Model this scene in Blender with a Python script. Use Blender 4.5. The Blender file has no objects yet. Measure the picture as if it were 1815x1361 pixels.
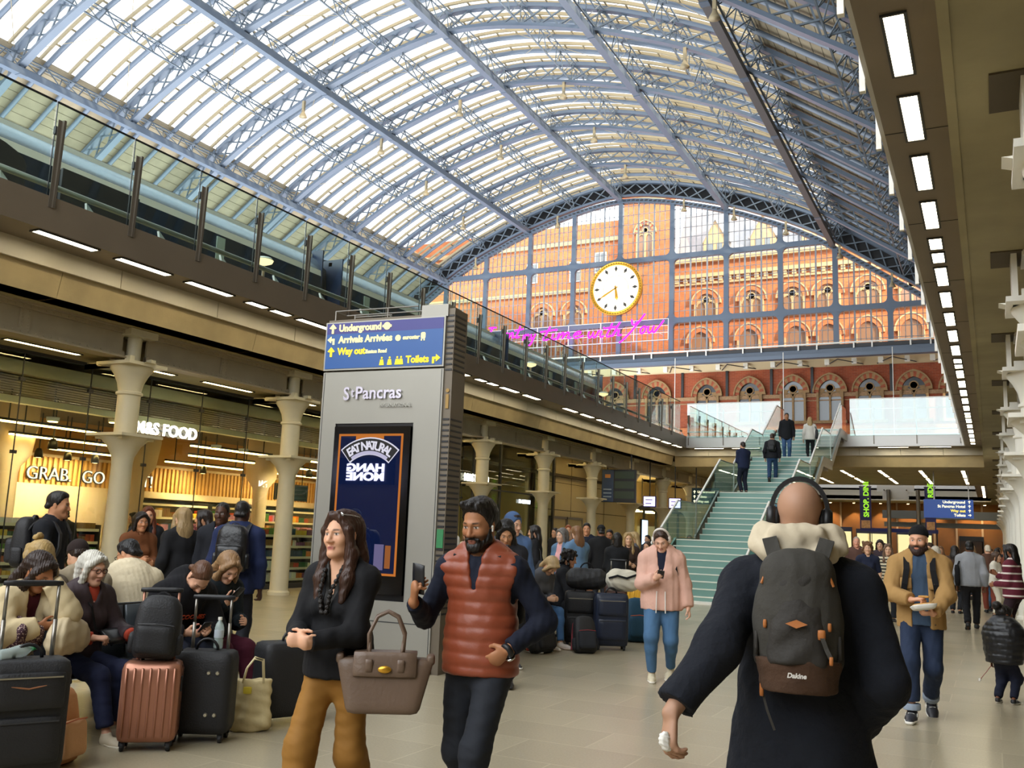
import bpy, bmesh, math, random
import numpy as np
from mathutils import Vector, Matrix
SC = bpy.context.scene
COL = SC.collection
random.seed(7); RNG = np.random.default_rng(7)
PI = math.pi; R_ = math.radians

# ------------------------------------------------------------------ camera
W_, H_ = 1815, 1361
EYE = 1.515
FPX = 1650.0
YAW, PITCH, ROLL = R_(27.34322563), R_(9.11674299), R_(2.22676184)
_F = np.array([-math.sin(YAW)*math.cos(PITCH), math.cos(YAW)*math.cos(PITCH), math.sin(PITCH)])
_R0 = np.array([math.cos(YAW), math.sin(YAW), 0.0]); _U0 = np.cross(_R0, _F)
_R = math.cos(ROLL)*_R0 + math.sin(ROLL)*_U0
_U = -math.sin(ROLL)*_R0 + math.cos(ROLL)*_U0
cd = bpy.data.cameras.new('camera'); cam = bpy.data.objects.new('camera', cd); COL.objects.link(cam)
cam.matrix_world = Matrix(((_R[0], _U[0], -_F[0], 0), (_R[1], _U[1], -_F[1], 0), (_R[2], _U[2], -_F[2], EYE), (0, 0, 0, 1)))
cd.sensor_fit = 'HORIZONTAL'; cd.sensor_width = 36.0; cd.lens = FPX/W_*36.0
cd.clip_start = 0.05; cd.clip_end = 600
SC.camera = cam

# ------------------------------------------------------------------ light
SC.view_settings.view_transform = 'Standard'; SC.view_settings.look = 'None'
SC.view_settings.gamma = 1.0; SC.view_settings.use_curve_mapping = False
SC.view_settings.exposure = 0.0
wd = bpy.data.worlds.new('world'); SC.world = wd; wd.use_nodes = True
_n = wd.node_tree.nodes; _l = wd.node_tree.links
_bg = _n['Background']; _bg.inputs['Color'].default_value = (0.93, 0.97, 1.0, 1); _bg.inputs['Strength'].default_value = 5.0
sd = bpy.data.lights.new('sun', 'SUN'); sd.energy = 8.5; sd.angle = R_(0.6); sd.color = (1.0, 0.82, 0.56)
sun = bpy.data.objects.new('sun', sd); COL.objects.link(sun)
sun.rotation_euler = Vector((0.80, -0.40, 0.31)).to_track_quat('Z', 'Y').to_euler()
try:
    SC.cycles.max_bounces = 8; SC.cycles.diffuse_bounces = 4; SC.cycles.glossy_bounces = 3
    SC.cycles.transparent_max_bounces = 40; SC.cycles.transmission_bounces = 4
    SC.cycles.sample_clamp_indirect = 6.0; SC.cycles.caustics_reflective = False; SC.cycles.caustics_refractive = False
    SC.cycles.use_denoising = True
except Exception:
    pass

# ------------------------------------------------------------------ helpers
def lin(c):
    if isinstance(c, str):
        c = [int(c[i:i+2], 16)/255 for i in (0, 2, 4)]
    return tuple((x/12.92 if x <= 0.04045 else ((x+0.055)/1.055)**2.4) for x in c)

MATS = {}
def mat(name, col=(0.5, 0.5, 0.5), rough=0.6, metal=0.0, var=0.0, vs=8.0, bump=0.0, bs=40.0, emit=0.0, spec=0.5, attr=False, stretch=None, sheen=0.0, coat=0.0):
    """A procedural surface: base colour with a little noise variation, optional bump."""
    if name in MATS: return MATS[name]
    m = bpy.data.materials.new(name); m.use_nodes = True
    nt = m.node_tree; n = nt.nodes; l = nt.links; p = n['Principled BSDF']
    c = lin(col)
    p.inputs['Base Color'].default_value = (*c, 1); p.inputs['Roughness'].default_value = rough
    p.inputs['Metallic'].default_value = metal; p.inputs['Specular IOR Level'].default_value = spec
    if sheen: p.inputs['Sheen Weight'].default_value = sheen
    if coat: p.inputs['Coat Weight'].default_value = coat
    tc = None
    if var or bump or attr:
        tc = n.new('ShaderNodeTexCoord'); src = tc.outputs['Object']
        if stretch:
            mp = n.new('ShaderNodeMapping'); mp.inputs['Scale'].default_value = stretch
            l.new(src, mp.inputs['Vector']); src = mp.outputs['Vector']
    cs = None
    if attr:
        a = n.new('ShaderNodeAttribute'); a.attribute_name = 'Col'; cs = a.outputs['Color']
    if var:
        t = n.new('ShaderNodeTexNoise'); t.inputs['Scale'].default_value = vs; t.inputs['Detail'].default_value = 4
        l.new(src, t.inputs['Vector'])
        mr = n.new('ShaderNodeMapRange'); mr.inputs[1].default_value = 0.25; mr.inputs[2].default_value = 0.75
        mr.inputs[3].default_value = 1-var; mr.inputs[4].default_value = 1+var
        l.new(t.outputs['Fac'], mr.inputs[0])
        mx = n.new('ShaderNodeVectorMath'); mx.operation = 'SCALE'
        if cs: l.new(cs, mx.inputs[0])
        else: mx.inputs[0].default_value = c
        l.new(mr.outputs[0], mx.inputs['Scale']); cs = mx.outputs[0]
    if cs: l.new(cs, p.inputs['Base Color'])
    if bump:
        t = n.new('ShaderNodeTexNoise'); t.inputs['Scale'].default_value = bs; t.inputs['Detail'].default_value = 3
        l.new(src, t.inputs['Vector'])
        b = n.new('ShaderNodeBump'); b.inputs['Strength'].default_value = min(1, bump); b.inputs['Distance'].default_value = 0.02
        l.new(t.outputs['Fac'], b.inputs['Height']); l.new(b.outputs['Normal'], p.inputs['Normal'])
    if emit:
        p.inputs['Emission Color'].default_value = (*c, 1); p.inputs['Emission Strength'].default_value = emit
    MATS[name] = m
    return m

def glass(name, tint=(0.9, 0.97, 0.95), refl=1.0, rough=0.0, base=0.0):
    """Thin pane: clear with a Fresnel mirror on top."""
    if name in MATS: return MATS[name]
    m = bpy.data.materials.new(name); m.use_nodes = True
    nt = m.node_tree; n = nt.nodes; l = nt.links; n.remove(n['Principled BSDF'])
    t = n.new('ShaderNodeBsdfTransparent'); t.inputs['Color'].default_value = (*tint, 1)
    g = n.new('ShaderNodeBsdfGlossy'); g.inputs['Roughness'].default_value = rough
    gm = n.new('ShaderNodeNewGeometry'); dt = n.new('ShaderNodeVectorMath'); dt.operation = 'DOT_PRODUCT'
    l.new(gm.outputs['Normal'], dt.inputs[0]); l.new(gm.outputs['Incoming'], dt.inputs[1])
    ab = n.new('ShaderNodeMath'); ab.operation = 'ABSOLUTE'; l.new(dt.outputs['Value'], ab.inputs[0])
    om = n.new('ShaderNodeMath'); om.operation = 'SUBTRACT'; om.inputs[0].default_value = 1.0; l.new(ab.outputs[0], om.inputs[1])
    pw = n.new('ShaderNodeMath'); pw.operation = 'POWER'; pw.inputs[1].default_value = 5.0; l.new(om.outputs[0], pw.inputs[0])
    ma = n.new('ShaderNodeMath'); ma.operation = 'MULTIPLY_ADD'; ma.inputs[1].default_value = 0.9*refl; ma.inputs[2].default_value = 0.04*refl+base
    ma.use_clamp = True
    l.new(pw.outputs[0], ma.inputs[0])
    mx = n.new('ShaderNodeMixShader'); l.new(ma.outputs[0], mx.inputs[0]); l.new(t.outputs[0], mx.inputs[1]); l.new(g.outputs[0], mx.inputs[2])
    l.new(mx.outputs[0], n['Material Output'].inputs['Surface'])
    MATS[name] = m
    return m

def emis(name, col, s):
    if name in MATS: return MATS[name]
    m = bpy.data.materials.new(name); m.use_nodes = True
    nt = m.node_tree; n = nt.nodes; n.remove(n['Principled BSDF'])
    e = n.new('ShaderNodeEmission'); e.inputs[0].default_value = (*lin(col), 1); e.inputs[1].default_value = s
    nt.links.new(e.outputs[0], n['Material Output'].inputs['Surface'])
    MATS[name] = m
    return m

class MB:
    """Collects faces of one mesh object."""
    def __init__(s): s.v = []; s.f = []; s.m = []
    def add(s, vs, fs, mi=0):
        b = len(s.v); s.v += [tuple(map(float, p)) for p in vs]
        s.f += [tuple(i+b for i in f) for f in fs]; s.m += [mi]*len(fs); return s
    def box(s, x0, x1, y0, y1, z0, z1, mi=0):
        v = [(x0, y0, z0), (x1, y0, z0), (x1, y1, z0), (x0, y1, z0), (x0, y0, z1), (x1, y0, z1), (x1, y1, z1), (x0, y1, z1)]
        return s.add(v, [(0, 3, 2, 1), (4, 5, 6, 7), (0, 1, 5, 4), (1, 2, 6, 5), (2, 3, 7, 6), (3, 0, 4, 7)], mi)
    def cbox(s, c, d, mi=0, rz=0.0, M=None):
        v = []
        for k in (-1, 1):
            for (i, j) in ((-1, -1), (1, -1), (1, 1), (-1, 1)):
                p = Vector((i*d[0]/2, j*d[1]/2, k*d[2]/2))
                if rz: p = Matrix.Rotation(rz, 3, 'Z') @ p
                if M is not None: p = M @ p
                v.append(p+Vector(c))
        return s.add(v, [(0, 3, 2, 1), (4, 5, 6, 7), (0, 1, 5, 4), (1, 2, 6, 5), (2, 3, 7, 6), (3, 0, 4, 7)], mi)
    def beam(s, p0, p1, w, h, up=(0, 0, 1), mi=0):
        p0 = Vector(p0); p1 = Vector(p1); d = (p1-p0).normalized(); up = Vector(up)
        sd_ = d.cross(up)
        if sd_.length < 1e-4: sd_ = d.cross(Vector((1, 0, 0)))
        sd_.normalize(); u = sd_.cross(d)
        v = []
        for p in (p0, p1):
            for (i, j) in ((-1, -1), (1, -1), (1, 1), (-1, 1)): v.append(p+sd_*(i*w/2)+u*(j*h/2))
        return s.add(v, [(0, 1, 2, 3), (7, 6, 5, 4), (0, 4, 5, 1), (1, 5, 6, 2), (2, 6, 7, 3), (3, 7, 4, 0)], mi)
    def tube(s, pts, r, n=8, mi=0, cap=True, closed=False):
        P = [Vector(p) for p in pts]; K = len(P)
        rr = r if hasattr(r, '__len__') else [r]*K
        vs = []; up = None
        for i in range(K):
            if closed: d = P[(i+1) % K]-P[i-1]
            else: d = P[min(i+1, K-1)]-P[max(i-1, 0)]
            d.normalize()
            if up is None:
                up = Vector((0, 0, 1)) if abs(d.z) < 0.9 else Vector((1, 0, 0))
            up = (up-d*up.dot(d))
            if up.length < 1e-5: up = d.orthogonal()
            up.normalize(); sd_ = d.cross(up)
            for k in range(n):
                a = 2*PI*k/n; vs.append(P[i]+(sd_*math.cos(a)+up*math.sin(a))*rr[i])
        fs = []
        for i in range(K if closed else K-1):
            j = (i+1) % K
            for k in range(n): fs.append((i*n+k, i*n+(k+1) % n, j*n+(k+1) % n, j*n+k))
        if cap and not closed: fs += [tuple(range(n-1, -1, -1)), tuple((K-1)*n+k for k in range(n))]
        return s.add(vs, fs, mi)
    def lathe(s, prof, c=(0, 0, 0), n=20, mi=0, M=None):
        vs = []; K = len(prof)
        for (r, z) in prof:
            for k in range(n):
                a = 2*PI*k/n; p = Vector((r*math.cos(a), r*math.sin(a), z))
                if M is not None: p = M @ p
                vs.append(p+Vector(c))
        fs = [(i*n+k, i*n+(k+1) % n, (i+1)*n+(k+1) % n, (i+1)*n+k) for i in range(K-1) for k in range(n)]
        fs += [tuple(range(n-1, -1, -1)), tuple((K-1)*n+k for k in range(n))]
        return s.add(vs, fs, mi)
    def prism(s, poly, ext, mi=0):
        P = [Vector(p) for p in poly]; e = Vector(ext); n = len(P)
        fs = [tuple(range(n-1, -1, -1)), tuple(range(n, 2*n))] + [(i, (i+1) % n, (i+1) % n+n, i+n) for i in range(n)]
        return s.add(P+[p+e for p in P], fs, mi)
    def quad(s, a, b, c, d, mi=0): return s.add([a, b, c, d], [(0, 1, 2, 3)], mi)
    def rbox(s, c, d, r, n=5, mi=0, M=None, fn=None):
        """Rounded box, optionally bent by fn(unit coords, point)."""
        d = Vector(d); idx = {}; vs = []; fs = []
        g = [i/n*2-1 for i in range(n+1)]
        def vid(u):
            k = tuple(round(x, 5) for x in u)
            if k not in idx:
                p = Vector((u[0]*d[0]/2, u[1]*d[1]/2, u[2]*d[2]/2))
                q = Vector([max(-d[i]/2+r, min(d[i]/2-r, p[i])) for i in range(3)])
                w = p-q
                if w.length > 1e-9: p = q+w.normalized()*r
                if fn: p = fn(u, p)
                if M is not None: p = M @ p
                idx[k] = len(vs); vs.append(p+Vector(c))
            return idx[k]
        for ax in range(3):
            for sg in (-1, 1):
                for i in range(n):
                    for j in range(n):
                        q = []
                        for (a, b) in ((i, j), (i+1, j), (i+1, j+1), (i, j+1)):
                            u = [0, 0, 0]; u[ax] = sg; u[(ax+1) % 3] = g[a]; u[(ax+2) % 3] = g[b]; q.append(vid(u))
                        fs.append(tuple(q) if sg > 0 else tuple(q[::-1]))
        return s.add(vs, fs, mi)
    def ball(s, c, r, n=12, mi=0, M=None):
        rr = r if hasattr(r, '__len__') else (r, r, r)
        prof = [(max(1e-4, math.sin(PI*i/(n//2))), -math.cos(PI*i/(n//2))) for i in range(n//2+1)]
        S = Matrix.Diagonal(Vector(rr)); 
        return s.lathe(prof, c, n, mi, (M @ S) if M is not None else S)
    def build(s, name, mats, parent=None, smooth=False, loc=None, angle=None):
        me = bpy.data.meshes.new(name)
        me.from_pydata(s.v, [], s.f)
        if not isinstance(mats, (list, tuple)): mats = [mats]
        for m in mats: me.materials.append(m)
        if len(mats) > 1: me.polygons.foreach_set('material_index', s.m)
        if smooth: me.polygons.foreach_set('use_smooth', [True]*len(s.f))
        me.update()
        o = bpy.data.objects.new(name, me); COL.objects.link(o)
        if parent is not None: o.parent = parent
        if loc is not None: o.location = loc
        if smooth and angle:
            try: me.set_sharp_from_angle(angle=R_(angle))
            except Exception: pass
        return o

def tag(o, label=None, cat=None, group=None, kind=None):
    if label: o['label'] = label
    if cat: o['category'] = cat
    if group: o['group'] = group
    if kind: o['kind'] = kind
    return o
def thing(name, label, cat, loc=(0, 0, 0), rz=0.0, group=None):
    o = bpy.data.objects.new(name, None); COL.objects.link(o); o.empty_display_size = 0.1
    o.location = loc; o.rotation_euler = (0, 0, rz)
    return tag(o, label, cat, group)
def struct(name, b, m, label=None, smooth=False, angle=None):
    o = b.build(name, m, smooth=smooth, angle=angle); o['kind'] = 'structure'
    if label: o['label'] = label
    return o
def kids(o): return [c for c in bpy.data.objects if c.parent is o]
def dup(root, loc, rz=None, label=None, swap=None):
    """Copy a thing and its parts (and their sub-parts); swap replaces materials by name."""
    def cp(o, par):
        c = o.copy(); COL.objects.link(c)
        if par is not None: c.parent = par
        if swap and o.type == 'MESH':
            for i, sl in enumerate(c.material_slots):
                if sl.material and sl.material.name in swap:
                    sl.link = 'OBJECT'; sl.material = swap[sl.material.name]
        for ch in CH.get(o.name, ()): cp(ch, c)
        return c
    CH = {}
    for ch in bpy.data.objects:
        if ch.parent is not None: CH.setdefault(ch.parent.name, []).append(ch)
    r = cp(root, None); r.location = loc
    if rz is not None: r.rotation_euler = (0, 0, rz)
    if label: r['label'] = label
    return r

FONT = None
def text_mb(txt, size, depth=0.01, bold=0.0, align='LEFT', shear=0.0, sx=1.0, resol=3):
    """Text as mesh vertices in the XZ plane (reads along +X, faces -Y)."""
    cu = bpy.data.curves.new('t', 'FONT'); cu.body = txt; cu.size = size; cu.extrude = depth/2; cu.offset = bold
    cu.align_x = align; cu.shear = shear; cu.resolution_u = resol
    o = bpy.data.objects.new('t', cu); COL.objects.link(o)
    dg = bpy.context.evaluated_depsgraph_get(); dg.update()
    me = bpy.data.meshes.new_from_object(o.evaluated_get(dg))
    vs = [(v.co.x*sx, v.co.z*-1, v.co.y) for v in me.vertices]; fs = [tuple(p.vertices) for p in me.polygons]
    bpy.data.objects.remove(o); bpy.data.curves.remove(cu); bpy.data.meshes.remove(me)
    b = MB(); b.v = vs; b.f = fs; b.m = [0]*len(fs)
    return b
def place(b, origin, xdir, updir=(0, 0, 1), mirror=False):
    """Move a flat text mesh: +X to xdir, +Z to updir."""
    x = Vector(xdir).normalized(); u = Vector(updir).normalized(); y = u.cross(x)
    o = Vector(origin)
    b.v = [tuple(o+x*(-p[0] if mirror else p[0])+y*p[1]+u*p[2]) for p in b.v]
    if mirror: b.f = [f[::-1] for f in b.f]
    return b
def merge(*bs):
    r = MB()
    for b in bs:
        k = len(r.v); r.v += b.v; r.f += [tuple(i+k for i in f) for f in b.f]; r.m += b.m
    return r

# ================================================================== materials
CREAM = mat('cream_iron_paint', 'cfc6a8', 0.45, var=0.05, vs=3)
PILDAY = mat('daylit_iron_paint', 'f2eee2', 0.4, var=0.03, vs=3)  # column cream whitened for the near row, standing in for daylight from the void
GIRD = mat('girder_paint', 'a3967c', 0.5, var=0.08, vs=2.5)
BRONZE = mat('bronze_panel', '7c6f5e', 0.4, metal=0.35, var=0.08, vs=1.2)
PANEL = mat('white_metal_panel', 'c9bfa8', 0.4, var=0.04, vs=2)
STEELP = mat('pale_steel_panel', 'bdb9b4', 0.35, metal=0.3, var=0.03, vs=2)
CONC = mat('concrete_slab', 'b09c72', 0.75, var=0.16, vs=1.6, bump=0.15, bs=20)
SOFF = mat('concrete_soffit', 'a0946e', 0.7, var=0.14, vs=1.5, bump=0.2, bs=9)
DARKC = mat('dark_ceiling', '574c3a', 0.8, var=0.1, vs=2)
STEEL = mat('brushed_steel', '8f8b84', 0.35, metal=0.85, var=0.05, vs=6)
POSTM = mat('bronze_post', '6f675c', 0.4, metal=0.6)
RIBP = mat('blue_rib_paint', '5d6a7b', 0.36, var=0.05, vs=0.8)
RIBD = mat('lattice_paint', '67737f', 0.42)
CREAMG = mat('cream_gutter', '9c8f72', 0.6)
BOARD = mat('roof_boarding', '8a7f69', 0.8, var=0.12, vs=1.5)
GLZ = glass('roof_glass', (0.46, 0.465, 0.475), 0.5)
GLB = glass('balustrade_glass', (0.86, 0.95, 0.91), 1.0)
GLS = glass('shop_glass', (0.86, 0.91, 0.87), 0.9)
GLG = glass('gable_glass', (0.95, 0.96, 0.96), 0.8, 0.02)
LAMP = emis('lamp_strip', 'fff0cc', 15.0)
LAMPW = emis('lamp_strip_warm', 'ffdf9a', 28.0)
LAMPF = emis('lamp_far', 'ffe9c0', 12.0)
BLACK = mat('black_metal', '17171a', 0.45)
DARKG = mat('dark_grey', '2f3033', 0.5)
WHITE = mat('white_paint', 'e9e6de', 0.5)
CHROME = mat('chrome', 'd8d8d8', 0.18, metal=1.0)
BLUE = mat('sign_blue', '1c4688', 0.35)
NAVYS = mat('sign_navy', '2d2f78', 0.35)
SIGNY = emis('sign_yellow', 'ffe14a', 1.5)
SIGNW = emis('sign_white', 'fff6c8', 1.6)

def stone_floor():
    m = bpy.data.materials.new('stone_floor'); m.use_nodes = True
    nt = m.node_tree; n = nt.nodes; l = nt.links; p = n['Principled BSDF']
    tc = n.new('ShaderNodeTexCoord'); br = n.new('ShaderNodeTexBrick')
    br.inputs['Scale'].default_value = 1.0; br.inputs['Brick Width'].default_value = 0.9; br.inputs['Row Height'].default_value = 0.6
    br.inputs['Mortar Size'].default_value = 0.006; br.offset = 0.5
    c = lin('aa9f86')
    br.inputs['Color1'].default_value = (*[x*1.04 for x in c], 1); br.inputs['Color2'].default_value = (*[x*0.92 for x in c], 1)
    br.inputs['Mortar'].default_value = (*[x*1.14 for x in c], 1)
    l.new(tc.outputs['Object'], br.inputs['Vector'])
    t = n.new('ShaderNodeTexNoise'); t.inputs['Scale'].default_value = 0.7; t.inputs['Detail'].default_value = 2
    l.new(tc.outputs['Object'], t.inputs['Vector'])
    t2 = n.new('ShaderNodeTexNoise'); t2.inputs['Scale'].default_value = 60; t2.inputs['Detail'].default_value = 2
    l.new(tc.outputs['Object'], t2.inputs['Vector'])
    ad = n.new('ShaderNodeMath'); ad.operation = 'ADD'; l.new(t.outputs['Fac'], ad.inputs[0]); l.new(t2.outputs['Fac'], ad.inputs[1])
    mr = n.new('ShaderNodeMapRange'); mr.inputs[1].default_value = 0.6; mr.inputs[2].default_value = 1.4; mr.inputs[3].default_value = 0.9; mr.inputs[4].default_value = 1.1
    l.new(ad.outputs[0], mr.inputs[0])
    v = n.new('ShaderNodeVectorMath'); v.operation = 'SCALE'; l.new(br.outputs['Color'], v.inputs[0]); l.new(mr.outputs[0], v.inputs['Scale'])
    l.new(v.outputs[0], p.inputs['Base Color'])
    r = n.new('ShaderNodeMapRange'); r.inputs[1].default_value = 0.3; r.inputs[2].default_value = 0.7; r.inputs[3].default_value = 0.24; r.inputs[4].default_value = 0.32
    p.inputs['Roughness'].default_value = 0.27
    return m
FLOORM = stone_floor()

# ================================================================== ground storey shell
Y0, YV = -14.0, 41.0            # the void runs from behind the viewer to the bridge
XL, XR = -12.2, -0.82           # its two edges at platform level
ZS, ZT, ZB = 5.65, 6.17, 4.93   # underside of the edge, platform level, underside of the slab
struct('floor', MB().box(-26, 9, Y0, 92, -0.2, 0), FLOORM)
struct('wall_north', MB().box(-26, 9, Y0-0.3, Y0, 0, ZT), PANEL)
struct('wall_outer', MB().box(-26.2, -26, Y0, 92, 0, ZT), PANEL)
struct('wall_west', MB().box(8.8, 9, Y0, 92, 0, ZT), PANEL)
struct('trim_1', MB().box(XL-0.12, XL, Y0, YV, ZS, ZT), BRONZE, 'bronze edge fascia of the far platform')
b = MB().box(-12.95, XL-0.12, Y0, YV+0.9, ZS, ZS+0.06)
struct('trim_2', b, BRONZE)
b = MB()
y = Y0
while y < YV+0.8:
    y1 = min(y+2.23, YV+0.8); b.box(-13.0, -12.95, y+0.008, y1-0.008, 5.34, ZS); y = y1
struct('trim_3', b, PANEL)
b = MB()
y = 11.77-4.47*6+2.2
while y < YV+0.9:
    y1 = min(y+4.47, YV+0.9); yy = max(y, Y0)
    b.prism([(-13.05, yy+0.006, 5.36), (-13.14, yy+0.006, ZB), (-13.6, yy+0.006, ZB), (-13.6, yy+0.006, 5.36)], (0, y1-yy-0.012, 0)); y = y1
struct('trim_4', b, CONC)
struct('ceiling_1', MB().box(-26, -13.14, Y0, 92, ZB, ZB+0.2), SOFF)
struct('ceiling_2', MB().box(-26, XL-0.12, Y0, 92, ZT-0.2, ZT), SOFF)
b = MB().box(-15.32, -14.25, Y0, 27.2, 4.42, 4.6).box(-14.35, -14.25, Y0, 27.2, 4.6, ZB)
struct('ceiling_3', b, SOFF)
# right-hand platform above the viewer
struct('ceiling_4', MB().box(XR, -0.17, Y0, YV+0.9, ZS, ZS+0.06), BRONZE)
struct('trim_5', MB().box(XR-0.04, XR, Y0, YV, ZS, ZT), STEELP)
b = MB().box(-0.17, 9, Y0, 92, 4.86, 5.2).box(-0.19, -0.12, Y0, YV+0.9, 4.84, ZS)
struct('ceiling_5', b, SOFF)
struct('ceiling_6', MB().box(XR, 9, Y0, 92, ZT-0.2, ZT), SOFF)
b = MB()
y = Y0
while y < YV: b.box(XR+0.005, -0.175, y, y+0.012, ZS-0.004, ZS+0.001); y += 2.95
struct('trim_6', b, BLACK)

# ------------------------------------------------------------------ light strips along both edges
def strip(name, x, ya, yb, z, w, label, group, m=LAMP):
    t = thing(name, label, 'light', (x, (ya+yb)/2, z), 0, group)
    L = yb-ya
    MB().box(-w/2, w/2, -L/2, L/2, -0.012, 0.0).build('diffuser', m, t)
    f = MB()
    for s in (-1, 1):
        f.box(s*(w/2+0.012)-0.012, s*(w/2+0.012)+0.012, -L/2-0.02, L/2+0.02, -0.02, 0.002)
        f.box(-w/2, w/2, s*(L/2+0.012)-0.012, s*(L/2+0.012)+0.012, -0.02, 0.002)
    f.build('frame', DARKG, t)
    return t
def strip_pattern(y0, ya, yb):
    out = []; k = math.floor((ya-y0)/8.87)-1
    while y0+k*8.87 < yb:
        p = y0+k*8.87
        for (a, L) in [(0, .49), (.68, .49)]+[(1.46+1.478*i, 1.04) for i in range(5)]:
            if p+a >= ya and p+a+L <= yb: out.append((p+a, p+a+L))
        k += 1
    return out
ORD = ['first', 'second', 'third', 'fourth', 'fifth', 'sixth', 'seventh', 'eighth', 'ninth', 'tenth', 'eleventh', 'twelfth', 'thirteenth', 'fourteenth', 'fifteenth', 'sixteenth', 'seventeenth', 'eighteenth', 'nineteenth', 'twentieth']
def ordn(i):
    if i < 20: return ORD[i]
    t, u = divmod(i+1, 10)
    tens = {2: 'twent', 3: 'thirt', 4: 'fort', 5: 'fift'}[t]
    return tens+('ieth' if u == 0 else 'y-'+ORD[u-1])
for i, (ya, yb) in enumerate(strip_pattern(13.23, 5.5, YV)):
    strip('ceiling_light', -0.54, ya, yb, ZS, 0.15, ('short' if yb-ya < 0.8 else 'long')+' warm light strip, %s from the near end of the row above the near pillars' % ordn(i), 'light strips under the near platform edge')
n = 0
for (ya, yb) in strip_pattern(12.92, 7.5, YV):
    if 26.0 < (ya+yb)/2 < 27.2: continue
    strip('ceiling_light', -12.36, ya, yb, ZS, 0.17, ('short' if yb-ya < 0.8 else 'long')+' light strip under the far platform edge, %s from the near end' % ordn(n), 'light strips under the far platform edge'); n += 1
n = 0
for k in range(-2, 8):
    yc = 11.77+4.47*k
    for (a, L) in ((1.0, 0.62), (2.42, 1.44)):
        ya = yc+a
        if ya > 38 or ya < 3: continue
        strip('ceiling_light', -14.62, ya, ya+L, 4.42 if ya < 27 else 4.9, 0.13, 'light strip on the low ceiling behind the columns, %s from the near end' % ordn(n), 'light strips in front of the shop glass', LAMPW); n += 1

# ------------------------------------------------------------------ cast-iron columns and girders
def column_parts(b):
    b.lathe([(0.24, 0), (0.24, 0.06), (0.2, 0.1), (0.195, 1.2), (0.18, 2.5), (0.2, 2.62), (0.29, 2.8), (0.42, 2.93), (0.44, 2.96)], n=20)
    b.cbox((0, 0, 2.985), (0.92, 0.92, 0.05)); b.cbox((0, 0, 2.94), (0.7, 0.7, 0.06))
    b.lathe([(0.2, 3.0), (0.2, 3.72), (0.235, 3.74), (0.235, 3.78), (0.2, 3.8), (0.23, 3.95), (0.3, 4.1), (0.37, 4.2), (0.38, 4.25)], n=20)
    b.cbox((0, 0, 4.28), (0.86, 0.86, 0.06))
    for s in (-1, 1):
        b.prism([(s*0.3, -0.12, 4.25), (s*0.3, -0.12, 4.31), (s*0.5, -0.12, 4.31)], (0, 0.24, 0))
    b.lathe([(0.13, 4.3), (0.13, 4.82)], n=14)
    for (i, j) in ((-1, -1), (1, -1), (1, 1), (-1, 1)): b.cbox((i*0.2, j*0.24, 4.36), (0.14, 0.1, 0.12))
    b.cbox((0, 0, 4.86), (0.5, 0.62, 0.12))
    return b
colmesh = None
def column(x, y, label, wing):
    global colmesh
    b = column_parts(MB())
    if wing:
        for s in (-1, 1): b.prism([(-0.3, s*0.3, 4.30), (0.1, s*0.3, 4.30), (0.1, s*0.3, 4.2), (-0.3, s*0.3, 4.2)], (-0.6, s*0.0, 0))
        b.prism([(-0.2, -0.4, 4.22), (-1.0, -0.18, 4.29), (-1.0, 0.18, 4.29), (-0.2, 0.4, 4.22)], (0, 0, 0.06))
    else:
        b.cbox((-0.33, 0, 4.55), (0.06, 0.5, 0.6))
    o = b.build('column', CREAM if wing else PILDAY, smooth=True, angle=40); o.location = (x, y, 0)
    tag(o, label, 'column', 'cast-iron columns', 'structure')
XC = -13.94
for k in range(-2, 11):
    y = 11.77+4.47*k
    column(XC, y, 'cream cast-iron column with two flared capitals, %s along the shop fronts' % ordn(k+2), True)
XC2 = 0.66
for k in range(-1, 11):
    column(XC2, 11.77+4.47*k, 'daylight-brightened cast-iron pillar of the near row, %s from the viewer' % ordn(k+1), False)
def girder(x, y0, y1):
    b = MB()
    b.box(x-0.02, x+0.02, y0, y1, 4.40, 4.90)
    b.box(x-0.17, x+0.17, y0, y1, 4.37, 4.40); b.box(x-0.17, x+0.17, y0, y1, 4.90, 4.93)
    b.box(x-0.05, x+0.09, y0, y1, 4.40, 4.49); b.box(x-0.05, x+0.09, y0, y1, 4.83, 4.90)
    ym = (y0+y1)/2
    b.box(x-0.05, x+0.06, ym-0.09, ym+0.09, 4.40, 4.90)
    yy = y0+0.06
    while yy < y1:
        for z in (4.445, 4.865): b.lathe([(0.016, 0.0), (0.012, 0.012)], (x+0.09, yy, z), 6, M=Matrix.Rotation(PI/2, 3, 'Y'))
        for z in (4.44, ): b.lathe([(0.016, 0), (0.012, 0.012)], (x+0.13, yy, 4.40), 6)
        yy += 0.14
    for z in np.arange(4.5, 4.85, 0.06):
        for d in (-0.055, 0.055): b.lathe([(0.015, 0), (0.011, 0.012)], (x+0.06, ym+d, z), 6, M=Matrix.Rotation(PI/2, 3, 'Y'))
    return b
for k in range(-2, 10):
    y = 11.77+4.47*k
    o = struct('beam', girder(XC, y+0.27, y+4.2), GIRD, 'riveted iron girder between two columns')

# dark fixing pockets in the right-hand soffit
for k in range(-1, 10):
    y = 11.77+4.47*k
    struct('trim_7', MB().box(0.1, 0.42, y-0.33, y+0.33, 4.845, 4.862), DARKC)

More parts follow.
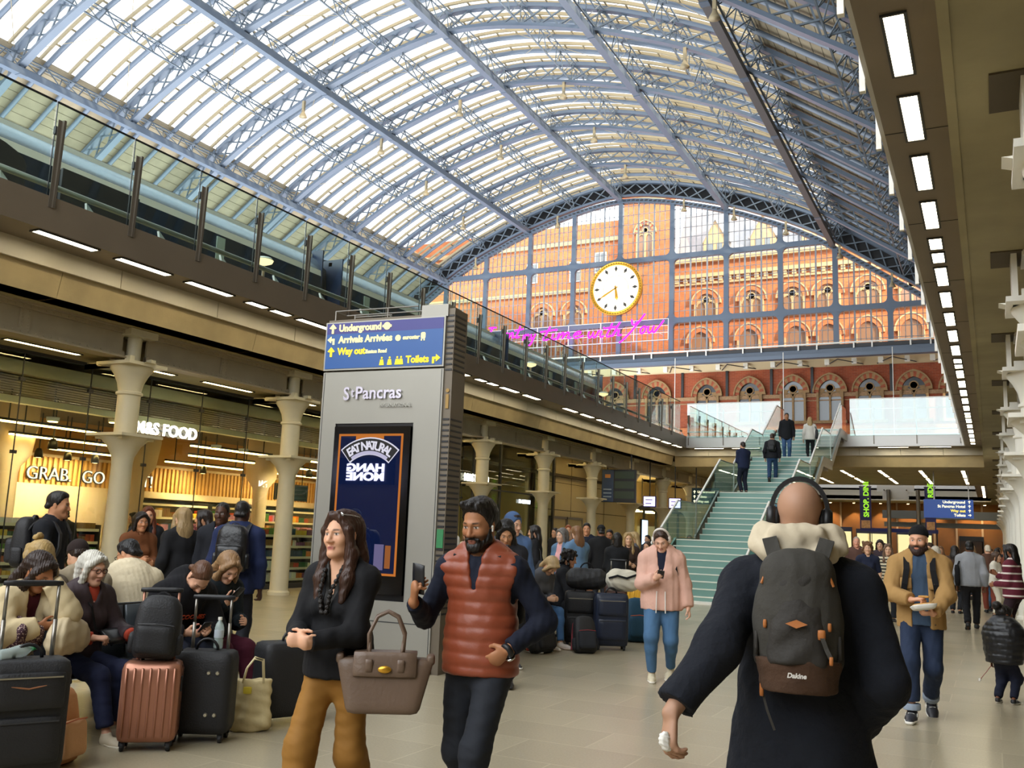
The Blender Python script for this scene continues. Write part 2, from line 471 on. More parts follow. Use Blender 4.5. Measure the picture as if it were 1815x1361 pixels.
# ------------------------------------------------------------------ balustrades at platform level
def balus(y0, y1, x, side, posts, labelrow):
    pass
PY = [8.58-1.44*3+1.44*i for i in range(0, 26)]
for i, y in enumerate(PY):
    if y > 40.2: break
    t = thing('balustrade_post', 'flat bronze balustrade post of the far platform, %s from the near end' % ordn(i), 'post', (XL, y, 6.0), 0, 'balustrade posts of the far platform')
    MB().prism([(0.0, -0.02, 0.0), (0.035, -0.02, 0.0), (0.07, -0.02, 1.36), (0.0, -0.02, 1.36)], (0, 0.04, 0)).build('flat_bar', POSTM, t)
    MB().prism([(0.0, -0.075, 0.0), (0.012, -0.075, 0.0), (0.012, -0.075, 1.36), (0.0, -0.075, 1.36)], (0, 0.06, 0)).build('backing_plate', POSTM, t)
    MB().box(-0.05, 0.0, -0.10, -0.02, 1.13, 1.25).build('glass_clamp', DARKG, t)
    p = MB().box(-0.05, -0.035, -0.09, 1.33, 0.18, 1.63).build('glass_pane', GLB, t)
    MB().box(-0.055, -0.03, -0.085, -0.078, 0.18, 1.63).build('joint', BLACK, t)
    MB().box(-0.055, -0.03, -0.09, 1.33, 1.63, 1.655).build('edge_cap', BLACK, t)
t = thing('toe_rail', 'round grey steel rail low behind the far balustrade glass', 'rail', (XL-0.2, 0, 6.4))
MB().tube([(0, 3, 0), (0, 40.9, 0)], 0.045, 10).build('rail_tube', STEEL, t, True)
for i in range(27):
    y = 3.55+1.44*i
    MB().prism([(-0.02, y, -0.04), (0.10, y-0.07, -0.23), (0.10, y+0.09, -0.23)], (-0.05, 0, 0)).build('bracket', STEELP, t)
n = 0
for k in range(0, 28):
    y = 6.96+1.36*k
    if y > 40: break
    o = MB().prism([(0, -0.03, 0.0), (0, 0.03, 0.0), (0, 0.03, 0.75), (0, -0.0, 0.75)], (0.05, 0, 0)).build('balustrade_post', WHITE)
    o.location = (XR-0.09, y, ZS-0.12)
    tag(o, 'white balustrade post foot on the near platform edge, %s from the viewer' % ordn(n), 'post', 'balustrade posts of the near platform'); n += 1
    g = None
t = thing('glass_balustrade', 'glass balustrade standing on the near platform edge', 'balustrade', (XR-0.03, 0, 6.1))
MB().box(-0.012, 0.0, 5, 40, 0.2, 1.5).build('glass_pane', GLB, t)

# globe lamps glimpsed on the platform
def globe(x, y, z, lab):
    t = thing('globe_lamp', lab, 'lamp', (x, y, ZT), 0, 'platform globe lamps')
    MB().lathe([(0.05, 0), (0.04, 0.1), (0.03, z-ZT-0.12)], n=10).build('post', POSTM, t, True)
    MB().lathe([(0.05, -0.1), (0.17, -0.05), (0.19, 0.0), (0.10, 0.045)], (0, 0, z-ZT), 16).build('bowl', emis('globe_glow', 'ffd9a0', 2.2), t, True)
    MB().lathe([(0.2, 0.0), (0.15, 0.05), (0.03, 0.075)], (0, 0, z-ZT), 16).build('cap', WHITE, t, True)
globe(-13.1, 14.05, 6.85, 'cream globe lamp behind the balustrade, nearest of the platform lamps')
globe(-13.1, 26.6, 6.95, 'cream globe lamp behind the balustrade, between the middle posts')
globe(-13.1, 33.0, 6.95, 'cream globe lamp behind the balustrade, furthest along the train')
# ================================================================== the great arched roof
XCEN = -31.5
_half = [(0, 34.9), (5.4, 34.1), (10.9, 32.5), (13.4, 31.5), (16.2, 30.3), (19.1, 28.7), (21.4, 27.1), (25.1, 24.5), (27.1, 23.1), (30, 20.7), (33, 17.3), (35, 14), (36.3, 10), (36.6, 6.2)]
def _arch():
    p = [(-d, z) for d, z in _half[::-1]]+[(d, z) for d, z in _half[1:]]
    P = np.array(p); out = []
    for i in range(len(P)-1):
        a = P[max(i-1, 0)]; b = P[i]; c = P[i+1]; d = P[min(i+2, len(P)-1)]
        for t in np.linspace(0, 1, 12, endpoint=False):
            out.append(0.5*((2*b)+(-a+c)*t+(2*a-5*b+4*c-d)*t*t+(-a+3*b-3*c+d)*t**3))
    out.append(P[-1]); out = np.array(out)
    for _ in range(12):
        out[1:-1] = (out[:-2]+2*out[1:-1]+out[2:])/4
    s = np.concatenate([[0], np.cumsum(np.linalg.norm(np.diff(out, axis=0), axis=1))])
    N = 72; u = np.linspace(0, s[-1], N+1)
    q = np.stack([np.interp(u, s, out[:, 0]), np.interp(u, s, out[:, 1])], 1)
    t = np.gradient(q, axis=0); t /= np.linalg.norm(t, axis=1)[:, None]
    return q, np.stack([-t[:, 1], t[:, 0]], 1)
ARC, NRM = _arch()                       # points (dx, z) and outward normals
def arcp(i, off, y): return (XCEN+ARC[i, 0]+NRM[i, 0]*off, y, ARC[i, 1]+NRM[i, 1]*off)
def arc_at(dx, off=0.0):
    i = np.interp(dx, ARC[:, 0], np.arange(len(ARC)))
    k = int(min(i, len(ARC)-2)); f = i-k
    p = ARC[k]*(1-f)+ARC[k+1]*f; n = NRM[k]*(1-f)+NRM[k+1]*f
    return XCEN+p[0]+n[0]*off, p[1]+n[1]*off
NA = len(ARC)
DEPTH = 1.35
def sweep_arc(b, off, y, w, h, i0=0, i1=None, mi=0):
    """A box-section chord swept along the arch (w along Y, h along the normal)."""
    i1 = NA-1 if i1 is None else i1
    vs = []; fs = []
    for i in range(i0, i1+1):
        for (a, c) in ((-w/2, -h/2), (w/2, -h/2), (w/2, h/2), (-w/2, h/2)): vs.append(arcp(i, off+c, y+a))
    K = i1-i0+1
    for i in range(K-1):
        for k in range(4): fs.append((i*4+k, (i+1)*4+k, (i+1)*4+(k+1) % 4, i*4+(k+1) % 4))
    fs += [(0, 1, 2, 3), ((K-1)*4+3, (K-1)*4+2, (K-1)*4+1, (K-1)*4)]
    return b.add(vs, fs, mi)
def tube_arc(b, off, y, r, i0=0, i1=None, n=8):
    i1 = NA-1 if i1 is None else i1
    return b.tube([arcp(i, off, y) for i in range(i0, i1+1)], r, n)
RIBY = [82.9-8.34*k for k in range(0, 11)]
for k, y in enumerate(RIBY):
    t = thing('roof_rib', ('blue lattice roof rib against the clock gable' if k == 0 else 'blue lattice roof rib, %s out from the clock gable' % ordn(k-1)), 'roof rib', (XCEN, y, 0), 0, 'lattice ribs of the arched roof')
    def put(b, name, m):
        b.v = [(p[0]-XCEN, p[1]-y, p[2]) for p in b.v]; return b.build(name, m, t, True, angle=50)
    b = sweep_arc(MB(), 0, y, 0.46, 0.22); put(b, 'inner_chord', RIBP)
    b = MB(); sweep_arc(b, DEPTH, y, 0.46, 0.26); put(b, 'outer_chord', RIBP)
    b = MB()
    for i in range(0, NA-1):
        b.beam(arcp(i, 0.1, y-0.05), arcp(i+1, DEPTH-0.12, y-0.05), 0.08, 0.1); b.beam(arcp(i+1, 0.1, y+0.05), arcp(i, DEPTH-0.12, y+0.05), 0.08, 0.1)
    put(b, 'lattice', RIBD)
# rafters between the ribs, with cream gutters
G0 = int(np.argmin(abs(ARC[:, 0]+19.4))); G1 = int(np.argmin(abs(ARC[:, 0]-19.9)))
n = 0
for k in range(len(RIBY)-1):
    for j in (1, 2, 3):
        y = RIBY[k]-8.34*j/4
        t = thing('roof_rafter', 'slim blue rafter with cream gutter under the roof glass, %s out from the clock gable' % ordn(n), 'rafter', (XCEN, y, 0), 0, 'rafters between the ribs'); n += 1
        def put(b, name, m):
            b.v = [(p[0]-XCEN, p[1]-y, p[2]) for p in b.v]; return b.build(name, m, t, True, angle=50)
        put(tube_arc(MB(), DEPTH+0.02, y, 0.16, 0, NA-1, 8), 'rafter_tube', RIBP)
        b = MB(); sweep_arc(b, DEPTH+0.42, y-0.32, 0.13, 0.2, G0, G1); sweep_arc(b, DEPTH+0.42, y+0.32, 0.13, 0.2, G0, G1)
        for i in range(G0, G1+1): b.beam(arcp(i, DEPTH+0.36, y-0.30), arcp(i, DEPTH+0.36, y+0.30), 0.09, 0.10)
        put(b, 'gutter', CREAMG)
for k, y in enumerate(RIBY):
    b = MB(); sweep_arc(b, DEPTH+0.42, y-0.36, 0.13, 0.2, G0, G1); sweep_arc(b, DEPTH+0.42, y+0.36, 0.13, 0.2, G0, G1)
    for i in range(G0, G1+1): b.beam(arcp(i, DEPTH+0.36, y-0.34), arcp(i, DEPTH+0.36, y+0.34), 0.09, 0.10)
    struct('trim_8', b, CREAMG)
# roof glass and its thin bars, then the boarded haunches
b = MB(); vs = []; fs = []
for i in range(G0, G1+1):
    for y in (RIBY[-1]-6, 83.2): vs.append(arcp(i, DEPTH+0.62, y))
for i in range(G1-G0): fs.append((2*i, 2*i+2, 2*i+3, 2*i+1))
b.add(vs, fs); struct('ceiling_7', b, GLZ, 'glazed crown of the arched roof')
for nm, (i0, i1) in (('ceiling_8', (0, G0)), ('ceiling_9', (G1, NA-1))):
    b = MB(); vs = []; fs = []
    for i in range(i0, i1+1):
        for (y, o) in ((RIBY[-1]-6, DEPTH+0.3), (83.2, DEPTH+0.3), (83.2, DEPTH+0.5), (RIBY[-1]-6, DEPTH+0.5)): vs.append(arcp(i, o, y))
    for i in range(i1-i0):
        for k in range(4): fs.append((i*4+k, (i+1)*4+k, (i+1)*4+(k+1) % 4, i*4+(k+1) % 4))
    fs += [(0, 1, 2, 3), tuple((i1-i0)*4+k for k in (3, 2, 1, 0))]
    b.add(vs, fs); struct(nm, b, BOARD, 'brown boarded haunch of the arched roof')
    b = MB()
    for i in range(i0, i1):
        for f in (0, 0.5):
            a = arcp(i, DEPTH+0.285, 0); c = arcp(i+1, DEPTH+0.285, 0)
            x = a[0]*(1-f)+c[0]*f; z = a[2]*(1-f)+c[2]*f
            b.beam((x, RIBY[-1]-6, z), (x, 82.9, z), 0.014, 0.012)
    struct('trim_10', b, DARKC)
# purlins: lattice girders running the length of the roof, box beams under every second one
YA = RIBY[-1]-4; n = 0
for q, dx in enumerate((-31.5, -25.6, -19.85, -15.0, -10.2, -5.0, 0.0, 5.4, 10.7, 15.4, 20.2, 25.6)):
    x0, z0 = arc_at(dx, 0.12); x1, z1 = arc_at(dx, DEPTH-0.1)
    t = thing('roof_purlin', 'pale lattice purlin running the length of the roof, %s up from the train side' % ordn(q), 'purlin', (x0, 0, z0), 0, 'lattice purlins of the roof')
    ex, ez = x1-x0, z1-z0
    MB().beam((0, YA, 0), (0, 82.9, 0), 0.09, 0.09).build('bottom_chord', RIBD, t)
    MB().beam((ex-0.2, YA, ez), (ex-0.2, 82.9, ez), 0.07, 0.07).beam((ex+0.2, YA, ez), (ex+0.2, 82.9, ez), 0.07, 0.07).build('top_chord', RIBD, t)
    b = MB()
    y = 82.9; s = 1
    while y-0.695 > YA:
        b.beam((0, y, 0), (ex+0.2*s, y-0.695, ez), 0.06, 0.06); b.beam((ex+0.2*s, y-0.695, ez), (0, y-1.39, 0), 0.06, 0.06)
        b.beam((ex-0.2, y, ez), (ex+0.2, y-0.695, ez), 0.04, 0.04); b.beam((ex+0.2, y-0.695, ez), (ex-0.2, y-1.39, ez), 0.04, 0.04)
        y -= 1.39; s = -s
    b.build('lacing', RIBD, t)
for q, dx in enumerate((-19.85, -10.2, 0.0, 10.7, 20.2)):
    x0, z0 = arc_at(dx, -0.42)
    t = thing('walkway_beam', 'long box beam slung under the ribs, %s up from the train side' % ordn(q), 'beam', (x0, 0, z0), 0, 'box beams slung under the ribs')
    MB().box(-0.22, 0.22, YA, 82.6, -0.21, 0.21).build('box_section', RIBP if q < 4 else mat('shaded_beam_paint', '5c5a5c', 0.5), t)  # last beam gets a darker colour that stands in for shading
    b = MB()
    for y in RIBY: b.box(-0.24, 0.24, y-0.22, y+0.22, -0.25, -0.19); b.box(-0.05, 0.05, y-0.1, y+0.1, 0.2, 0.45)
    b.build('hanger', RIBP, t)
# thin tie rods crossing the bays
b = MB()
for k in range(len(RIBY)-1):
    for d0 in (-19.8, -10.2, 0.0, 10.7):
        a = arc_at(d0, DEPTH); c = arc_at(d0+9.6, DEPTH)
        b.tube([(a[0], RIBY[k], a[1]), (c[0], RIBY[k+1], c[1])], 0.02, 4); b.tube([(a[0], RIBY[k+1], a[1]), (c[0], RIBY[k], c[1])], 0.02, 4)
o = b.build('tie_rods', CREAMG); tag(o, 'thin diagonal tie rods crossing between the roof ribs', 'tie rods', kind='structure')
# bell-shaped lamps hanging from the ribs
n = 0
for k, dxs in ((0, (-16.2, -6.8, 6.5, 11.3, 16.0, 20.6, 24.8)), (1, (-13, -4.8, 3.6)), (2, (-12, -4.6, 4.0)), (3, (-11, -3.8, 5)), (4, (-12, 16.6)), (5, (20.6,)), (6, (20.6, 16)), (7, (20.4,))):
    for dx in dxs:
        x, z = arc_at(dx, -0.15)
        t = thing('roof_floodlight', 'small cream lamp under the %s, %s from the train side' % ('gable rib' if k == 0 else '%s rib out from the clock' % ordn(k-1), ordn(dxs.index(dx))), 'lamp', (x, RIBY[k]-0.2, z), 0, 'lamps under the ribs'); n += 1
        MB().box(-0.09, 0.09, -0.09, 0.09, -0.75, 0.05).build('gear_box', CREAMG, t)
        MB().lathe([(0.1, 0), (0.14, -0.15), (0.28, -0.42), (0.30, -0.48)][::-1], (0, 0, -0.7), 14).build('shade', CREAMG, t, True)

# ================================================================== the glazed gable
YG = 82.9
MULL = [-51.2, -46.4, -41.3, -36.4, -31.45, -26.2, -21.0, -16.1, -11.4, -7.0, -2.4, 2.2]
Z3, Z2, Z1, ZR = 28.1, 21.87, 18.16, 18.78
def arch_z(x, off=-0.75):
    i = np.interp(x-XCEN, ARC[:, 0]+NRM[:, 0]*off, np.arange(NA)); k = int(min(i, NA-2)); f = i-k
    return (ARC[k, 1]+NRM[k, 1]*off)*(1-f)+(ARC[k+1, 1]+NRM[k+1, 1]*off)*f
b = MB()
for x in MULL:
    zt = arch_z(x)
    if zt > Z1: b.box(x-0.22, x+0.22, YG-0.2, YG+0.2, Z1-0.25, zt+0.3)
for z in (Z3, Z2, Z1):
    xs = [x for x in np.linspace(-68, 5, 400) if arch_z(x) > z]
    b.box(min(xs)-0.3, max(xs)+0.3, YG-0.215, YG+0.215, z-0.24, z+0.24)
b.box(-67, 4.6, YG-0.45, YG+0.3, Z1-0.55, Z1-0.2)
for x in MULL:
    for z in (Z3, Z2, Z1):
        if arch_z(x) < z: continue
        for sx in (-1, 1):
            for sz in ((-1, 1) if z > Z1 else (1,)):
                if arch_z(x+sx*0.9) < z+sz*0.5: continue
                c = (x+sx*0.2, YG-0.18, z+sz*0.22)
                b.prism([c, (c[0]+sx*0.5, c[1], c[2]), (c[0]+sx*0.22, c[1], c[2]+sz*0.1), (c[0]+sx*0.1, c[1], c[2]+sz*0.22), (c[0], c[1], c[2]+sz*0.5)], (0, 0.36, 0))
o = struct('window_1', b, RIBP, 'blue iron frame of the glazed gable behind the clock')
b = MB(); sweep_arc(b, -0.55, YG, 0.5, 0.42, 8, NA-9)
struct('trim_11', b, RIBP)
b = MB()
for i in range(10, NA-10):
    for f in (0.0, 0.33, 0.66):
        p = np.array(arcp(i, -0.55, YG-0.27))*(1-f)+np.array(arcp(i+1, -0.55, YG-0.27))*f
        b.cbox(p, (0.3, 0.03, 0.12))
struct('trim_12', b, DARKG)
# panes: one glass sheet under the arch, and the fine bars
b = MB(); xs = np.linspace(-67.0, 4.0, 60)
vs = []
for x in xs: vs += [(x, YG+0.05, Z1), (x, YG+0.05, max(Z1, arch_z(x, -0.5)))]
b.add(vs, [(2*i, 2*i+2, 2*i+3, 2*i+1) for i in range(len(xs)-1)])
struct('window_2', b, GLG, 'glass of the clock gable')
BAR = mat('gable_bar', '8a8f96', 0.5)
b = MB()
for k in range(len(MULL)-1):
    x0, x1 = MULL[k]+0.22, MULL[k+1]-0.22
    for j in range(1, 9):
        x = x0+(x1-x0)*j/9; zt = arch_z(x); w = 0.075 if j % 3 == 0 else 0.028
        if zt > Z1+0.5: b.box(x-w, x+w, YG-0.06, YG+0.04, Z1+0.2, zt)
for z in list(np.arange(Z1+0.95, Z2-0.5, 0.95))+list(np.arange(Z2+0.9, Z3-0.4, 0.95))+list(np.arange(Z3+0.9, 34.2, 0.95)):
    xx = [x for x in np.linspace(-66, 4, 500) if arch_z(x) > z]
    if xx: b.box(min(xx), max(xx), YG-0.05, YG+0.03, z-0.022, z+0.022)
struct('window_3', b, BAR, 'fine glazing bars of the clock gable')
t = thing('gable_handrail', 'long pale rail along the foot of the glazed gable', 'rail', (-31, YG-0.5, Z1))
MB().box(-34, 33, -0.05, 0.05, 0.55, 0.68).build('top_rail', WHITE, t)
b = MB()
for k in range(len(MULL)-1):
    for f in (1/3, 2/3):
        x = MULL[k]+(MULL[k+1]-MULL[k])*f+31; MB().box(x-0.06, x+0.06, -0.05, 0.05, 0.1, 0.55).build('upright', WHITE, t)
MB().box(-34, 33, 0.1, 0.18, 0.2, 0.52).build('kick_panel', DARKG, t)
b = MB()
vs = []; fs = []
for i in range(6, NA-6): vs += [arcp(i, 0.0, YG+0.45), arcp(i, DEPTH+0.9, YG+0.45)]
b.add(vs, [(2*i, 2*i+2, 2*i+3, 2*i+1) for i in range(len(vs)//2-1)]); struct('wall_gable', b, BLACK, 'dark infill behind the end rib')

# ------------------------------------------------------------------ clock
CX, CZ, CR = -31.6, 25.33, 2.66
GOLD = mat('gold_leaf', 'e0a93a', 0.3, metal=0.7, var=0.2, vs=9)
FACE = mat('clock_face', 'fff4dc', 0.5, emit=0.55)
t = thing('station_clock', 'huge round clock with cream face and gilded rim hung on the gable', 'clock', (CX, YG-0.7, CZ))
MX = Matrix.Rotation(PI/2, 3, 'X')
MB().lathe([(CR-0.3, -0.3), (CR-0.3, 0.0)], n=64, M=MX).build('dial', FACE, t)
b = MB().lathe([(CR-0.34, -0.25), (CR-0.34, 0.03), (CR-0.28, 0.08), (CR-0.22, 0.03), (CR-0.08, 0.03), (CR-0.03, 0.1), (CR, 0.06), (CR, -0.3)], n=72, M=MX)
b.build('rim', GOLD, t, True)
b = MB()
for i in range(60):
    a = 2*PI*i/60; b.ball((math.sin(a)*(CR-0.15), -0.06, math.cos(a)*(CR-0.15)), 0.055, 6)
b.build('rim_studs', mat('old_gold', '8a6420', 0.4, metal=0.6), t, True)
HD = mat('clock_marker', '33302c', 0.5)
for i in range(12):
    a = 2*PI*i/12; c = Vector((math.sin(a), 0, math.cos(a))); s = Vector((math.cos(a), 0, -math.sin(a))); y = Vector((0, -0.02, 0))
    MB().prism([c*1.66+y, c*1.95+s*0.15+y, c*2.24+y, c*1.95-s*0.15+y], (0, -0.03, 0)).build('hour_marker', HD, t)
b = MB().lathe([(1.27, 0.01), (1.3, 0.015), (1.3, 0.0)], n=48, M=MX)
rg = []
for i in range(48):
    a = 2*PI*i/48; rg.append((math.sin(a)*1.28, -0.015, math.cos(a)*1.28))
MB().tube(rg, 0.018, 5, closed=True).build('inner_ring', mat('pale_grey_line', 'c9b98e', 0.6), t)
def hand(ang, L, w, nm):
    c = Vector((math.sin(ang), 0, math.cos(ang))); s = Vector((math.cos(ang), 0, -math.sin(ang))); y = Vector((0, -0.08, 0))
    MB().prism([c*-0.25+s*w*.5+y, c*L*.7+s*w+y, c*L+y, c*L*.7-s*w+y, c*-0.25-s*w*.5+y], (0, -0.04, 0)).build(nm, GOLD, t)
hand(R_(240), 1.9, 0.085, 'minute_hand'); hand(R_(172), 1.25, 0.13, 'hour_hand')
MB().ball((math.sin(R_(172))*0.95, -0.1, math.cos(R_(172))*0.95), (0.16, 0.05, 0.16), 12).build('hour_hand_boss', GOLD, t, True)

# ------------------------------------------------------------------ neon handwriting: I want my time with You
NEON = emis('neon_pink', 'ff1ee0', 5.5)
LET = {
 'I': (0.55, [[(0.0, 1.9), (0.5, 2.0), (0.9, 1.9)], [(0.5, 2.0), (0.3, 1.0), (0.1, 0.0)], [(-0.3, 0.0), (0.1, 0.0), (0.5, 0.1)]]),
 'w': (1.15, [[(0.0, 0.9), (0.05, 0.3), (0.25, 0.0), (0.45, 0.3), (0.5, 0.8), (0.55, 0.3), (0.75, 0.0), (0.95, 0.4), (1.0, 0.95), (1.15, 0.85)]]),
 'a': (0.95, [[(0.7, 0.85), (0.3, 0.9), (0.0, 0.45), (0.2, 0.0), (0.55, 0.25), (0.7, 0.85), (0.7, 0.2), (0.95, 0.1)]]),
 'n': (0.95, [[(0.0, 0.9), (0.05, 0.0), (0.15, 0.6), (0.45, 0.9), (0.6, 0.6), (0.6, 0.1), (0.95, 0.15)]]),
 't': (0.75, [[(0.4, 1.9), (0.3, 0.9), (0.2, 0.15), (0.4, 0.0), (0.7, 0.15)], [(-0.3, 1.2), (0.4, 1.3), (1.1, 1.4)]]),
 'm': (1.25, [[(0.0, 0.9), (0.05, 0.0), (0.15, 0.6), (0.35, 0.9), (0.45, 0.5), (0.45, 0.05), (0.6, 0.7), (0.8, 0.9), (0.9, 0.5), (0.9, 0.1), (1.2, 0.15)]]),
 'y': (0.95, [[(0.0, 0.9), (0.1, 0.3), (0.35, 0.1), (0.6, 0.5), (0.7, 0.9), (0.5, 0.0), (0.2, -0.8), (-0.1, -0.9)]]),
 'i': (0.5, [[(0.1, 0.9), (0.1, 0.2), (0.25, 0.0), (0.5, 0.15)], [(0.2, 1.3), (0.28, 1.4)]]),
 'e': (0.85, [[(0.05, 0.4), (0.5, 0.6), (0.45, 0.9), (0.15, 0.8), (0.05, 0.35), (0.3, 0.0), (0.85, 0.3)]]),
 'h': (0.95, [[(0.35, 2.0), (0.15, 1.0), (0.0, 0.0), (0.2, 0.7), (0.45, 0.9), (0.55, 0.5), (0.55, 0.1), (0.95, 0.15)]]),
 'Y': (1.3, [[(0.0, 1.9), (0.2, 1.3), (0.5, 1.2), (0.9, 1.6)], [(1.5, 2.5), (0.9, 1.4), (0.2, 0.2), (-0.6, -0.8), (-0.9, -1.0)]]),
 'o': (0.85, [[(0.4, 0.9), (0.05, 0.6), (0.15, 0.05), (0.5, 0.1), (0.6, 0.6), (0.4, 0.9), (0.85, 0.7)]]),
 'u': (1.2, [[(0.0, 0.9), (0.05, 0.3), (0.25, 0.0), (0.55, 0.3), (0.65, 0.9), (0.65, 0.2), (0.9, 0.1), (1.4, 0.9), (1.7, 1.5)]]),
 ' ': (0.4, [])}
t = thing('neon_sign', 'pink neon handwriting glowing under the clock', 'neon sign', (0, YG-1.1, 20.25))
def smooth_line(P):
    P = [np.array(p) for p in P]
    if len(P) < 3: return P
    o = []
    for i in range(len(P)-1):
        a = P[max(i-1, 0)]; b_ = P[i]; c = P[i+1]; d = P[min(i+2, len(P)-1)]
        for q in np.linspace(0, 1, 5, endpoint=False): o.append(0.5*(2*b_+(-a+c)*q+(2*a-5*b_+4*c-d)*q*q+(-a+3*b_-3*c+d)*q**3))
    return o+[P[-1]]
def word(txt, x0, x1, size, zb):
    Wd = sum(LET[c][0]+0.08 for c in txt); sc = (x1-x0)/Wd; b = MB(); x = 0
    for c in txt:
        for st in LET[c][1]:
            b.tube([(x0+(x+p[0]+0.22*p[1])*sc, 0, zb+p[1]*size) for p in smooth_line(st)], 0.075, 6)
        x += LET[c][0]+0.08
    return b.build('neon_word', NEON, t, True)
word('I', -45.6, -45.0, 0.6, 0.8); word('want', -44.6, -41.6, 0.62, 0.75); word('my', -41.3, -39.8, 0.62, 0.45)
word('time', -39.3, -34.7, 0.72, 0.30); word('with', -34.3, -30.7, 0.68, 0.25); word('You', -30.1, -27.2, 0.75, 0.35)
b = MB()
for z in (-0.35, 0.35, 1.0, 1.65): b.box(-46.5, -26.2, 0.12, 0.16, z-0.02, z+0.02)
for x in np.linspace(-46.5, -26.2, 7): b.box(x-0.03, x+0.03, 0.1, 0.18, -0.35, 1.65)
b.build('sign_frame', WHITE, t)
b = MB()
for x in (-45, -39, -33, -27): b.box(x-0.03, x+0.03, 0.16, 0.92, 0.3, 0.36)
b.build('bracket', WHITE, t)

# ================================================================== brick hotel seen through and below the gable
def brick(name, c1, c2, mort):
    m = bpy.data.materials.new(name); m.use_nodes = True; nt = m.node_tree; n_ = nt.nodes; l = nt.links; p = n_['Principled BSDF']
    tc = n_.new('ShaderNodeTexCoord'); mp = n_.new('ShaderNodeMapping'); mp.inputs['Rotation'].default_value = (PI/2, 0, 0)
    br = n_.new('ShaderNodeTexBrick'); br.inputs['Scale'].default_value = 1.0; br.inputs['Brick Width'].default_value = 0.46; br.inputs['Row Height'].default_value = 0.15; br.inputs['Mortar Size'].default_value = 0.008
    for k, c in (('Color1', c1), ('Color2', c2), ('Mortar', mort)): br.inputs[k].default_value = (*lin(c), 1)
    l.new(tc.outputs['Object'], mp.inputs['Vector']); l.new(mp.outputs[0], br.inputs['Vector'])
    t_ = n_.new('ShaderNodeTexNoise'); t_.inputs['Scale'].default_value = 0.7; l.new(tc.outputs['Object'], t_.inputs['Vector'])
    mr = n_.new('ShaderNodeMapRange'); mr.inputs[1].default_value = 0.3; mr.inputs[2].default_value = 0.7; mr.inputs[3].default_value = 0.85; mr.inputs[4].default_value = 1.12
    l.new(t_.outputs['Fac'], mr.inputs[0]); v = n_.new('ShaderNodeVectorMath'); v.operation = 'SCALE'
    l.new(br.outputs['Color'], v.inputs[0]); l.new(mr.outputs[0], v.inputs['Scale']); l.new(v.outputs[0], p.inputs['Base Color']); p.inputs['Roughness'].default_value = 0.85
    return m
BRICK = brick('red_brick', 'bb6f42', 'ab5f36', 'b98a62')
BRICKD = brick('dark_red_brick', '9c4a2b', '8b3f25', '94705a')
STONE = mat('pale_stone', 'b89a72', 0.8, var=0.1, vs=3)
STONEB = mat('buff_stone', 'b08e66', 0.85, var=0.15, vs=5)
WDARK = mat('window_dark', '2a2c30', 0.15)
WGREY = mat('window_grey', '6e757a', 0.15)
YF = 95.0
b = MB().box(-75, -36, YF, YF+1, 0, 37).box(-36, -30, YF-0.6, YF+1, 0, 46).box(-30, 20, YF, YF+1, 0, 31.2)
struct('wall_south', b, BRICK, 'sunlit brick hotel front seen through the gable glass')
b = MB().box(-30, 20, YF-0.45, YF, 29.3, 29.7).box(-30, 20, YF-0.25, YF, 28.55, 28.8).box(-30, 20, YF-0.5, YF+0.2, 31.0, 31.4)
for x in np.arange(-29.6, 12, 0.95): b.box(x, x+0.42, YF-0.35, YF, 28.8, 29.3)
b.box(-75, 20, YF-0.25, YF, 24.45, 24.7).box(-75, -36, YF-0.3, YF, 28.9, 29.3).box(-75, -36, YF-0.3, YF, 34.6, 35.1).box(-36.2, -29.8, YF-0.8, YF-0.6, 38.5, 39)
struct('trim_13', b, STONE)
ROOFS = mat('slate_roof', '8b8a8c', 0.6, var=0.1, vs=2)
b = MB().prism([(-30, YF+0.6, 31.2), (20, YF+0.6, 31.2), (20, YF+5, 38.5), (-30, YF+5, 38.5)], (0, 0.4, 0)); struct('roof_south', b, ROOFS, 'slate roof of the hotel')
def arch_pts(w, hs, k, n=10, pointed=0.25):
    """Outline of an arched opening: half-width w, springing hs, slightly pointed."""
    r = w*(1+pointed); pts = []
    for i in range(n+1):
        a = math.acos((r-w)/r)*i/n if pointed else PI/2*i/n
        pts.append((r*math.cos(a)-(r-w), hs+r*math.sin(a)))
    return pts+[(-x, z) for (x, z) in pts[-2::-1]]
def ring(b, w0, w1, hs, y, d, seg, pt, pick):
    a = arch_pts(w0, hs, 0, seg, pt); c = arch_pts(w1, hs, 0, seg, pt)
    for i in range(len(a)-1):
        b.prism([(a[i][0], y, a[i][1]), (c[i][0], y, c[i][1]), (c[i+1][0], y, c[i+1][1]), (a[i+1][0], y, a[i+1][1])], (0, d, 0), pick(i))
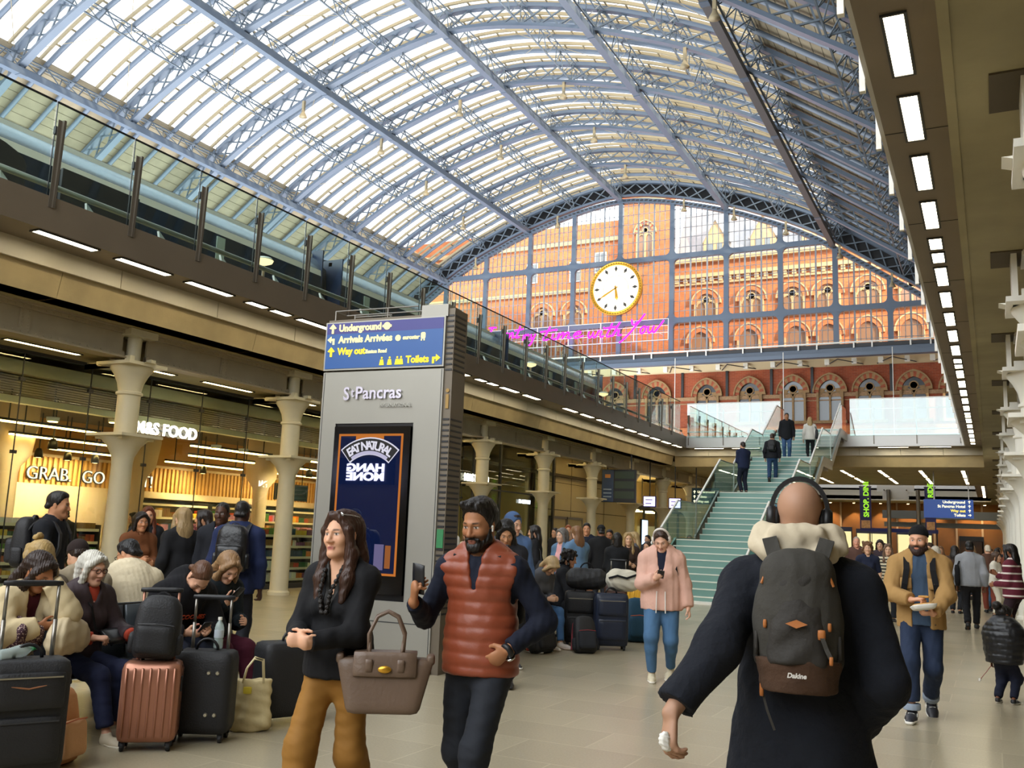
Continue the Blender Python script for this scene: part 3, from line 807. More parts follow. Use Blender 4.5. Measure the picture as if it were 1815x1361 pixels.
def hotel_window(cx, y, zs, w, hs, lab, grp, glassm, two=True, pt=0.12, d=0.25, alt=None, st=None):
    st = st or STONE
    t = thing('arched_window', lab, 'window', (cx, y, zs), 0, grp)
    o = arch_pts(w, hs, 0, 10, pt)
    b = MB(); b.prism([(w, 0.02, 0)]+[(p[0], 0.02, p[1]) for p in o]+[(-w, 0.02, 0)], (0, -0.06, 0)); b.build('pane', glassm, t)
    b = MB(); ring(b, w, w*1.42, hs, -d, d, 8, pt, lambda i: i % 2); b.build('arch_surround', alt or [STONEB, BRICKD], t)
    b = MB(); ring(b, w*1.42, w*1.55, hs, -d*1.3, d*1.3, 8, pt, lambda i: 0); b.build('hood_mould', st, t)
    b = MB().box(-w*1.2, -w, -d, 0, 0, hs).box(w, w*1.2, -d, 0, 0, hs).box(-w*1.5, w*1.5, -d*1.4, 0, -0.25, 0); b.build('jamb', st, t)
    if two:
        b = MB(); zh = hs*0.82; r = w*0.5
        b.box(-0.09, 0.09, -0.16, -0.02, 0, zh)
        for s in (-1, 1):
            q = arch_pts(r*0.82, zh, 0, 6, 0.2); q2 = arch_pts(r*1.02, zh, 0, 6, 0.2)
            for i in range(len(q)-1): b.prism([(q[i][0]+s*r, -0.16, q[i][1]), (q2[i][0]+s*r, -0.16, q2[i][1]), (q2[i+1][0]+s*r, -0.16, q2[i+1][1]), (q[i+1][0]+s*r, -0.16, q[i+1][1])], (0, 0.14, 0))
        zc = hs+w*0.42; rr = w*0.30
        b.lathe([(rr*1.0, 0.0), (rr*1.35, 0.0), (rr*1.35, 0.12), (rr, 0.12), (rr, 0.0)], (0, -0.04, zc), 16, M=MX)
        top = [p for p in o if p[1] > hs+w*0.05]
        b.prism([(-0.12, -0.12, zh), (0.12, -0.12, zh), (0.26, -0.12, zc-rr*1.1), (-0.26, -0.12, zc-rr*1.1)], (0, 0.1, 0))
        for s in (-1, 1): b.prism([(s*w*0.98, -0.12, hs*0.97), (s*w*0.99, -0.12, hs+w*0.1), (s*w*0.9, -0.12, hs+w*0.4), (s*rr*1.2, -0.12, zc-0.05), (s*w*0.55, -0.12, hs+w*0.12)], (0, 0.1, 0))
        b.build('tracery', st, t)
    return t
WA = mat('window_warm', '8c6a52', 0.2)
for i, x in enumerate((-45.5, -41.5, -26.2, -21.4, -17.27, -13.81, -10.02, -6.0, -2)):
    hotel_window(x, YF-0.02, 24.8, 1.06, 1.6, 'upper round-arched window of the brick front, %s from the shaded end' % ordn(i), 'upper arched windows seen through the gable', WA, True, 0.05, 0.25, [BRICK, BRICK])
for i, x in enumerate((-46.0, -41.8, -26.8, -21.7, -16.95, -13.77, -10.08, -6.18, -2)):
    hotel_window(x, YF-0.02, 20.6, 1.0, 1.6, 'lower pointed window of the brick front, %s from the shaded end' % ordn(i), 'lower arched windows seen through the gable', WA, False, 0.2, 0.25, [BRICK, BRICK])
hotel_window(-32.9, YF-0.62, 31.8, 0.85, 3.0, 'tall traceried window high on the brick tower', None, WA, True, 0.2)
for i, (x, z) in enumerate(((-47, 30.5), (-41.5, 30.2), (-38.4, 31.0))):
    t = thing('sash_window', 'pale square window in the upper brickwork, %s from the shaded end' % ordn(i), 'window', (x, YF, z), 0, 'sash windows seen through the gable')
    MB().box(-0.7, 0.7, -0.1, 0.02, 0, 2.4).build('frame', WHITE, t); MB().box(-0.58, 0.58, -0.12, -0.1, 0.12, 2.28).build('pane', WGREY, t)
    MB().box(-0.02, 0.02, -0.14, -0.12, 0.12, 2.28).box(-0.58, 0.58, -0.14, -0.12, 1.15, 1.25).build('bar', WHITE, t)
for i, x in enumerate((-25.6, -20.5, -15.2)):
    t = thing('dormer', 'pale gabled dormer on the hotel roof, %s from the brick tower' % ordn(i), 'dormer', (x, YF+1.2, 31.45), 0, 'roof dormers')
    MB().prism([(-1.3, 0, 0), (1.3, 0, 0), (1.3, 0, 2.3), (0, 0, 4.6), (-1.3, 0, 2.3)], (0, 2.5, 0)).build('body', STONE, t)
    for s in (-1, 1): MB().box(s*0.5-0.28, s*0.5+0.28, -0.06, 0, 0.4, 2.0).build('pane', WGREY, t)
    MB().prism([(-1.55, -0.15, 2.1), (0, -0.15, 4.9), (0, -0.15, 4.6), (-1.4, -0.15, 2.05)], (0, 2.6, 0)).prism([(1.55, -0.15, 2.1), (0, -0.15, 4.9), (0, -0.15, 4.6), (1.4, -0.15, 2.05)], (0, 2.6, 0)).build('roof', ROOFS, t)
# lower brick wall under the gable beam
YB = 88.0
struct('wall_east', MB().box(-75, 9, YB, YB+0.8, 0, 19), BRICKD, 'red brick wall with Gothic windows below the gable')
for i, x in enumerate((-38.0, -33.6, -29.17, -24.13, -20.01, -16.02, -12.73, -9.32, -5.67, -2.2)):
    hotel_window(x, YB-0.02, 12.75, 0.98, 2.6, 'Gothic twin-light window in the red wall under the gable, %s from the train side' % ordn(i), 'Gothic windows under the gable', WGREY if i in (5, 6) else WDARK, True, 0.2, 0.3, [mat('shaded_buff_voussoir', '94744f', 0.85, var=0.15, vs=5), BRICKD], mat('canopy_shaded_stone', '8f7350', 0.85, var=0.2, vs=5))  # stone colours darkened to imitate the shade under the canopy
b = MB().box(-60, 9, YB-0.14, YB, 14.95, 15.3).box(-60, 9, YB-0.1, YB, 14.6, 14.7)
struct('trim_14', b, mat('carved_stone', '9c7c5c', 0.85, var=0.25, vs=6))
b = MB()
for x in (-31.5, -26.6, -22.2, -18.0, -14.3, -7.5): b.box(x-0.12, x+0.12, YB-0.15, YB, 15.3, 17.8)
struct('trim_15', b, BLACK)
b = MB().box(-60, 9, YB-0.12, YB, 7.0, 12.3); struct('trim_16', b, BRICK)
CANO = mat('canopy_cream', 'd9c8a0', 0.6)
b = MB().prism([(-66, YG+0.3, 18.4), (-66, YB, 17.75), (-66, YB, 17.9), (-66, YG+0.3, 18.55)], (74, 0, 0)); struct('ceiling_10', b, CANO, 'cream boarded canopy under the gable beam')
b = MB()
for x in MULL:
    for s in (-1, 1): b.tube([(x, YG+0.3, 17.5), (x+s*1.6, YB-0.4, 17.8)], 0.05, 5)
struct('trim_17', b, DARKG)
for i, x in enumerate((-35.6, -33.0, -30.42, -27.71, -25.12, -22.55, -19.94, -17.45, -15.03, -12.67, -10.36, -8.16, -6.01, -4.0)):
    t = thing('canopy_light', 'small white box lamp under the gable beam, %s from the train side' % ordn(i), 'lamp', (x, 86, 17.55), 0, 'box lamps under the gable beam')
    MB().box(-0.2, 0.2, -0.2, 0.2, 0, 0.55).build('housing', WHITE, t); MB().box(-0.07, 0.07, -0.07, 0.07, 0.55, 0.75).build('stem', DARKG, t)
for i, x in enumerate((-24.9, -15.37, -6.69)):
    o = MB().tube([(0, 0, 6.2-6.2), (0, 0, 11.5)], 0.035, 6).build('hanging_cable', WHITE); o.location = (x, 80, 6.2)
    tag(o, 'thin pale vertical cable under the gable, %s from the train side' % ordn(i), 'cable', 'vertical cables under the gable')
# ================================================================== M&S food hall behind the glass
XG = -15.3
WOODS = mat('timber_slat', 'd9a75e', 0.55, var=0.08, vs=4)
WOODB = mat('timber_backing', 'a87a40', 0.7)
PLAST = mat('pinkish_plaster', 'd8bfa2', 0.7)
SHELFM = mat('shelf_metal', '3a352e', 0.5)
WARM = emis('warm_tube', 'ffd27a', 30.0)
struct('floor_shop', MB().box(-26, XG-0.05, 2, 27, 0.0, 0.012), mat('shop_floor', '8f8270', 0.25))
b = MB(); y = 2.0; panes = []
while y < 27.0:
    panes.append((y, min(y+1.43, 27.0))); y += 1.43
for (ya, yb) in panes: b.box(XG-0.008, XG+0.008, ya+0.006, yb-0.006, 0.12, 4.40)
struct('window_4', b, GLS, 'tall frameless glass front of the food hall')
b = MB()
for (ya, yb) in panes:
    b.box(XG-0.01, XG+0.01, ya-0.007, ya+0.007, 0.12, 4.4)
    for z in (0.4, 2.6, 3.9): b.box(XG-0.03, XG+0.03, ya-0.05, ya+0.05, z-0.03, z+0.03)
b.box(XG-0.05, XG+0.05, 2, 27, 0, 0.12); b.box(XG-0.06, XG+0.06, 2, 27, 4.36, 4.42)
struct('trim_18', b, DARKG)
b = MB()
for z in np.arange(3.68, 4.04, 0.045): b.box(XG-0.5, XG-0.42, 2, 26.5, z, z+0.016)
o = b.build('louvre', mat('louvre_grey', '6d6654', 0.5)); tag(o, 'band of dark horizontal louvres high behind the shop glass', 'louvre')
struct('trim_19', MB().box(XG-0.6, XG-0.4, 2, 26.5, 3.52, 3.64).box(XG-0.6, XG-0.4, 2, 26.5, 4.06, 4.3), PANEL)
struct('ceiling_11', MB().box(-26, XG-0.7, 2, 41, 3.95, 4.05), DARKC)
struct('wall_shop_north', MB().box(-26, XG-0.1, 1.8, 2.0, 0, 4.9), PLAST)
XW = -21.3
b = MB().box(XW-0.2, XW, 2, 30, 0, 2.3); struct('wall_shop', b, PLAST, 'plaster back wall of the food hall')
struct('wall_shop_2', MB().box(XW-0.2, XW, 2, 30, 2.3, 4.0), WOODB)
b = MB(); y = 2.2
while y < 29.8:
    b.box(XW, XW+0.05, y, y+0.075, 2.3, 2.98); y += 0.15
struct('trim_20', b, WOODS, 'vertical timber slats along the top of the back wall')
struct('trim_21', MB().box(XW, XW+0.35, 18.4, 29.8, 2.1, 2.28).box(XW, XW+0.08, 2.2, 29.8, 2.98, 3.05), PLAST)
t = thing('wall_lettering', 'outlined GRAB. GO letters on the timber slats inside the shop', 'sign', (XW+0.1, 14.9, 2.4))
for txt, y0 in (('GRAB.', 0.15), ('GO', 1.75), ('EA', 2.75), ('T!', 3.7)):
    p = place(text_mb(txt, 0.47, 0.03, 0.012), (0, y0, 0), (0, 1, 0)); p.build('letters', BLACK, t)
    p = place(text_mb(txt, 0.47, 0.03, -0.008), (0.03, y0, 0), (0, 1, 0)); p.build('letter_faces', emis('letter_glow', 'fff1cf', 2.2), t)
for k, y in enumerate((8.8, 13.0, 16.45, 20.9, 25.3)):
    b = MB().lathe([(0.21, 0), (0.2, 2.4), (0.24, 2.55), (0.42, 2.8), (0.5, 3.4), (0.5, 3.95)], n=20)
    o = b.build('column', PLAST, smooth=True, angle=40); o.location = (-18.9, y, 0); tag(o, 'plastered column inside the food hall, %s along' % ordn(k), 'column', 'columns inside the food hall', 'structure')
n = 0
for (x, y0, y1, z) in ((-16.9, 5, 7.6, 3.3), (-16.9, 8.2, 10.9, 3.3), (-16.9, 11.2, 13.6, 3.3), (-16.9, 16.2, 19.0, 3.3), (-16.9, 20.5, 24, 3.3), (-18.4, 8.8, 12.2, 3.2), (-18.4, 12.6, 15.2, 3.2), (-18.4, 17.6, 20.0, 3.2), (-18.4, 21, 25, 3.2), (-20.2, 9.5, 13.5, 3.12), (-20.2, 15, 17.2, 3.12), (-20.2, 18.5, 21.5, 3.12), (-20.2, 22.2, 26.5, 3.12)):
    t = thing('tube_light', 'warm tube light under the shop ceiling, %s of the tubes inside the food hall' % ordn(n), 'light', (x, (y0+y1)/2, z), 0, 'tube lights in the food hall'); n += 1
    L = y1-y0
    MB().box(-0.035, 0.035, -L/2, L/2, -0.03, 0.0).build('tube', WARM, t); MB().box(-0.05, 0.05, -L/2, L/2, 0.0, 0.05).build('tray', BLACK, t)
    MB().box(-0.01, 0.01, -L/2+0.3, -L/2+0.32, 0.05, 3.95-z).box(-0.01, 0.01, L/2-0.32, L/2-0.3, 0.05, 3.95-z).build('hanger', BLACK, t)
for i, (x, y) in enumerate(((-20.3, 14.7), (-20.3, 15.5), (-20.3, 16.3), (-20.2, 19.9), (-17.4, 12.9), (-17.4, 21.2), (-19, 22.4), (-19, 24.0))):
    t = thing('spotlight', 'black spotlight hanging from the shop ceiling, %s along the hall' % ordn(i), 'spotlight', (x, y, 3.0), 0, 'spotlights in the food hall')
    MB().lathe([(0.05, 0.1), (0.09, 0.02), (0.1, -0.12)][::-1], n=12).build('can', BLACK, t, True); MB().box(-0.012, 0.012, -0.012, 0.012, 0.1, 0.95).build('stem', BLACK, t)
    MB().lathe([(0.06, -0.125), (0.06, -0.12)], n=10).build('lens', emis('spot_lens', 'ffe0a0', 6.0), t)
    ld = bpy.data.lights.new('shop_spot', 'SPOT'); ld.energy = 260; ld.color = (1, 0.78, 0.42); ld.spot_size = R_(120); ld.spot_blend = 0.7; ld.shadow_soft_size = 0.08
    lo = bpy.data.objects.new('shop_spot', ld); COL.objects.link(lo); lo.parent = t; lo.location = (0, 0, -0.15); lo.rotation_euler = (0, R_(48), 0)
for i, (y, z) in enumerate(((11.8, 3.3), (13.2, 3.45), (16.1, 3.2), (17.0, 3.2))):
    t = thing('downlight', 'small round downlight just behind the shop glass, %s along' % ordn(i), 'light', (-16.0, y, z), 0, 'downlights behind the shop glass')
    MB().lathe([(0.11, 0), (0.12, 0.08)], n=14).build('trim_ring', WHITE, t, True); MB().lathe([(0.09, -0.01), (0.09, 0.0)], n=14).build('lens', WARM, t)
    MB().box(-0.01, 0.01, -0.01, 0.01, 0.08, 3.95-z).build('stem', BLACK, t)
# stocked shelving
def goods_mat(nm, cols, s):
    m = bpy.data.materials.new(nm); m.use_nodes = True; nt = m.node_tree; n_ = nt.nodes; l = nt.links; p = n_['Principled BSDF']
    a = n_.new('ShaderNodeAttribute'); a.attribute_name = 'Col'; l.new(a.outputs['Color'], p.inputs['Base Color']); p.inputs['Roughness'].default_value = 0.4
    return m
GOODS = goods_mat('packaging', None, 1)
PAL = [lin(c) for c in ('d94b3a', 'e8c04a', '5d8a3c', 'e9e1cf', 'b5502e', '7a3f6a', 'c98fb0', '2d4a6a', 'f0f0ea', 'd97b2b', '8a6a40', '3f6b45')]
def colour_faces(o, cols):
    me = o.data; ca = me.color_attributes.new('Col', 'FLOAT_COLOR', 'CORNER')
    arr = np.ones((len(me.loops), 4), np.float32)
    for p in me.polygons: arr[p.loop_start:p.loop_start+p.loop_total, :3] = cols[p.index]
    ca.data.foreach_set('color', arr.ravel())
def shelf_unit(x, y0, y1, h, lab, glow=True, levels=5, top=False):
    t = thing('shelf_unit', lab, 'shelving', (x, (y0+y1)/2, 0), 0, 'stocked shelves in the food hall'); L = y1-y0
    MB().box(-0.35, -0.31, -L/2, L/2, 0, h).box(-0.35, 0.35, -L/2, -L/2+0.04, 0, h).box(-0.35, 0.35, L/2-0.04, L/2, 0, h).build('carcass', SHELFM, t)
    zs = [0.15+i*(h-0.25)/levels for i in range(levels+1)]
    for z in zs:
        MB().box(-0.31, 0.33, -L/2+0.04, L/2-0.04, z-0.03, z).build('shelf', SHELFM, t)
        MB().box(0.33, 0.345, -L/2+0.04, L/2-0.04, z-0.05, z+0.01).build('price_strip', mat('price_strip', 'f0e6c8', 0.4), t)
    if glow:
        for z in zs[2:]: MB().box(0.26, 0.3, -L/2+0.05, L/2-0.05, z-0.045, z-0.031).build('shelf_light', WARM, t)
    b = MB(); cols = []
    rr = random.Random(int(y0*100+x*7))
    for z in (zs if top else zs[:-1]):
        y = -L/2+0.07
        while y < L/2-0.12:
            w = rr.choice((0.07, 0.09, 0.12)); hh = rr.uniform(0.45, 0.85)*((h-0.25)/levels-0.06)
            c = rr.choice(PAL); nrep = rr.randint(2, 5)
            for _ in range(nrep):
                if y > L/2-0.12: break
                b.box(0.02, 0.30, y, y+w-0.008, z, z+hh); cols += [tuple(v*rr.uniform(0.85, 1.1) for v in c)]*6; y += w
    g = b.build('groceries', GOODS); g.location = (x, (y0+y1)/2, 0); colour_faces(g, cols)
    tag(g, 'packets and bottles on the '+lab, 'groceries', kind='stuff')
shelf_unit(-16.6, 6.5, 9.4, 1.45, 'dark shelving just inside the glass, nearest the viewer', False, 5, True)
shelf_unit(-16.6, 9.6, 12.4, 1.45, 'dark shelving just inside the glass beside the nearest column', False, 5, True)
shelf_unit(-18.1, 11.5, 14.6, 1.35, 'low shelving in the middle of the food hall', False, 4, True)
shelf_unit(-20.9, 17.6, 20.6, 2.05, 'bright wall shelving under the timber slats, nearest part', True)
shelf_unit(-20.9, 20.7, 23.6, 2.05, 'bright wall shelving under the timber slats, middle part', True)
shelf_unit(-20.9, 23.7, 26.9, 2.05, 'bright wall shelving under the timber slats, furthest part', True)
shelf_unit(-16.5, 17.2, 20.4, 1.35, 'low shelving inside the glass behind the man in the blue suit', False, 4, True)
shelf_unit(-16.4, 21.0, 25.4, 1.6, 'shelving of green packs just inside the glass behind the sign pillar', False, 5, True)
t = thing('menu_screen', 'black framed screen hanging above the shop aisle', 'screen', (-19.2, 22.6, 2.25))
MB().box(-0.03, 0.03, -0.75, 0.75, 0, 0.5).build('frame', BLACK, t); MB().box(0.03, 0.034, -0.7, 0.7, 0.04, 0.46).build('glass', mat('screen_off', '20262a', 0.15), t); MB().box(-0.01, 0.01, -0.5, -0.48, 0.5, 1.7).box(-0.01, 0.01, 0.48, 0.5, 0.5, 1.7).build('hanger', BLACK, t)
# lit fascia signs on the glass
def lit_sign(txt, y, z, size, lab, X=XG+0.06, m=None, mirror=False, sx=1.0):
    t = thing('shop_sign', lab, 'sign', (X, y, z)); m = m or emis('sign_glow', 'fffbe0', 7.0)
    place(text_mb(txt, size, 0.03, 0.005, sx=sx), (0, 0, 0), (0, 1, 0)).build('lettering', m, t)
    MB().box(-0.05, -0.03, 0.0, 1.6, 0.08, 0.11).build('mounting_bar', DARKG, t)
lit_sign('M&S FOOD', 13.08, 3.24, 0.34, 'lit M&S FOOD sign on the glass beside the nearest column', sx=0.98)
lit_sign('M&S FOOD', 26.35, 3.17, 0.34, 'lit M&S FOOD sign on the glass beyond the sign pillar', sx=0.98)
# second shop with cone lights, beige wall, doors
struct('wall_shop_3', MB().box(-19.2, -19.0, 27.2, 33.5, 0, 4.9), mat('cream_wall', 'c9b98a', 0.6), 'cream wall behind the second glass front')
struct('wall_shop_4', MB().box(-26, -16.2, 33.5, 33.7, 0, 4.93).box(-26, -19, 27.0, 27.2, 0, 4.93), MATS['cream_wall'])
b = MB().box(XG-0.008, XG+0.008, 27.2, 28.9, 0.1, 4.9).box(XG-0.008, XG+0.008, 29.0, 31.4, 0.1, 4.9).box(XG-0.008, XG+0.008, 31.5, 33.4, 0.1, 4.9)
struct('window_5', b, GLS, 'second glass shop front')
struct('trim_22', MB().box(XG-0.04, XG+0.04, 27.0, 27.08, 0, 4.9).box(XG-0.04, XG+0.04, 28.9, 29.0, 0, 4.9).box(XG-0.04, XG+0.04, 33.4, 33.5, 0, 4.9).box(XG-0.05, XG+0.05, 27, 33.5, 2.95, 3.0), DARKG)
for i, y in enumerate((30.6, 31.5, 32.4, 33.2)):
    t = thing('wall_light', 'cone of light on the cream wall behind the second glass front, %s along' % ordn(i), 'light', (-18.75, y, 3.3), 0, 'wall lights in the second shop')
    MB().lathe([(0.06, 0), (0.08, 0.12)], n=12).build('can', BLACK, t, True); MB().box(-0.25, 0, -0.02, 0.02, 0.05, 0.08).build('arm', BLACK, t)
    ld = bpy.data.lights.new('cone', 'SPOT'); ld.energy = 170; ld.color = (1, 0.86, 0.5); ld.spot_size = R_(42); ld.spot_blend = 0.5; ld.shadow_soft_size = 0.04
    lo = bpy.data.objects.new('cone', ld); COL.objects.link(lo); lo.parent = t; lo.location = (0, 0, -0.05); lo.rotation_euler = (0, R_(-10), 0)
t = thing('hanging_letters', 'small white lit lettering on the second glass front', 'sign', (XG+0.05, 30.4, 2.62))
place(text_mb('M. ORTON', 0.19, 0.02, 0.004), (0, 0, 0), (0, 1, 0)).build('lettering', emis('letter_white', 'eef6ff', 4.0), t)
t = thing('exit_sign', 'green lit emergency exit sign inside the second shop', 'sign', (-16.6, 27.75, 2.3))
MB().box(-0.03, 0.03, -0.26, 0.26, 0, 0.26).build('box', emis('exit_green', '35b58a', 1.6), t); MB().box(-0.01, 0.01, -0.01, 0.01, 0.26, 1.65).build('stem', DARKG, t)
MB().prism([(0.035, -0.2, 0.13), (0.035, -0.08, 0.22), (0.035, -0.08, 0.16), (0.035, 0.08, 0.16), (0.035, 0.08, 0.10), (0.035, -0.08, 0.10), (0.035, -0.08, 0.04)], (0.006, 0, 0)).build('arrow', emis('exit_white', 'eafff4', 2.5), t)
BEIGE = mat('beige_cladding', 'cdbd8c', 0.5, var=0.04, vs=1)
b = MB().box(-16.4, -16.2, 33.5, 45, 0, 2.55).box(-16.4, -16.2, 33.5, 45, 2.58, 4.93)
struct('wall_cladding', b, BEIGE, 'beige clad wall with service doors between the columns')
b = MB()
for y in (33.6, 35.6, 37.3, 39.2, 41.2): b.box(-16.21, -16.19, y-0.012, y+0.012, 0, 4.93)
b.box(-16.21, -16.19, 33.5, 45, 2.55, 2.58).box(-16.21, -16.19, 33.5, 45, 3.7, 3.72); struct('trim_23', b, DARKC)
for i, y in enumerate((35.0, 36.75)):
    t = thing('service_door', 'beige service door in a pale frame, %s along the clad wall' % ordn(i), 'door', (-16.15, y, 0), 0, 'service doors')
    MB().box(-0.02, 0.02, 0.06, 1.64, 0, 2.2).build('leaf', mat('door_beige', 'b5a679', 0.45), t)
    MB().box(-0.02, 0.06, 0, 0.06, 0, 2.3).box(-0.02, 0.06, 1.64, 1.7, 0, 2.3).box(-0.02, 0.06, 0, 1.7, 2.2, 2.3).build('frame', STEEL, t); MB().tube([(0.06, 1.45, 0.9), (0.06, 1.45, 1.2)], 0.015, 6).build('handle', CHROME, t)
# lit lobby beyond the cladding
struct('wall_lobby', MB().box(-19.5, -19.3, 45, 58, 0, 4.93), mat('lobby_wall', 'd8c48c', 0.6))
b = MB()
for y in (45.0, 47.0, 49.0, 51.0, 53.0, 55.0): b.box(-16.3, -16.2, y, y+0.12, 0, 3.1)
b.box(-16.3, -16.2, 45, 56, 3.0, 3.2); struct('trim_24', b, DARKG)
struct('window_6', MB().box(-16.26, -16.24, 45.1, 56, 0, 3.0), GLS, 'glazed lobby doors')
for i, y in enumerate((45.8, 48.2, 50.6, 53)):
    t = thing('lobby_light', 'lobby ceiling light behind the glazed doors, %s along' % ordn(i), 'light', (-17.6, y, 3.0), 0, 'lobby lights'); MB().box(-0.6, 0.6, -0.25, 0.25, 0, 0.05).build('panel', LAMPW, t); MB().box(-0.02, 0.02, -0.02, 0.02, 0.05, 1.9).build('stem', DARKG, t)
t = thing('light_panel', 'tall pale-blue lit poster panel by the lobby doors', 'light panel', (-15.9, 45.6, 0.0)); MB().box(-0.05, 0.05, 0, 0.95, 0, 2.5).build('case', DARKG, t); MB().box(0.05, 0.06, 0.04, 0.91, 0.05, 2.45).build('poster', emis('poster_blue', 'c8e6ff', 1.8), t)

# ================================================================== bridge across the void
BX0, BX1 = -13.0, -0.2
YB2 = 53.7
struct('trim_25', MB().box(XL, XR, YV, YV+0.1, ZS, ZT), STEELP, 'pale steel fascia of the bridge')
b = MB().box(XL, XR, YV+0.1, YV+0.75, ZS, ZS+0.05); struct('trim_26', b, BRONZE)
b = MB(); x = BX0
while x < BX1: x1 = min(x+1.62, BX1); b.box(x+0.006, x1-0.006, YV+0.75, YV+0.8, 5.34, ZS); x = x1
struct('trim_27', b, PANEL)
b = MB().prism([(BX0, YV+0.85, 5.36), (BX0, YV+0.95, ZB-0.06), (BX0, YV+1.4, ZB-0.06), (BX0, YV+1.4, 5.36)], (BX1-BX0, 0, 0)); struct('trim_28', b, CONC)
struct('ceiling_12', MB().box(-13.2, 0, YV+0.95, YB2, 4.9, 5.1), SOFF, 'underside of the bridge')
struct('ceiling_13', MB().box(-13.2, 0, YV+0.1, YB2, ZT-0.15, ZT), SOFF)
struct('trim_29', MB().box(-13.2, 0, YB2, YB2+0.1, 4.85, ZT), PANEL)
n = 0
for (x0, x1) in ((-11.9, -10.6), (-10.2, -9.0), (-4.1, -2.95), (-2.5, -1.35)):
    t = thing('ceiling_light', 'warm light strip under the front edge of the bridge, %s from the train side' % ordn(n), 'light', ((x0+x1)/2, YV+0.3, ZS), 0, 'light strips under the bridge front'); n += 1
    L = x1-x0; MB().box(-L/2, L/2, -0.07, 0.07, -0.015, 0).build('diffuser', LAMP, t); MB().box(-L/2-0.02, L/2+0.02, -0.1, -0.075, -0.02, 0.002).box(-L/2-0.02, L/2+0.02, 0.075, 0.1, -0.02, 0.002).build('frame', DARKG, t)
n = 0
for x in (-11.5, -9.6, -7.6, -5.96, -4.37, -2.7, -1.03):
    for (ya, yb) in ((44.3, 46.1), (46.7, 48.2), (49.2, 50.8), (51.4, 53.0)):
        t = thing('ceiling_light', 'light strip under the bridge, %s counted row by row from the train side' % ordn(n), 'light', (x, (ya+yb)/2, 4.9), 0, 'light strips under the bridge'); n += 1
        MB().box(-0.07, 0.07, (ya-yb)/2, (yb-ya)/2, -0.015, 0).build('diffuser', LAMPF, t); MB().box(-0.1, -0.075, (ya-yb)/2, (yb-ya)/2, -0.02, 0.002).box(0.075, 0.1, (ya-yb)/2, (yb-ya)/2, -0.02, 0.002).build('frame', DARKG, t)
GLR = glass('bridge_glass', (0.80, 0.92, 0.90), 1.0, base=0.10)
for nm, (x0, x1), posts in (('balustrade', (-12.15, -8.0), (-12.1, -10.52, -8.92)), ('balustrade', (-5.15, -0.85), (-4.23, -2.59, -0.99))):
    t = thing('balustrade', 'glass balustrade on the bridge, %s the stairs' % ('on the train side of' if x0 < -8 else 'between the pillars and'), 'balustrade', ((x0+x1)/2, YV-0.05, 6.0), 0, 'glass balustrades of the bridge')
    c = (x0+x1)/2
    MB().box(x0-c, x1-c, -0.012, 0, 0.1, 1.62).build('glass_pane', GLR, t)
    for p in posts: MB().prism([(p-c-0.02, 0.02, -0.25), (p-c-0.02, 0.1, -0.25), (p-c-0.02, 0.1, 1.15), (p-c-0.02, 0.05, 1.35), (p-c-0.02, 0.02, 1.35)], (0.04, 0, 0)).build('post', POSTM, t)
    MB().tube([(x0-c, 0.08, 1.22), (x1-c, 0.08, 1.22)], 0.022, 6).build('handrail', CHROME, t, True); MB().tube([(x0-c, 0.08, 0.36), (x1-c, 0.08, 0.36)], 0.03, 6).build('toe_rail', WHITE, t, True)
    MB().box(x0-c, x1-c, -0.02, 0.01, 1.62, 1.66).build('edge_cap', STEEL, t)

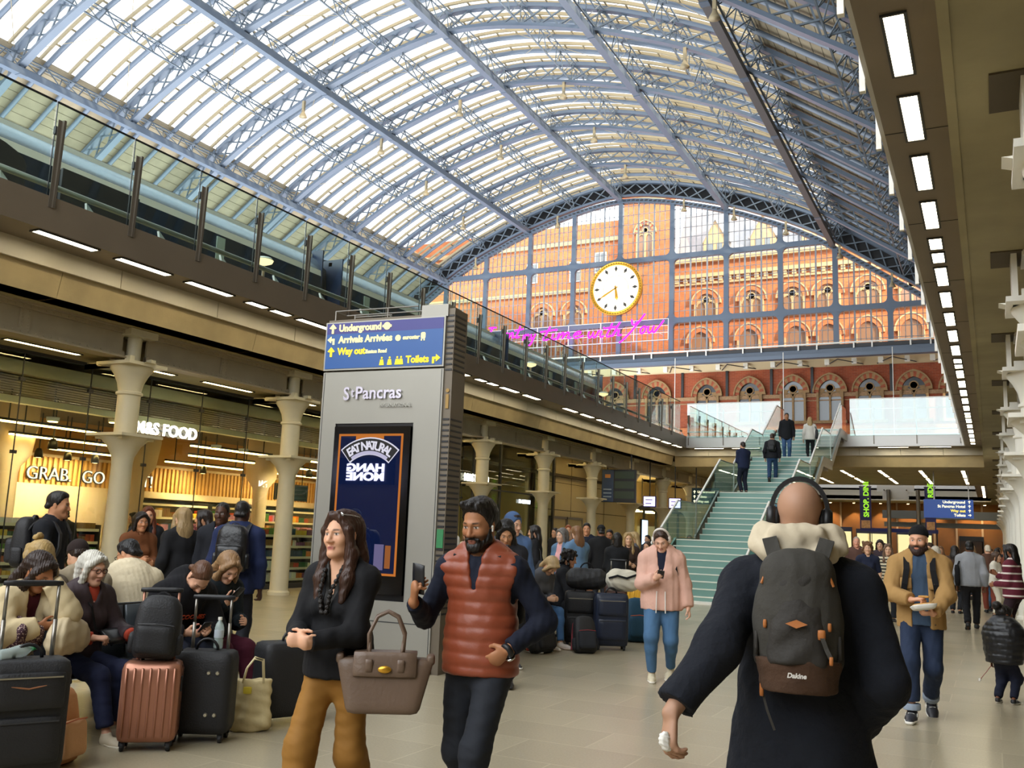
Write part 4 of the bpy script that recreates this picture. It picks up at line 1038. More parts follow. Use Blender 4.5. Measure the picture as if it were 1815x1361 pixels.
# ================================================================== staircase
TREAD = mat('stair_teal', '86a89e', 0.35, var=0.05, vs=4)
RISER = mat('stair_riser', '7a9d94', 0.3)
NOSE = mat('stair_nosing', 'dcdccf', 0.4)
GLT = glass('stair_glass', (0.82, 0.93, 0.90), 1.0)
SX0, SX1 = -7.75, -5.42
t = thing('staircase', 'teal glass-sided staircase climbing in flights to the platform bridge', 'staircase', ((SX0+SX1)/2, 22.9, 0))
cx, cy = (SX0+SX1)/2, 22.9; hw = (SX1-SX0)/2
starts = [22.9, 27.5, 32.1, 36.7]; RIS = 6.17/36; GO = 0.285
for f, ys in enumerate(starts):
    z = f*9*RIS; tb, rb, nb = MB(), MB(), MB()
    for i in range(9):
        y = ys-cy+i*GO; zz = z+i*RIS; last = i == 8
        yt = (ys+9*GO+(starts[f+1]-ys-9*GO if f < 3 else YV-ys-9*GO))-cy if last else y+GO
        rb.box(-hw, hw, y, y+0.02, zz, zz+RIS-0.03); tb.box(-hw, hw, y, yt+0.02, zz+RIS-0.03, zz+RIS); nb.box(-hw, hw, y-0.012, y+0.03, zz+RIS-0.026, zz+RIS+0.003)
    rb.build('risers', RISER, t); tb.build('treads', TREAD, t); nb.build('nosings', NOSE, t)
    ye = ys+9*GO-cy; y2 = (starts[f+1] if f < 3 else YV)-cy; y1 = ys-cy
    for sx, nm in ((-hw-0.1, 'train side'), (hw+0.1, 'pillar side')):
        MB().prism([(sx, y1-0.1, z-0.25 if f else 0), (sx, ye, z+9*RIS-0.3), (sx, y2, z+9*RIS-0.3), (sx, y2, z+9*RIS+0.04), (sx, ye, z+9*RIS+0.04), (sx, y1-0.1, z+0.1)], (0.05 if sx > 0 else -0.05, 0, 0)).build('stringer', STEELP if f else TREAD, t)
        MB().prism([(sx, y1-0.05, z+0.06), (sx, ye, z+9*RIS+0.06), (sx, y2-0.1, z+9*RIS+0.06), (sx, y2-0.1, z+9*RIS+1.05), (sx, ye+0.15, z+9*RIS+1.05), (sx, y1-0.05, z+1.1)], (0.015, 0, 0)).build('glass_side', GLT, t)
        MB().beam((sx, y1-0.05, z+1.12), (sx, ye+0.15, z+9*RIS+1.08), 0.05, 0.05).build('handrail', WHITE, t)
        MB().beam((sx, ye+0.15, z+9*RIS+1.07), (sx, y2-0.1, z+9*RIS+1.07), 0.03, 0.03).build('edge_trim', STEEL, t); MB().beam((sx, y1-0.05, z+0.15), (sx, y1-0.05, z+1.12), 0.04, 0.04, (0, 1, 0)).build('newel', STEEL, t)
    b = MB(); b.prism([(-hw, y1+0.25, z-0.02 if f else 0.0), (-hw, ye, z+9*RIS-0.35), (-hw, y2, z+9*RIS-0.35), (-hw, y2, z+9*RIS-0.05), (-hw, ye-0.1, z+9*RIS-0.2), (-hw, y1+0.02, z+0.0)], (2*hw, 0, 0)); b.build('soffit', BRONZE, t)
    if f == 0: MB().box(-hw-0.15, hw+0.15, -0.35, 0.0, 0, 0.06).build('foot_kerb', WHITE, t)

# ================================================================== second void and far concourse
b = MB().box(-13, 0, 66.0, 66.1, ZS-0.25, ZT); struct('trim_30', b, STEELP)
b = MB().box(-13, 0, 66.4, 66.9, ZB-0.3, 5.3); struct('trim_31', b, PANEL)
struct('ceiling_14', MB().box(-26, 9, 66.4, 92, 4.7, 4.93), SOFF)
struct('ceiling_15', MB().box(-26, 9, 66.1, 92, ZT-0.15, ZT), SOFF)
WOODO = mat('orange_wood', 'a06c3a', 0.45, var=0.1, vs=1.5)
struct('wall_far', MB().box(-14, 0.6, 72.0, 72.3, 0, 4.7), WOODO, 'orange timber shop fronts at the far end')
struct('wall_far_2', MB().box(-26, -14, 58, 58.3, 0, 4.93), PANEL)
b = MB()
for x in (-9.8, -7.9, -6.0, -3.6, -2.2, -0.6): b.box(x-0.06, x+0.06, 71.9, 72.0, 0, 4.7)
struct('trim_32', b, PLAST)
SHOPG = emis('shop_glow', 'e8dca0', 1.3)
for i, (x0, x1, z1, m) in enumerate(((-10.6, -9.1, 2.6, SHOPG), (-8.7, -6.7, 2.5, SHOPG), (-6.0, -3.8, 2.5, SHOPG), (-2.0, -0.6, 2.2, mat('dark_shop', '4a3018', 0.4)))):
    t = thing('shop_bay', ('dark' if i == 3 else 'bright')+' shop opening in the far timber wall, %s from the stairs' % ordn(i), 'shop front', ((x0+x1)/2, 71.93, 0), 0, 'shop fronts in the far timber wall')
    w = x1-x0; MB().box(-w/2, w/2, -0.03, 0.03, 0.05, z1).build('opening', m, t); MB().box(-w/2-0.06, w/2+0.06, -0.12, 0.05, z1, z1+0.32).build('fascia_board', mat('shop_navy', '23284a', 0.4) if i < 3 else BLACK, t)
    MB().box(-w/2-0.05, -w/2, -0.08, 0.05, 0, z1).box(w/2, w/2+0.05, -0.08, 0.05, 0, z1).box(-0.02, 0.02, -0.06, 0.05, 0, z1).build('frame', DARKG, t)
for i, x in enumerate((-10.4, -8.8, -7.0, -5.2, -3.6, -1.4, -0.4)):
    t = thing('downlight', 'warm downlight over the far timber wall, %s from the stairs' % ordn(i), 'light', (x, 71.2, 4.62), 0, 'downlights over the far timber wall')
    MB().lathe([(0.1, 0), (0.11, 0.08)], n=10).build('trim_ring', WHITE, t, True); MB().lathe([(0.08, -0.01), (0.08, 0)], n=10).build('lens', LAMPW, t)
    ld = bpy.data.lights.new('far_spot', 'SPOT'); ld.energy = 170; ld.color = (1, 0.75, 0.4); ld.spot_size = R_(75); ld.spot_blend = 0.6; ld.shadow_soft_size = 0.08
    lo = bpy.data.objects.new('far_spot', ld); COL.objects.link(lo); lo.parent = t; lo.location = (0, 0, -0.05); lo.rotation_euler = (R_(18), 0, 0)
t = thing('overhead_sign_beam', 'long dark blue sign beam across the far concourse', 'sign', (-4.7, 60, 2.45))
MB().box(-1.9, 1.9, -0.08, 0.08, 0, 0.22).build('beam', mat('sign_deepblue', '22307e', 0.4), t)
MB().box(-1.86, -1.8, -0.04, 0.04, -2.45, 0).box(1.8, 1.86, -0.04, 0.04, -2.45, 0).build('leg', DARKG, t)
for i, x in enumerate((-5.26, -3.7)):
    o = MB().lathe([(0.16, 0), (0.11, 0.1), (0.11, 4.85)], n=14).build('steel_mast', STEEL, smooth=True, angle=40); o.location = (x, 58, 0); tag(o, 'grey steel mast in the far opening, %s from the stairs' % ordn(i), 'mast', 'masts in the far opening')
b = MB().box(-6.2, 0.5, 64, 64.3, 3.4, 3.9).box(-6.2, 0.5, 65, 65.2, 2.9, 3.2)
struct('trim_33', b, mat('grey_beam', '6f6f68', 0.5))
t = thing('stepped_panel', 'white stepped screen hanging in the far opening', 'panel', (-4.9, 58.14, 4.3)); MB().prism([(-1.0, 0, 0.85), (-1.0, 0, 0.45), (-0.7, 0, 0.45), (-0.7, 0, 0.0), (0.7, 0, 0.0), (0.7, 0, 0.45), (1.0, 0, 0.45), (1.0, 0, 0.85)], (0, 0.08, 0)).build('panel', WHITE, t)
for s in (-1, 1): MB().box(s*0.6-0.02, s*0.6+0.02, -0.25, 0.0, 0.5, 0.56).build('hanger', DARKG, t)
n = 0
for y in np.arange(54.6, 65.5, 1.48):
    strip('ceiling_light', -0.36, y, y+1.1, 4.9, 0.14, 'light strip along the far opening above the pillars, %s from the bridge' % ordn(n), 'light strips beyond the bridge', LAMPF); n += 1
struct('ceiling_16', MB().box(-0.75, 0, YB2, 66, 4.9, 5.0), BRONZE)

# ================================================================== signs
GREENT = emis('banner_green', '9fe03a', 1.2)
def banner(x, y, z0, z1, w, txts, lab):
    t = thing('hanging_banner', lab, 'banner', (x, y, z0), 0, 'vertical blue banners')
    h = z1-z0
    MB().box(-w/2, w/2, -0.02, 0.02, 0, h).build('cloth', mat('banner_blue', '2b2f74', 0.6), t)
    MB().box(-w/2-0.03, w/2+0.03, -0.03, 0.03, h, h+0.05).box(-w/2+0.04, -w/2+0.06, -0.01, 0.01, h, h+0.3).box(w/2-0.06, w/2-0.04, -0.01, 0.01, h, h+0.3).build('rail', DARKG, t)
    for (tx, zz, s) in txts: place(text_mb(tx, s, 0.01, 0.012), (w*0.28, -0.03, zz), (0, 0, 1), (-1, 0, 0)).build('lettering', GREENT, t)
    MB().box(-w/2+0.06, w/2-0.06, -0.03, -0.02, 0.15, 0.55).build('picture_panel', mat('banner_pic', 'c9a07a', 0.6, var=0.4, vs=9), t)
banner(-5.85, 52, 2.35, 4.62, 0.56, (('SHOP. DINE.', 0.72, 0.36),), 'blue banner reading SHOP. DINE. in green, nearer the stairs')
banner(-2.76, 52, 2.35, 4.62, 0.5, (('EAT. RIDE.', 1.0, 0.34),), 'blue banner with green letters behind the blue direction sign')
t = thing('direction_sign', 'blue hanging direction sign with white arrows under the bridge', 'sign', (-1.65, 44.5, 2.89))
MB().box(-0.97, 0.97, -0.06, 0.06, 0, 0.79).build('panel', mat('sign_blue_lit', '1f4fa8', 0.35, emit=0.25), t)
for s in (-0.55, 0.8): MB().box(s-0.02, s+0.02, -0.02, 0.02, 0.79, 2.0).build('hanger', STEEL, t)
for i, (tx, m) in enumerate((('Underground', SIGNW), ('St Pancras Hotel', SIGNW), ('Way out', SIGNY), ('Toilets', SIGNW))):
    z = 0.63-i*0.185; place(text_mb(tx, 0.16, 0.01, 0.004, 'RIGHT'), (0.66, -0.07, z), (1, 0, 0)).build('lettering', m, t)
def arrow(c, s, d, m, par, y=-0.07, nm='arrow', th=0.01):
    c = Vector(c); P = {'U': [(0, .5), (.42, .06), (.24, -.02), (.11, .12), (.11, -.5), (-.11, -.5), (-.11, .12), (-.24, -.02), (-.42, .06)]}['U']
    a = {'U': 0, 'L': PI/2, 'R': -PI/2}[d]
    pts = [(c.x+s*(p[0]*math.cos(a)-p[1]*math.sin(a)), y, c.z+s*(p[0]*math.sin(a)+p[1]*math.cos(a))) for p in P]
    MB().prism(pts, (0, -th, 0)).build(nm, m, par)
for i, d in enumerate('UUUR'): arrow((0.82, 0, 0.69-i*0.185), 0.13, d, SIGNW, t)
t = thing('departure_board', 'blue and black departure board hung between the far columns', 'departure board', (-13.7, 36.5, 2.95), R_(8))
MB().box(-0.72, 0.72, -0.08, 0.08, 0, 1.35).build('case', mat('board_dark', '15181d', 0.4), t); MB().box(-0.70, -0.22, -0.09, -0.08, 0.02, 1.33).build('blue_panel', mat('board_blue', '2e4468', 0.4), t)
for i in range(3): MB().box(-0.17, 0.66, -0.09, -0.08, 0.16+i*0.41, 0.46+i*0.41).build('screen', mat('screen_grey', '3f4a40', 0.2, emit=0.12), t)
MB().box(-0.58, -0.35, -0.095, -0.09, 1.0, 1.15).build('emblem', mat('board_orange', 'c98a4a', 0.5), t)
for i in range(3): MB().box(-0.64, -0.3, -0.095, -0.09, 0.2+i*0.15, 0.25+i*0.15).build('text_line', mat('board_text', '8ea3bd', 0.5), t)
for s in (-0.5, 0.5): MB().box(s-0.02, s+0.02, -0.02, 0.02, 1.35, 1.98).build('hanger', DARKG, t)
for (x, y, z, lab) in ((-13.55, 40, 2.95, 'bright lilac hanging screen beyond the departure board'), (-13.0, 42, 2.97, 'dimmer violet hanging screen nearer the stairs')):
    t = thing('hanging_screen', lab, 'screen', (x, y, z)); MB().box(-0.3, 0.3, -0.05, 0.05, -0.05, 0.45).build('case', mat('screen_case', '2b2560', 0.4), t)
    MB().box(-0.26, 0.26, -0.06, -0.05, 0.0, 0.42).build('display', emis('lilac', 'd9ccff', 2.6 if y < 41 else 0.9), t)
    for k in range(2): MB().box(-0.18, 0.1+0.05*k, -0.065, -0.06, 0.1+0.16*k, 0.14+0.16*k).build('text_line', mat('screen_text', '4b3fa0', 0.5), t)
    MB().box(-0.02, 0.02, -0.02, 0.02, 0.45, 4.93-z).build('hanger', DARKG, t)
t = thing('direction_sign', 'dark teal direction sign with white arrows seen through the stair glass', 'sign', (-11.9, 43, 3.2))
MB().box(-0.6, 0.7, -0.05, 0.05, 0, 0.75).build('panel', mat('sign_teal', '123540', 0.35), t)
for i, tx in enumerate(('Underground', 'Tickets', 'Way out')): place(text_mb(tx, 0.15, 0.01, 0.003), (-0.32, -0.06, 0.52-0.22*i), (1, 0, 0)).build('lettering', SIGNW, t); arrow((-0.46, 0, 0.57-0.22*i), 0.15, 'U', SIGNW, t, -0.06)
for s in (-0.4, 0.5): MB().box(s-0.02, s+0.02, -0.02, 0.02, 0.75, 1.73).build('hanger', DARKG, t)

# ------------------------------------------------------------------ sign pillar
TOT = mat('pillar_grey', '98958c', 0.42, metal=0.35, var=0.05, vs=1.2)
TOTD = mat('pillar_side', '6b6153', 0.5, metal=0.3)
t = thing('sign_pillar', 'tall grey wayfinding pillar with blue direction panel and dark screen', 'sign pillar', (-6.99, 8.65, 0), R_(3.814))
b = MB()
fr = [(-0.0, 0), (0.0, 3.3), (1.6, 3.33), (1.6, 0)]
DP = 0.34
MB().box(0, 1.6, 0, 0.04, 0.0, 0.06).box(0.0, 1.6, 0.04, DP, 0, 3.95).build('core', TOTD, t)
b = MB().box(0, 0.215, 0, 0.04, 0.06, 3.31).box(1.25, 1.6, 0, 0.04, 0.06, 3.31).box(0.215, 1.25, 0, 0.04, 2.70, 3.31).box(0.215, 1.25, 0, 0.04, 0.06, 0.73)
b.build('front_panel', TOT, t)
MB().box(0.005, 1.595, -0.003, 0.0, 0.502, 0.512).box(0.02, 0.026, -0.003, 0, 0.06, 3.3).box(1.574, 1.58, -0.003, 0, 0.06, 3.3).build('panel_joint', DARKG, t)
MB().box(0.0, 1.6, -0.012, 0.04, 3.33, 3.91).build('sign_box', mat('sign_edge', '9a9890', 0.4, metal=0.5), t)
MB().box(0.02, 1.58, -0.018, -0.012, 3.35, 3.765).build('blue_panel', mat('sign_blue_b', '20508f', 0.35, emit=0.12), t); MB().box(0.02, 1.58, -0.018, -0.012, 3.765, 3.895).build('navy_panel', mat('sign_navy_b', '302f78', 0.35, emit=0.12), t)
def tt(txt, u, z, s, m, nm='lettering', bold=0.004, sx=0.92, shear=0.0, align='LEFT'): return place(text_mb(txt, s, 0.006, bold, align, shear, sx), (u, -0.022, z), (1, 0, 0)).build(nm, m, t)
PALE = emis('sign_pale', 'fff3b0', 1.5)
tt('Underground', 0.19, 3.795, 0.115, PALE); tt('Arrivals Arrivées', 0.195, 3.655, 0.115, PALE); tt('Way out', 0.19, 3.515, 0.115, SIGNY); tt('Euston Road', 0.575, 3.518, 0.06, PALE, bold=0.002)
tt('Toilets', 1.12, 3.385, 0.115, SIGNY); tt('eurostar', 1.06, 3.66, 0.068, PALE, bold=0.002, shear=0.2)
arrow((0.105, 0, 3.83), 0.115, 'U', PALE, t, -0.02); arrow((0.10, 0, 3.55), 0.115, 'U', SIGNY, t, -0.02)
def bent_arrow(c, s, d, m):
    f = -1 if d == 'L' else 1
    P = [(-.35, -.45), (-.35, .18), (.05, .18), (.05, .42), (.5, .07), (.05, -.28), (.05, -.04), (-.13, -.04), (-.13, -.45)]
    MB().prism([(c[0]+f*s*p[0], -0.02, c[1]+s*p[1]) for p in P], (0, -0.006, 0)).build('bent_arrow', m, t)
bent_arrow((0.095, 3.69), 0.115, 'L', PALE); bent_arrow((1.5, 3.42), 0.12, 'R', SIGNY)
MB().lathe([(0.03, 0), (0.045, 0.0), (0.045, 0.006), (0.03, 0.006), (0.03, 0)], (0.845, -0.02, 3.83), 20, M=MX).box(0.785, 0.905, -0.028, -0.02, 3.817, 3.843).build('underground_roundel', PALE, t)
MB().lathe([(0.026, 0), (0.036, 0), (0.036, 0.005), (0.026, 0.005), (0.026, 0)], (1.0, -0.02, 3.68), 16, M=MX).box(0.985, 1.015, -0.025, -0.02, 3.676, 3.684).box(0.996, 1.004, -0.025, -0.02, 3.665, 3.695).build('star_emblem', PALE, t)
MB().rbox((1.325, -0.022, 3.695), (0.07, 0.006, 0.085), 0.02, 4).build('train_pictogram', PALE, t); MB().box(1.30, 1.315, -0.025, -0.02, 3.635, 3.655).box(1.335, 1.35, -0.025, -0.02, 3.635, 3.655).build('train_feet', PALE, t)
for k, u in enumerate((0.80, 0.905, 1.005, 1.055)):
    MB().ball((u, -0.022, 3.455), (0.013, 0.004, 0.013), 8).build('pictogram_head', SIGNY, t)
    MB().prism([(u-0.03, -0.02, 3.37), (u-0.018, -0.02, 3.435), (u+0.018, -0.02, 3.435), (u+0.03, -0.02, 3.37)], (0, -0.006, 0)).build('pictogram_body', SIGNY, t)
SILV = mat('silver_letters', 'd9d6ea', 0.25, metal=0.6)
tt('S', 0.31, 2.975, 0.215, SILV, bold=0.004, sx=0.85); tt('t', 0.415, 3.01, 0.15, SILV, bold=0.002, sx=0.85); tt('Pancras', 0.47, 2.985, 0.205, SILV, bold=0.0035, sx=0.98); tt('INTERNATIONAL', 0.80, 2.885, 0.058, mat('grey_letters', 'a7a49b', 0.5), bold=0.001)
MB().box(0.215, 1.25, 0.02, 0.10, 0.73, 2.70).build('screen_recess', mat('recess', '0b0b0c', 0.3), t)
MB().box(0.23, 1.235, -0.03, 0.02, 0.80, 2.66).build('screen_case', mat('screen_black', '060606', 0.12), t)
MB().box(0.30, 0.325, -0.034, -0.03, 1.0, 2.575).box(1.125, 1.15, -0.034, -0.03, 1.0, 2.575).box(0.30, 1.15, -0.034, -0.03, 1.0, 1.025).box(0.30, 1.15, -0.034, -0.03, 2.55, 2.575).box(0.53, 0.90, -0.034, -0.03, 2.45, 2.55).build('orange_frame', emis('ad_orange', 'd9813a', 0.75), t)
DISP = mat('ad_display', '0c1636', 0.005, emit=0.12, spec=0.8)
MB().box(0.325, 1.125, -0.032, -0.03, 1.025, 2.55).build('display', DISP, t)
# arched brand plate on the advert
AC = (0.725, 1.95); AR = 0.52
def arc_band(r0, r1, a0, a1, y, m, nm, n=14):
    b = MB()
    for i in range(n):
        p, q = a0+(a1-a0)*i/n, a0+(a1-a0)*(i+1)/n
        b.prism([(AC[0]+r*math.sin(a), y, AC[1]+r*math.cos(a)) for (r, a) in ((r0, p), (r0, q), (r1, q), (r1, p))], (0, -0.002, 0))
    return b.build(nm, m, t)
arc_band(0.385, 0.585, -0.72, 0.72, -0.034, emis('ad_white', 'e8e6f4', 0.9), 'plate_border'); arc_band(0.40, 0.57, -0.70, 0.70, -0.037, mat('plate_black', '0a0a0a', 0.3), 'plate')
arc_band(0.39, 0.43, -0.6, 0.6, -0.040, emis('ad_lilac', 'cfcbe8', 0.8), 'plate_strip')
ws = {'E': .9, 'A': 1.05, 'T': .95, ' ': .6, 'N': 1.1, 'U': 1.05, 'R': 1.0, 'L': .85}
tot = sum(ws[c] for c in 'EAT NATURAL'); a = -0.62
for c in 'EAT NATURAL':
    da = 1.24*ws[c]/tot; am = a+da/2; a += da
    if c != ' ':
        r = 0.445; o = (AC[0]+r*math.sin(am), -0.041, AC[1]+r*math.cos(am))
        place(text_mb(c, 0.135, 0.004, 0.004, 'CENTER', sx=0.95), o, (math.cos(am), 0, -math.sin(am)), (math.sin(am), 0, math.cos(am))).build('plate_letter', emis('ad_white', 'e8e6f4', 0.9), t)
tt('fruit & nut bars', 0.60, 2.345, 0.035, mat('plate_ink', '3a3650', 0.5), bold=0)
MB().box(0.86, 0.98, -0.034, -0.032, 1.06, 1.34).build('advert_bar', emis('ad_bar', '8f86b5', 0.5), t); MB().box(1.0, 1.07, -0.034, -0.032, 1.08, 1.33).build('advert_wrapper', emis('ad_orange2', 'c77a45', 0.5), t)
# ribbed vent side
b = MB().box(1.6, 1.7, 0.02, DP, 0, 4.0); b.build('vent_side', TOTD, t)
b = MB()
for z in np.arange(0.62, 3.95, 0.062):
    if 2.75 < z < 3.25: continue
    b.box(1.698, 1.706, 0.03, DP-0.04, z, z+0.02); b.box(1.61, 1.69, 0.012, 0.022, z, z+0.02)
b.build('vent_slots', BLACK, t)
MB().box(1.612, 1.69, 0.008, 0.02, 1.33, 1.53).build('green_notice', mat('notice_green', '2f7a4a', 0.5), t)
place(text_mb('i', 0.34, 0.006, 0.004, 'CENTER'), (1.655, 0.012, 2.86), (1, 0, 0)).build('info_letter', mat('dull_gold', '9c7a3a', 0.5), t)
MB().box(1.28, 1.62, 0.0, DP, 3.91, 4.05).build('top_box', TOT, t)
b = MB()
for (p, q) in (((0.08, 0.05, 4.06), (1.2, 0.05, 4.06)), ((0.08, 0.28, 4.06), (1.2, 0.28, 4.06)), ((0.08, 0.05, 4.06), (0.08, 0.28, 4.06)), ((0.08, 0.05, 3.92), (0.08, 0.05, 4.06)), ((0.2, 0.28, 3.92), (0.2, 0.28, 4.06)), ((0.8, 0.05, 3.92), (0.8, 0.05, 4.06)), ((0.3, 0.15, 4.0), (0.8, 0.15, 4.0))): b.tube([p, q], 0.008, 6)
b.build('top_rack', STEEL, t)
MB().box(-0.02, 1.62, -0.01, DP+0.02, 0, 0.05).build('plinth', BRONZE, t)

# ================================================================== train on the far platform
TX = -17.5
TGREY = mat('train_silver', 'aab4c2', 0.22, metal=0.75, var=0.05, vs=1); TCREAM = mat('train_cream', 'd6d2c6', 0.4); TGL = mat('train_glass', '1c2430', 0.08); TROOF = mat('train_roof', '6b6b68', 0.6); TNAV = mat('train_navy', '2b3550', 0.3)
PROF = [(0.0, 6.35, 1), (0.0, 7.95, 2), (0.03, 8.86, 3), (0.06, 9.04, 0), (0.12, 9.2, 0), (0.28, 9.42, 0), (0.5, 9.5, 4), (0.55, 9.66, 4), (1.3, 9.85, 4), (2.7, 9.85, 4)]
def car(y0, y1, lab, nose=0):
    t = thing('train_carriage', lab, 'train', (TX, (y0+y1)/2, ZT), 0, 'carriages of the parked train'); L = y1-y0
    for (i0, i1, nm, m) in ((0, 1, 'lower_side', TNAV), (1, 2, 'window_band', TGL), (2, 3, 'cream_band', TCREAM), (3, 6, 'shoulder', TGREY), (6, 9, 'roof', TROOF)):
        P = [(-p[0], p[1]-ZT) for p in PROF[i0:i1+1]]; b = MB(); vs = []
        for (x, z) in P: vs += [(x, -L/2, z), (x, L/2, z)]
        b.add(vs, [(2*i, 2*i+1, 2*i+3, 2*i+2) for i in range(len(P)-1)]); b.build(nm, m, t, True)
    MB().box(-2.7, -0.02, -L/2, -L/2+0.05, 0.2, 3.5).box(-2.7, -0.02, L/2-0.05, L/2, 0.2, 3.5).box(-2.7, -2.65, -L/2, L/2, 0.2, 3.65).build('end_wall', TNAV, t)
    y = -L/2+1.2
    while y < L/2-1.4:
        MB().box(-0.06, 0.012, y, y+0.28, 1.85, 2.62).build('window_pillar', mat('train_pillar', '9aa79c', 0.4), t); y += 2.9
    MB().box(-0.55, -0.42, -L/2, L/2, 3.30, 3.42).build('gutter', WHITE, t)
car(-2, 9.6, 'silver train carriage on the far platform, nearest the viewer'); car(10.0, 21.3, 'silver train carriage on the far platform, middle one with the row of windows'); car(22.2, 33.0, 'silver train carriage beyond the coupling gap'); car(33.4, 44, 'silver train carriage furthest along the platform')
t = thing('train_coupling', 'dark gangway between the two middle carriages', 'coupling', (TX-1.3, 21.75, ZT)); MB().rbox((0, 0, 1.9), (1.6, 0.95, 2.7), 0.2, 4).build('gangway', BLACK, t, True); MB().box(-0.4, 0.6, -0.3, 0.3, 0.1, 0.6).build('coupler', DARKG, t)
SEATD = mat('platform_dark', '24242a', 0.35)
for i, (y0, y1, h, cv) in enumerate(((6.4, 9.1, 1.25, True), (9.75, 11.35, 1.12, False))):
    t = thing('platform_bench', 'dark high-backed platform bench behind the balustrade, %s' % ('with the curved back' if cv else 'with the square back'), 'bench', (-13.7, (y0+y1)/2, ZT+0.012)); L = y1-y0
    top = [(math.sin(a)*L/2, h-0.35+0.35*math.cos(a)) for a in np.linspace(-PI/2, PI/2, 13)] if cv else [(-L/2, h), (L/2, h)]
    MB().prism([(0, -L/2, 0.25)]+[(0, p[0], p[1]) for p in top]+[(0, L/2, 0.25)], (-0.06, 0, 0)).build('back', SEATD, t); MB().box(-0.5, 0, -L/2, L/2, 0.4, 0.46).build('seat', SEATD, t)
    for s in (-1, 1): MB().box(-0.4, -0.1, s*(L/2-0.3)-0.03, s*(L/2-0.3)+0.03, 0, 0.4).build('leg', DARKG, t)

# lit signs on the viewer's side of the hall that only show as reflections in the glass and the screen
struct('wall_bakery', MB().box(2.4, 2.6, 33, 40, 0, 4.85), PANEL)
t = thing('shop_sign', 'white lit bakery name mirrored in the shop glass beside the second column', 'sign', (2.36, 36.85, 3.36)); place(text_mb('PAUL', 0.46, 0.03, 0.006), (-0.06, 0, 0), (0, -1, 0)).build('lettering', emis('bakery_glow', 'fffaf0', 30.0), t); MB().box(-0.04, 0.04, -1.5, 0.2, -0.1, -0.06).build('mounting_bar', DARKG, t)
t = thing('exchange_sign', 'white lit exchange lettering mirrored in the screen of the sign pillar', 'sign', (-17.7, -13.9, 3.32)); MB().box(-2.2, 0.4, -0.1, -0.04, -0.15, 0.85).build('backing', mat('exchange_back', '1a1a3a', 0.5), t)
for tx, z in (('HANG', 0.34), ('MONE', 0.0)): place(text_mb(tx, 0.42, 0.03, 0.02, sx=1.35), (0, 0.0, z), (-1, 0, 0)).build('lettering', emis('exchange_glow', 'd9dcff', 22.0), t)
# ================================================================== figures: bodies and clothes grown as smooth distance fields
def A3(p): return np.array(p, float)
def unit(v):
    v = A3(v); n = np.linalg.norm(v); return v/n if n > 1e-9 else A3((0, 0, 1))
def rotm(yaw=0, pitch=0, roll=0):
    """yaw turns to the figure's left, pitch nods down, roll tips to its right (degrees)."""
    y, p, r = map(math.radians, (yaw, pitch, roll))
    Rz = np.array([[math.cos(y), -math.sin(y), 0], [math.sin(y), math.cos(y), 0], [0, 0, 1]])
    Rx = np.array([[1, 0, 0], [0, math.cos(p), math.sin(p)], [0, -math.sin(p), math.cos(p)]])
    Ry = np.array([[math.cos(r), 0, math.sin(r)], [0, 1, 0], [-math.sin(r), 0, math.cos(r)]])
    return Rz @ Rx @ Ry
class Field:
    def __init__(s): s.pr = []; s.R = np.eye(3); s.o = np.zeros(3); s.sc = 1.0; s.clips = []
    def frame(s, R=None, o=(0, 0, 0), sc=1.0):
        s.R = np.eye(3) if R is None else R; s.o = A3(o); s.sc = sc; return s
    def pt(s, p): return s.R @ (A3(p)*s.sc)+s.o
    def cone(s, a, b, ra, rb=None, k=0.02, lat=None, ratio=1.0, op=0, clips=()):
        rb = ra if rb is None else rb
        a = s.pt(a); b = s.pt(b)
        L = np.linalg.norm(b-a)
        u = (b-a)/L if L > 1e-9 else A3((0, 0, 1))
        if lat is None: lat = A3((1, 0, 0)) if abs(u[0]) < 0.9 else A3((0, 1, 0))
        else: lat = s.R @ A3(lat)
        w = lat-u*(lat@u); w = unit(w); d = np.cross(u, w)
        r = max(ra, rb)*s.sc
        s.pr.append((0, (a, u, w, d, L, ra*s.sc, rb*s.sc, ratio), k*s.sc, op, np.minimum(a, b)-r, np.maximum(a, b)+r, [(s.pt(c), s.R @ unit(n)) for c, n in clips])); return s
    def ell(s, c, rad, k=0.02, R=None, op=0, clips=()):
        c = s.pt(c); rad = A3(rad if hasattr(rad, '__len__') else (rad,)*3)*s.sc
        M = s.R if R is None else s.R @ R
        r = max(rad)
        s.pr.append((1, (c, M.T, rad), k*s.sc, op, c-r, c+r, [(s.pt(q), s.R @ unit(n)) for q, n in clips])); return s
    def clip(s, p, n): s.clips.append((s.pt(p), s.R @ unit(n))); return s       # keeps the side away from n
    def bbox(s):
        ad = [q for q in s.pr if q[3] == 0]
        return np.min([q[4] for q in ad], 0)-0.015, np.max([q[5] for q in ad], 0)+0.015
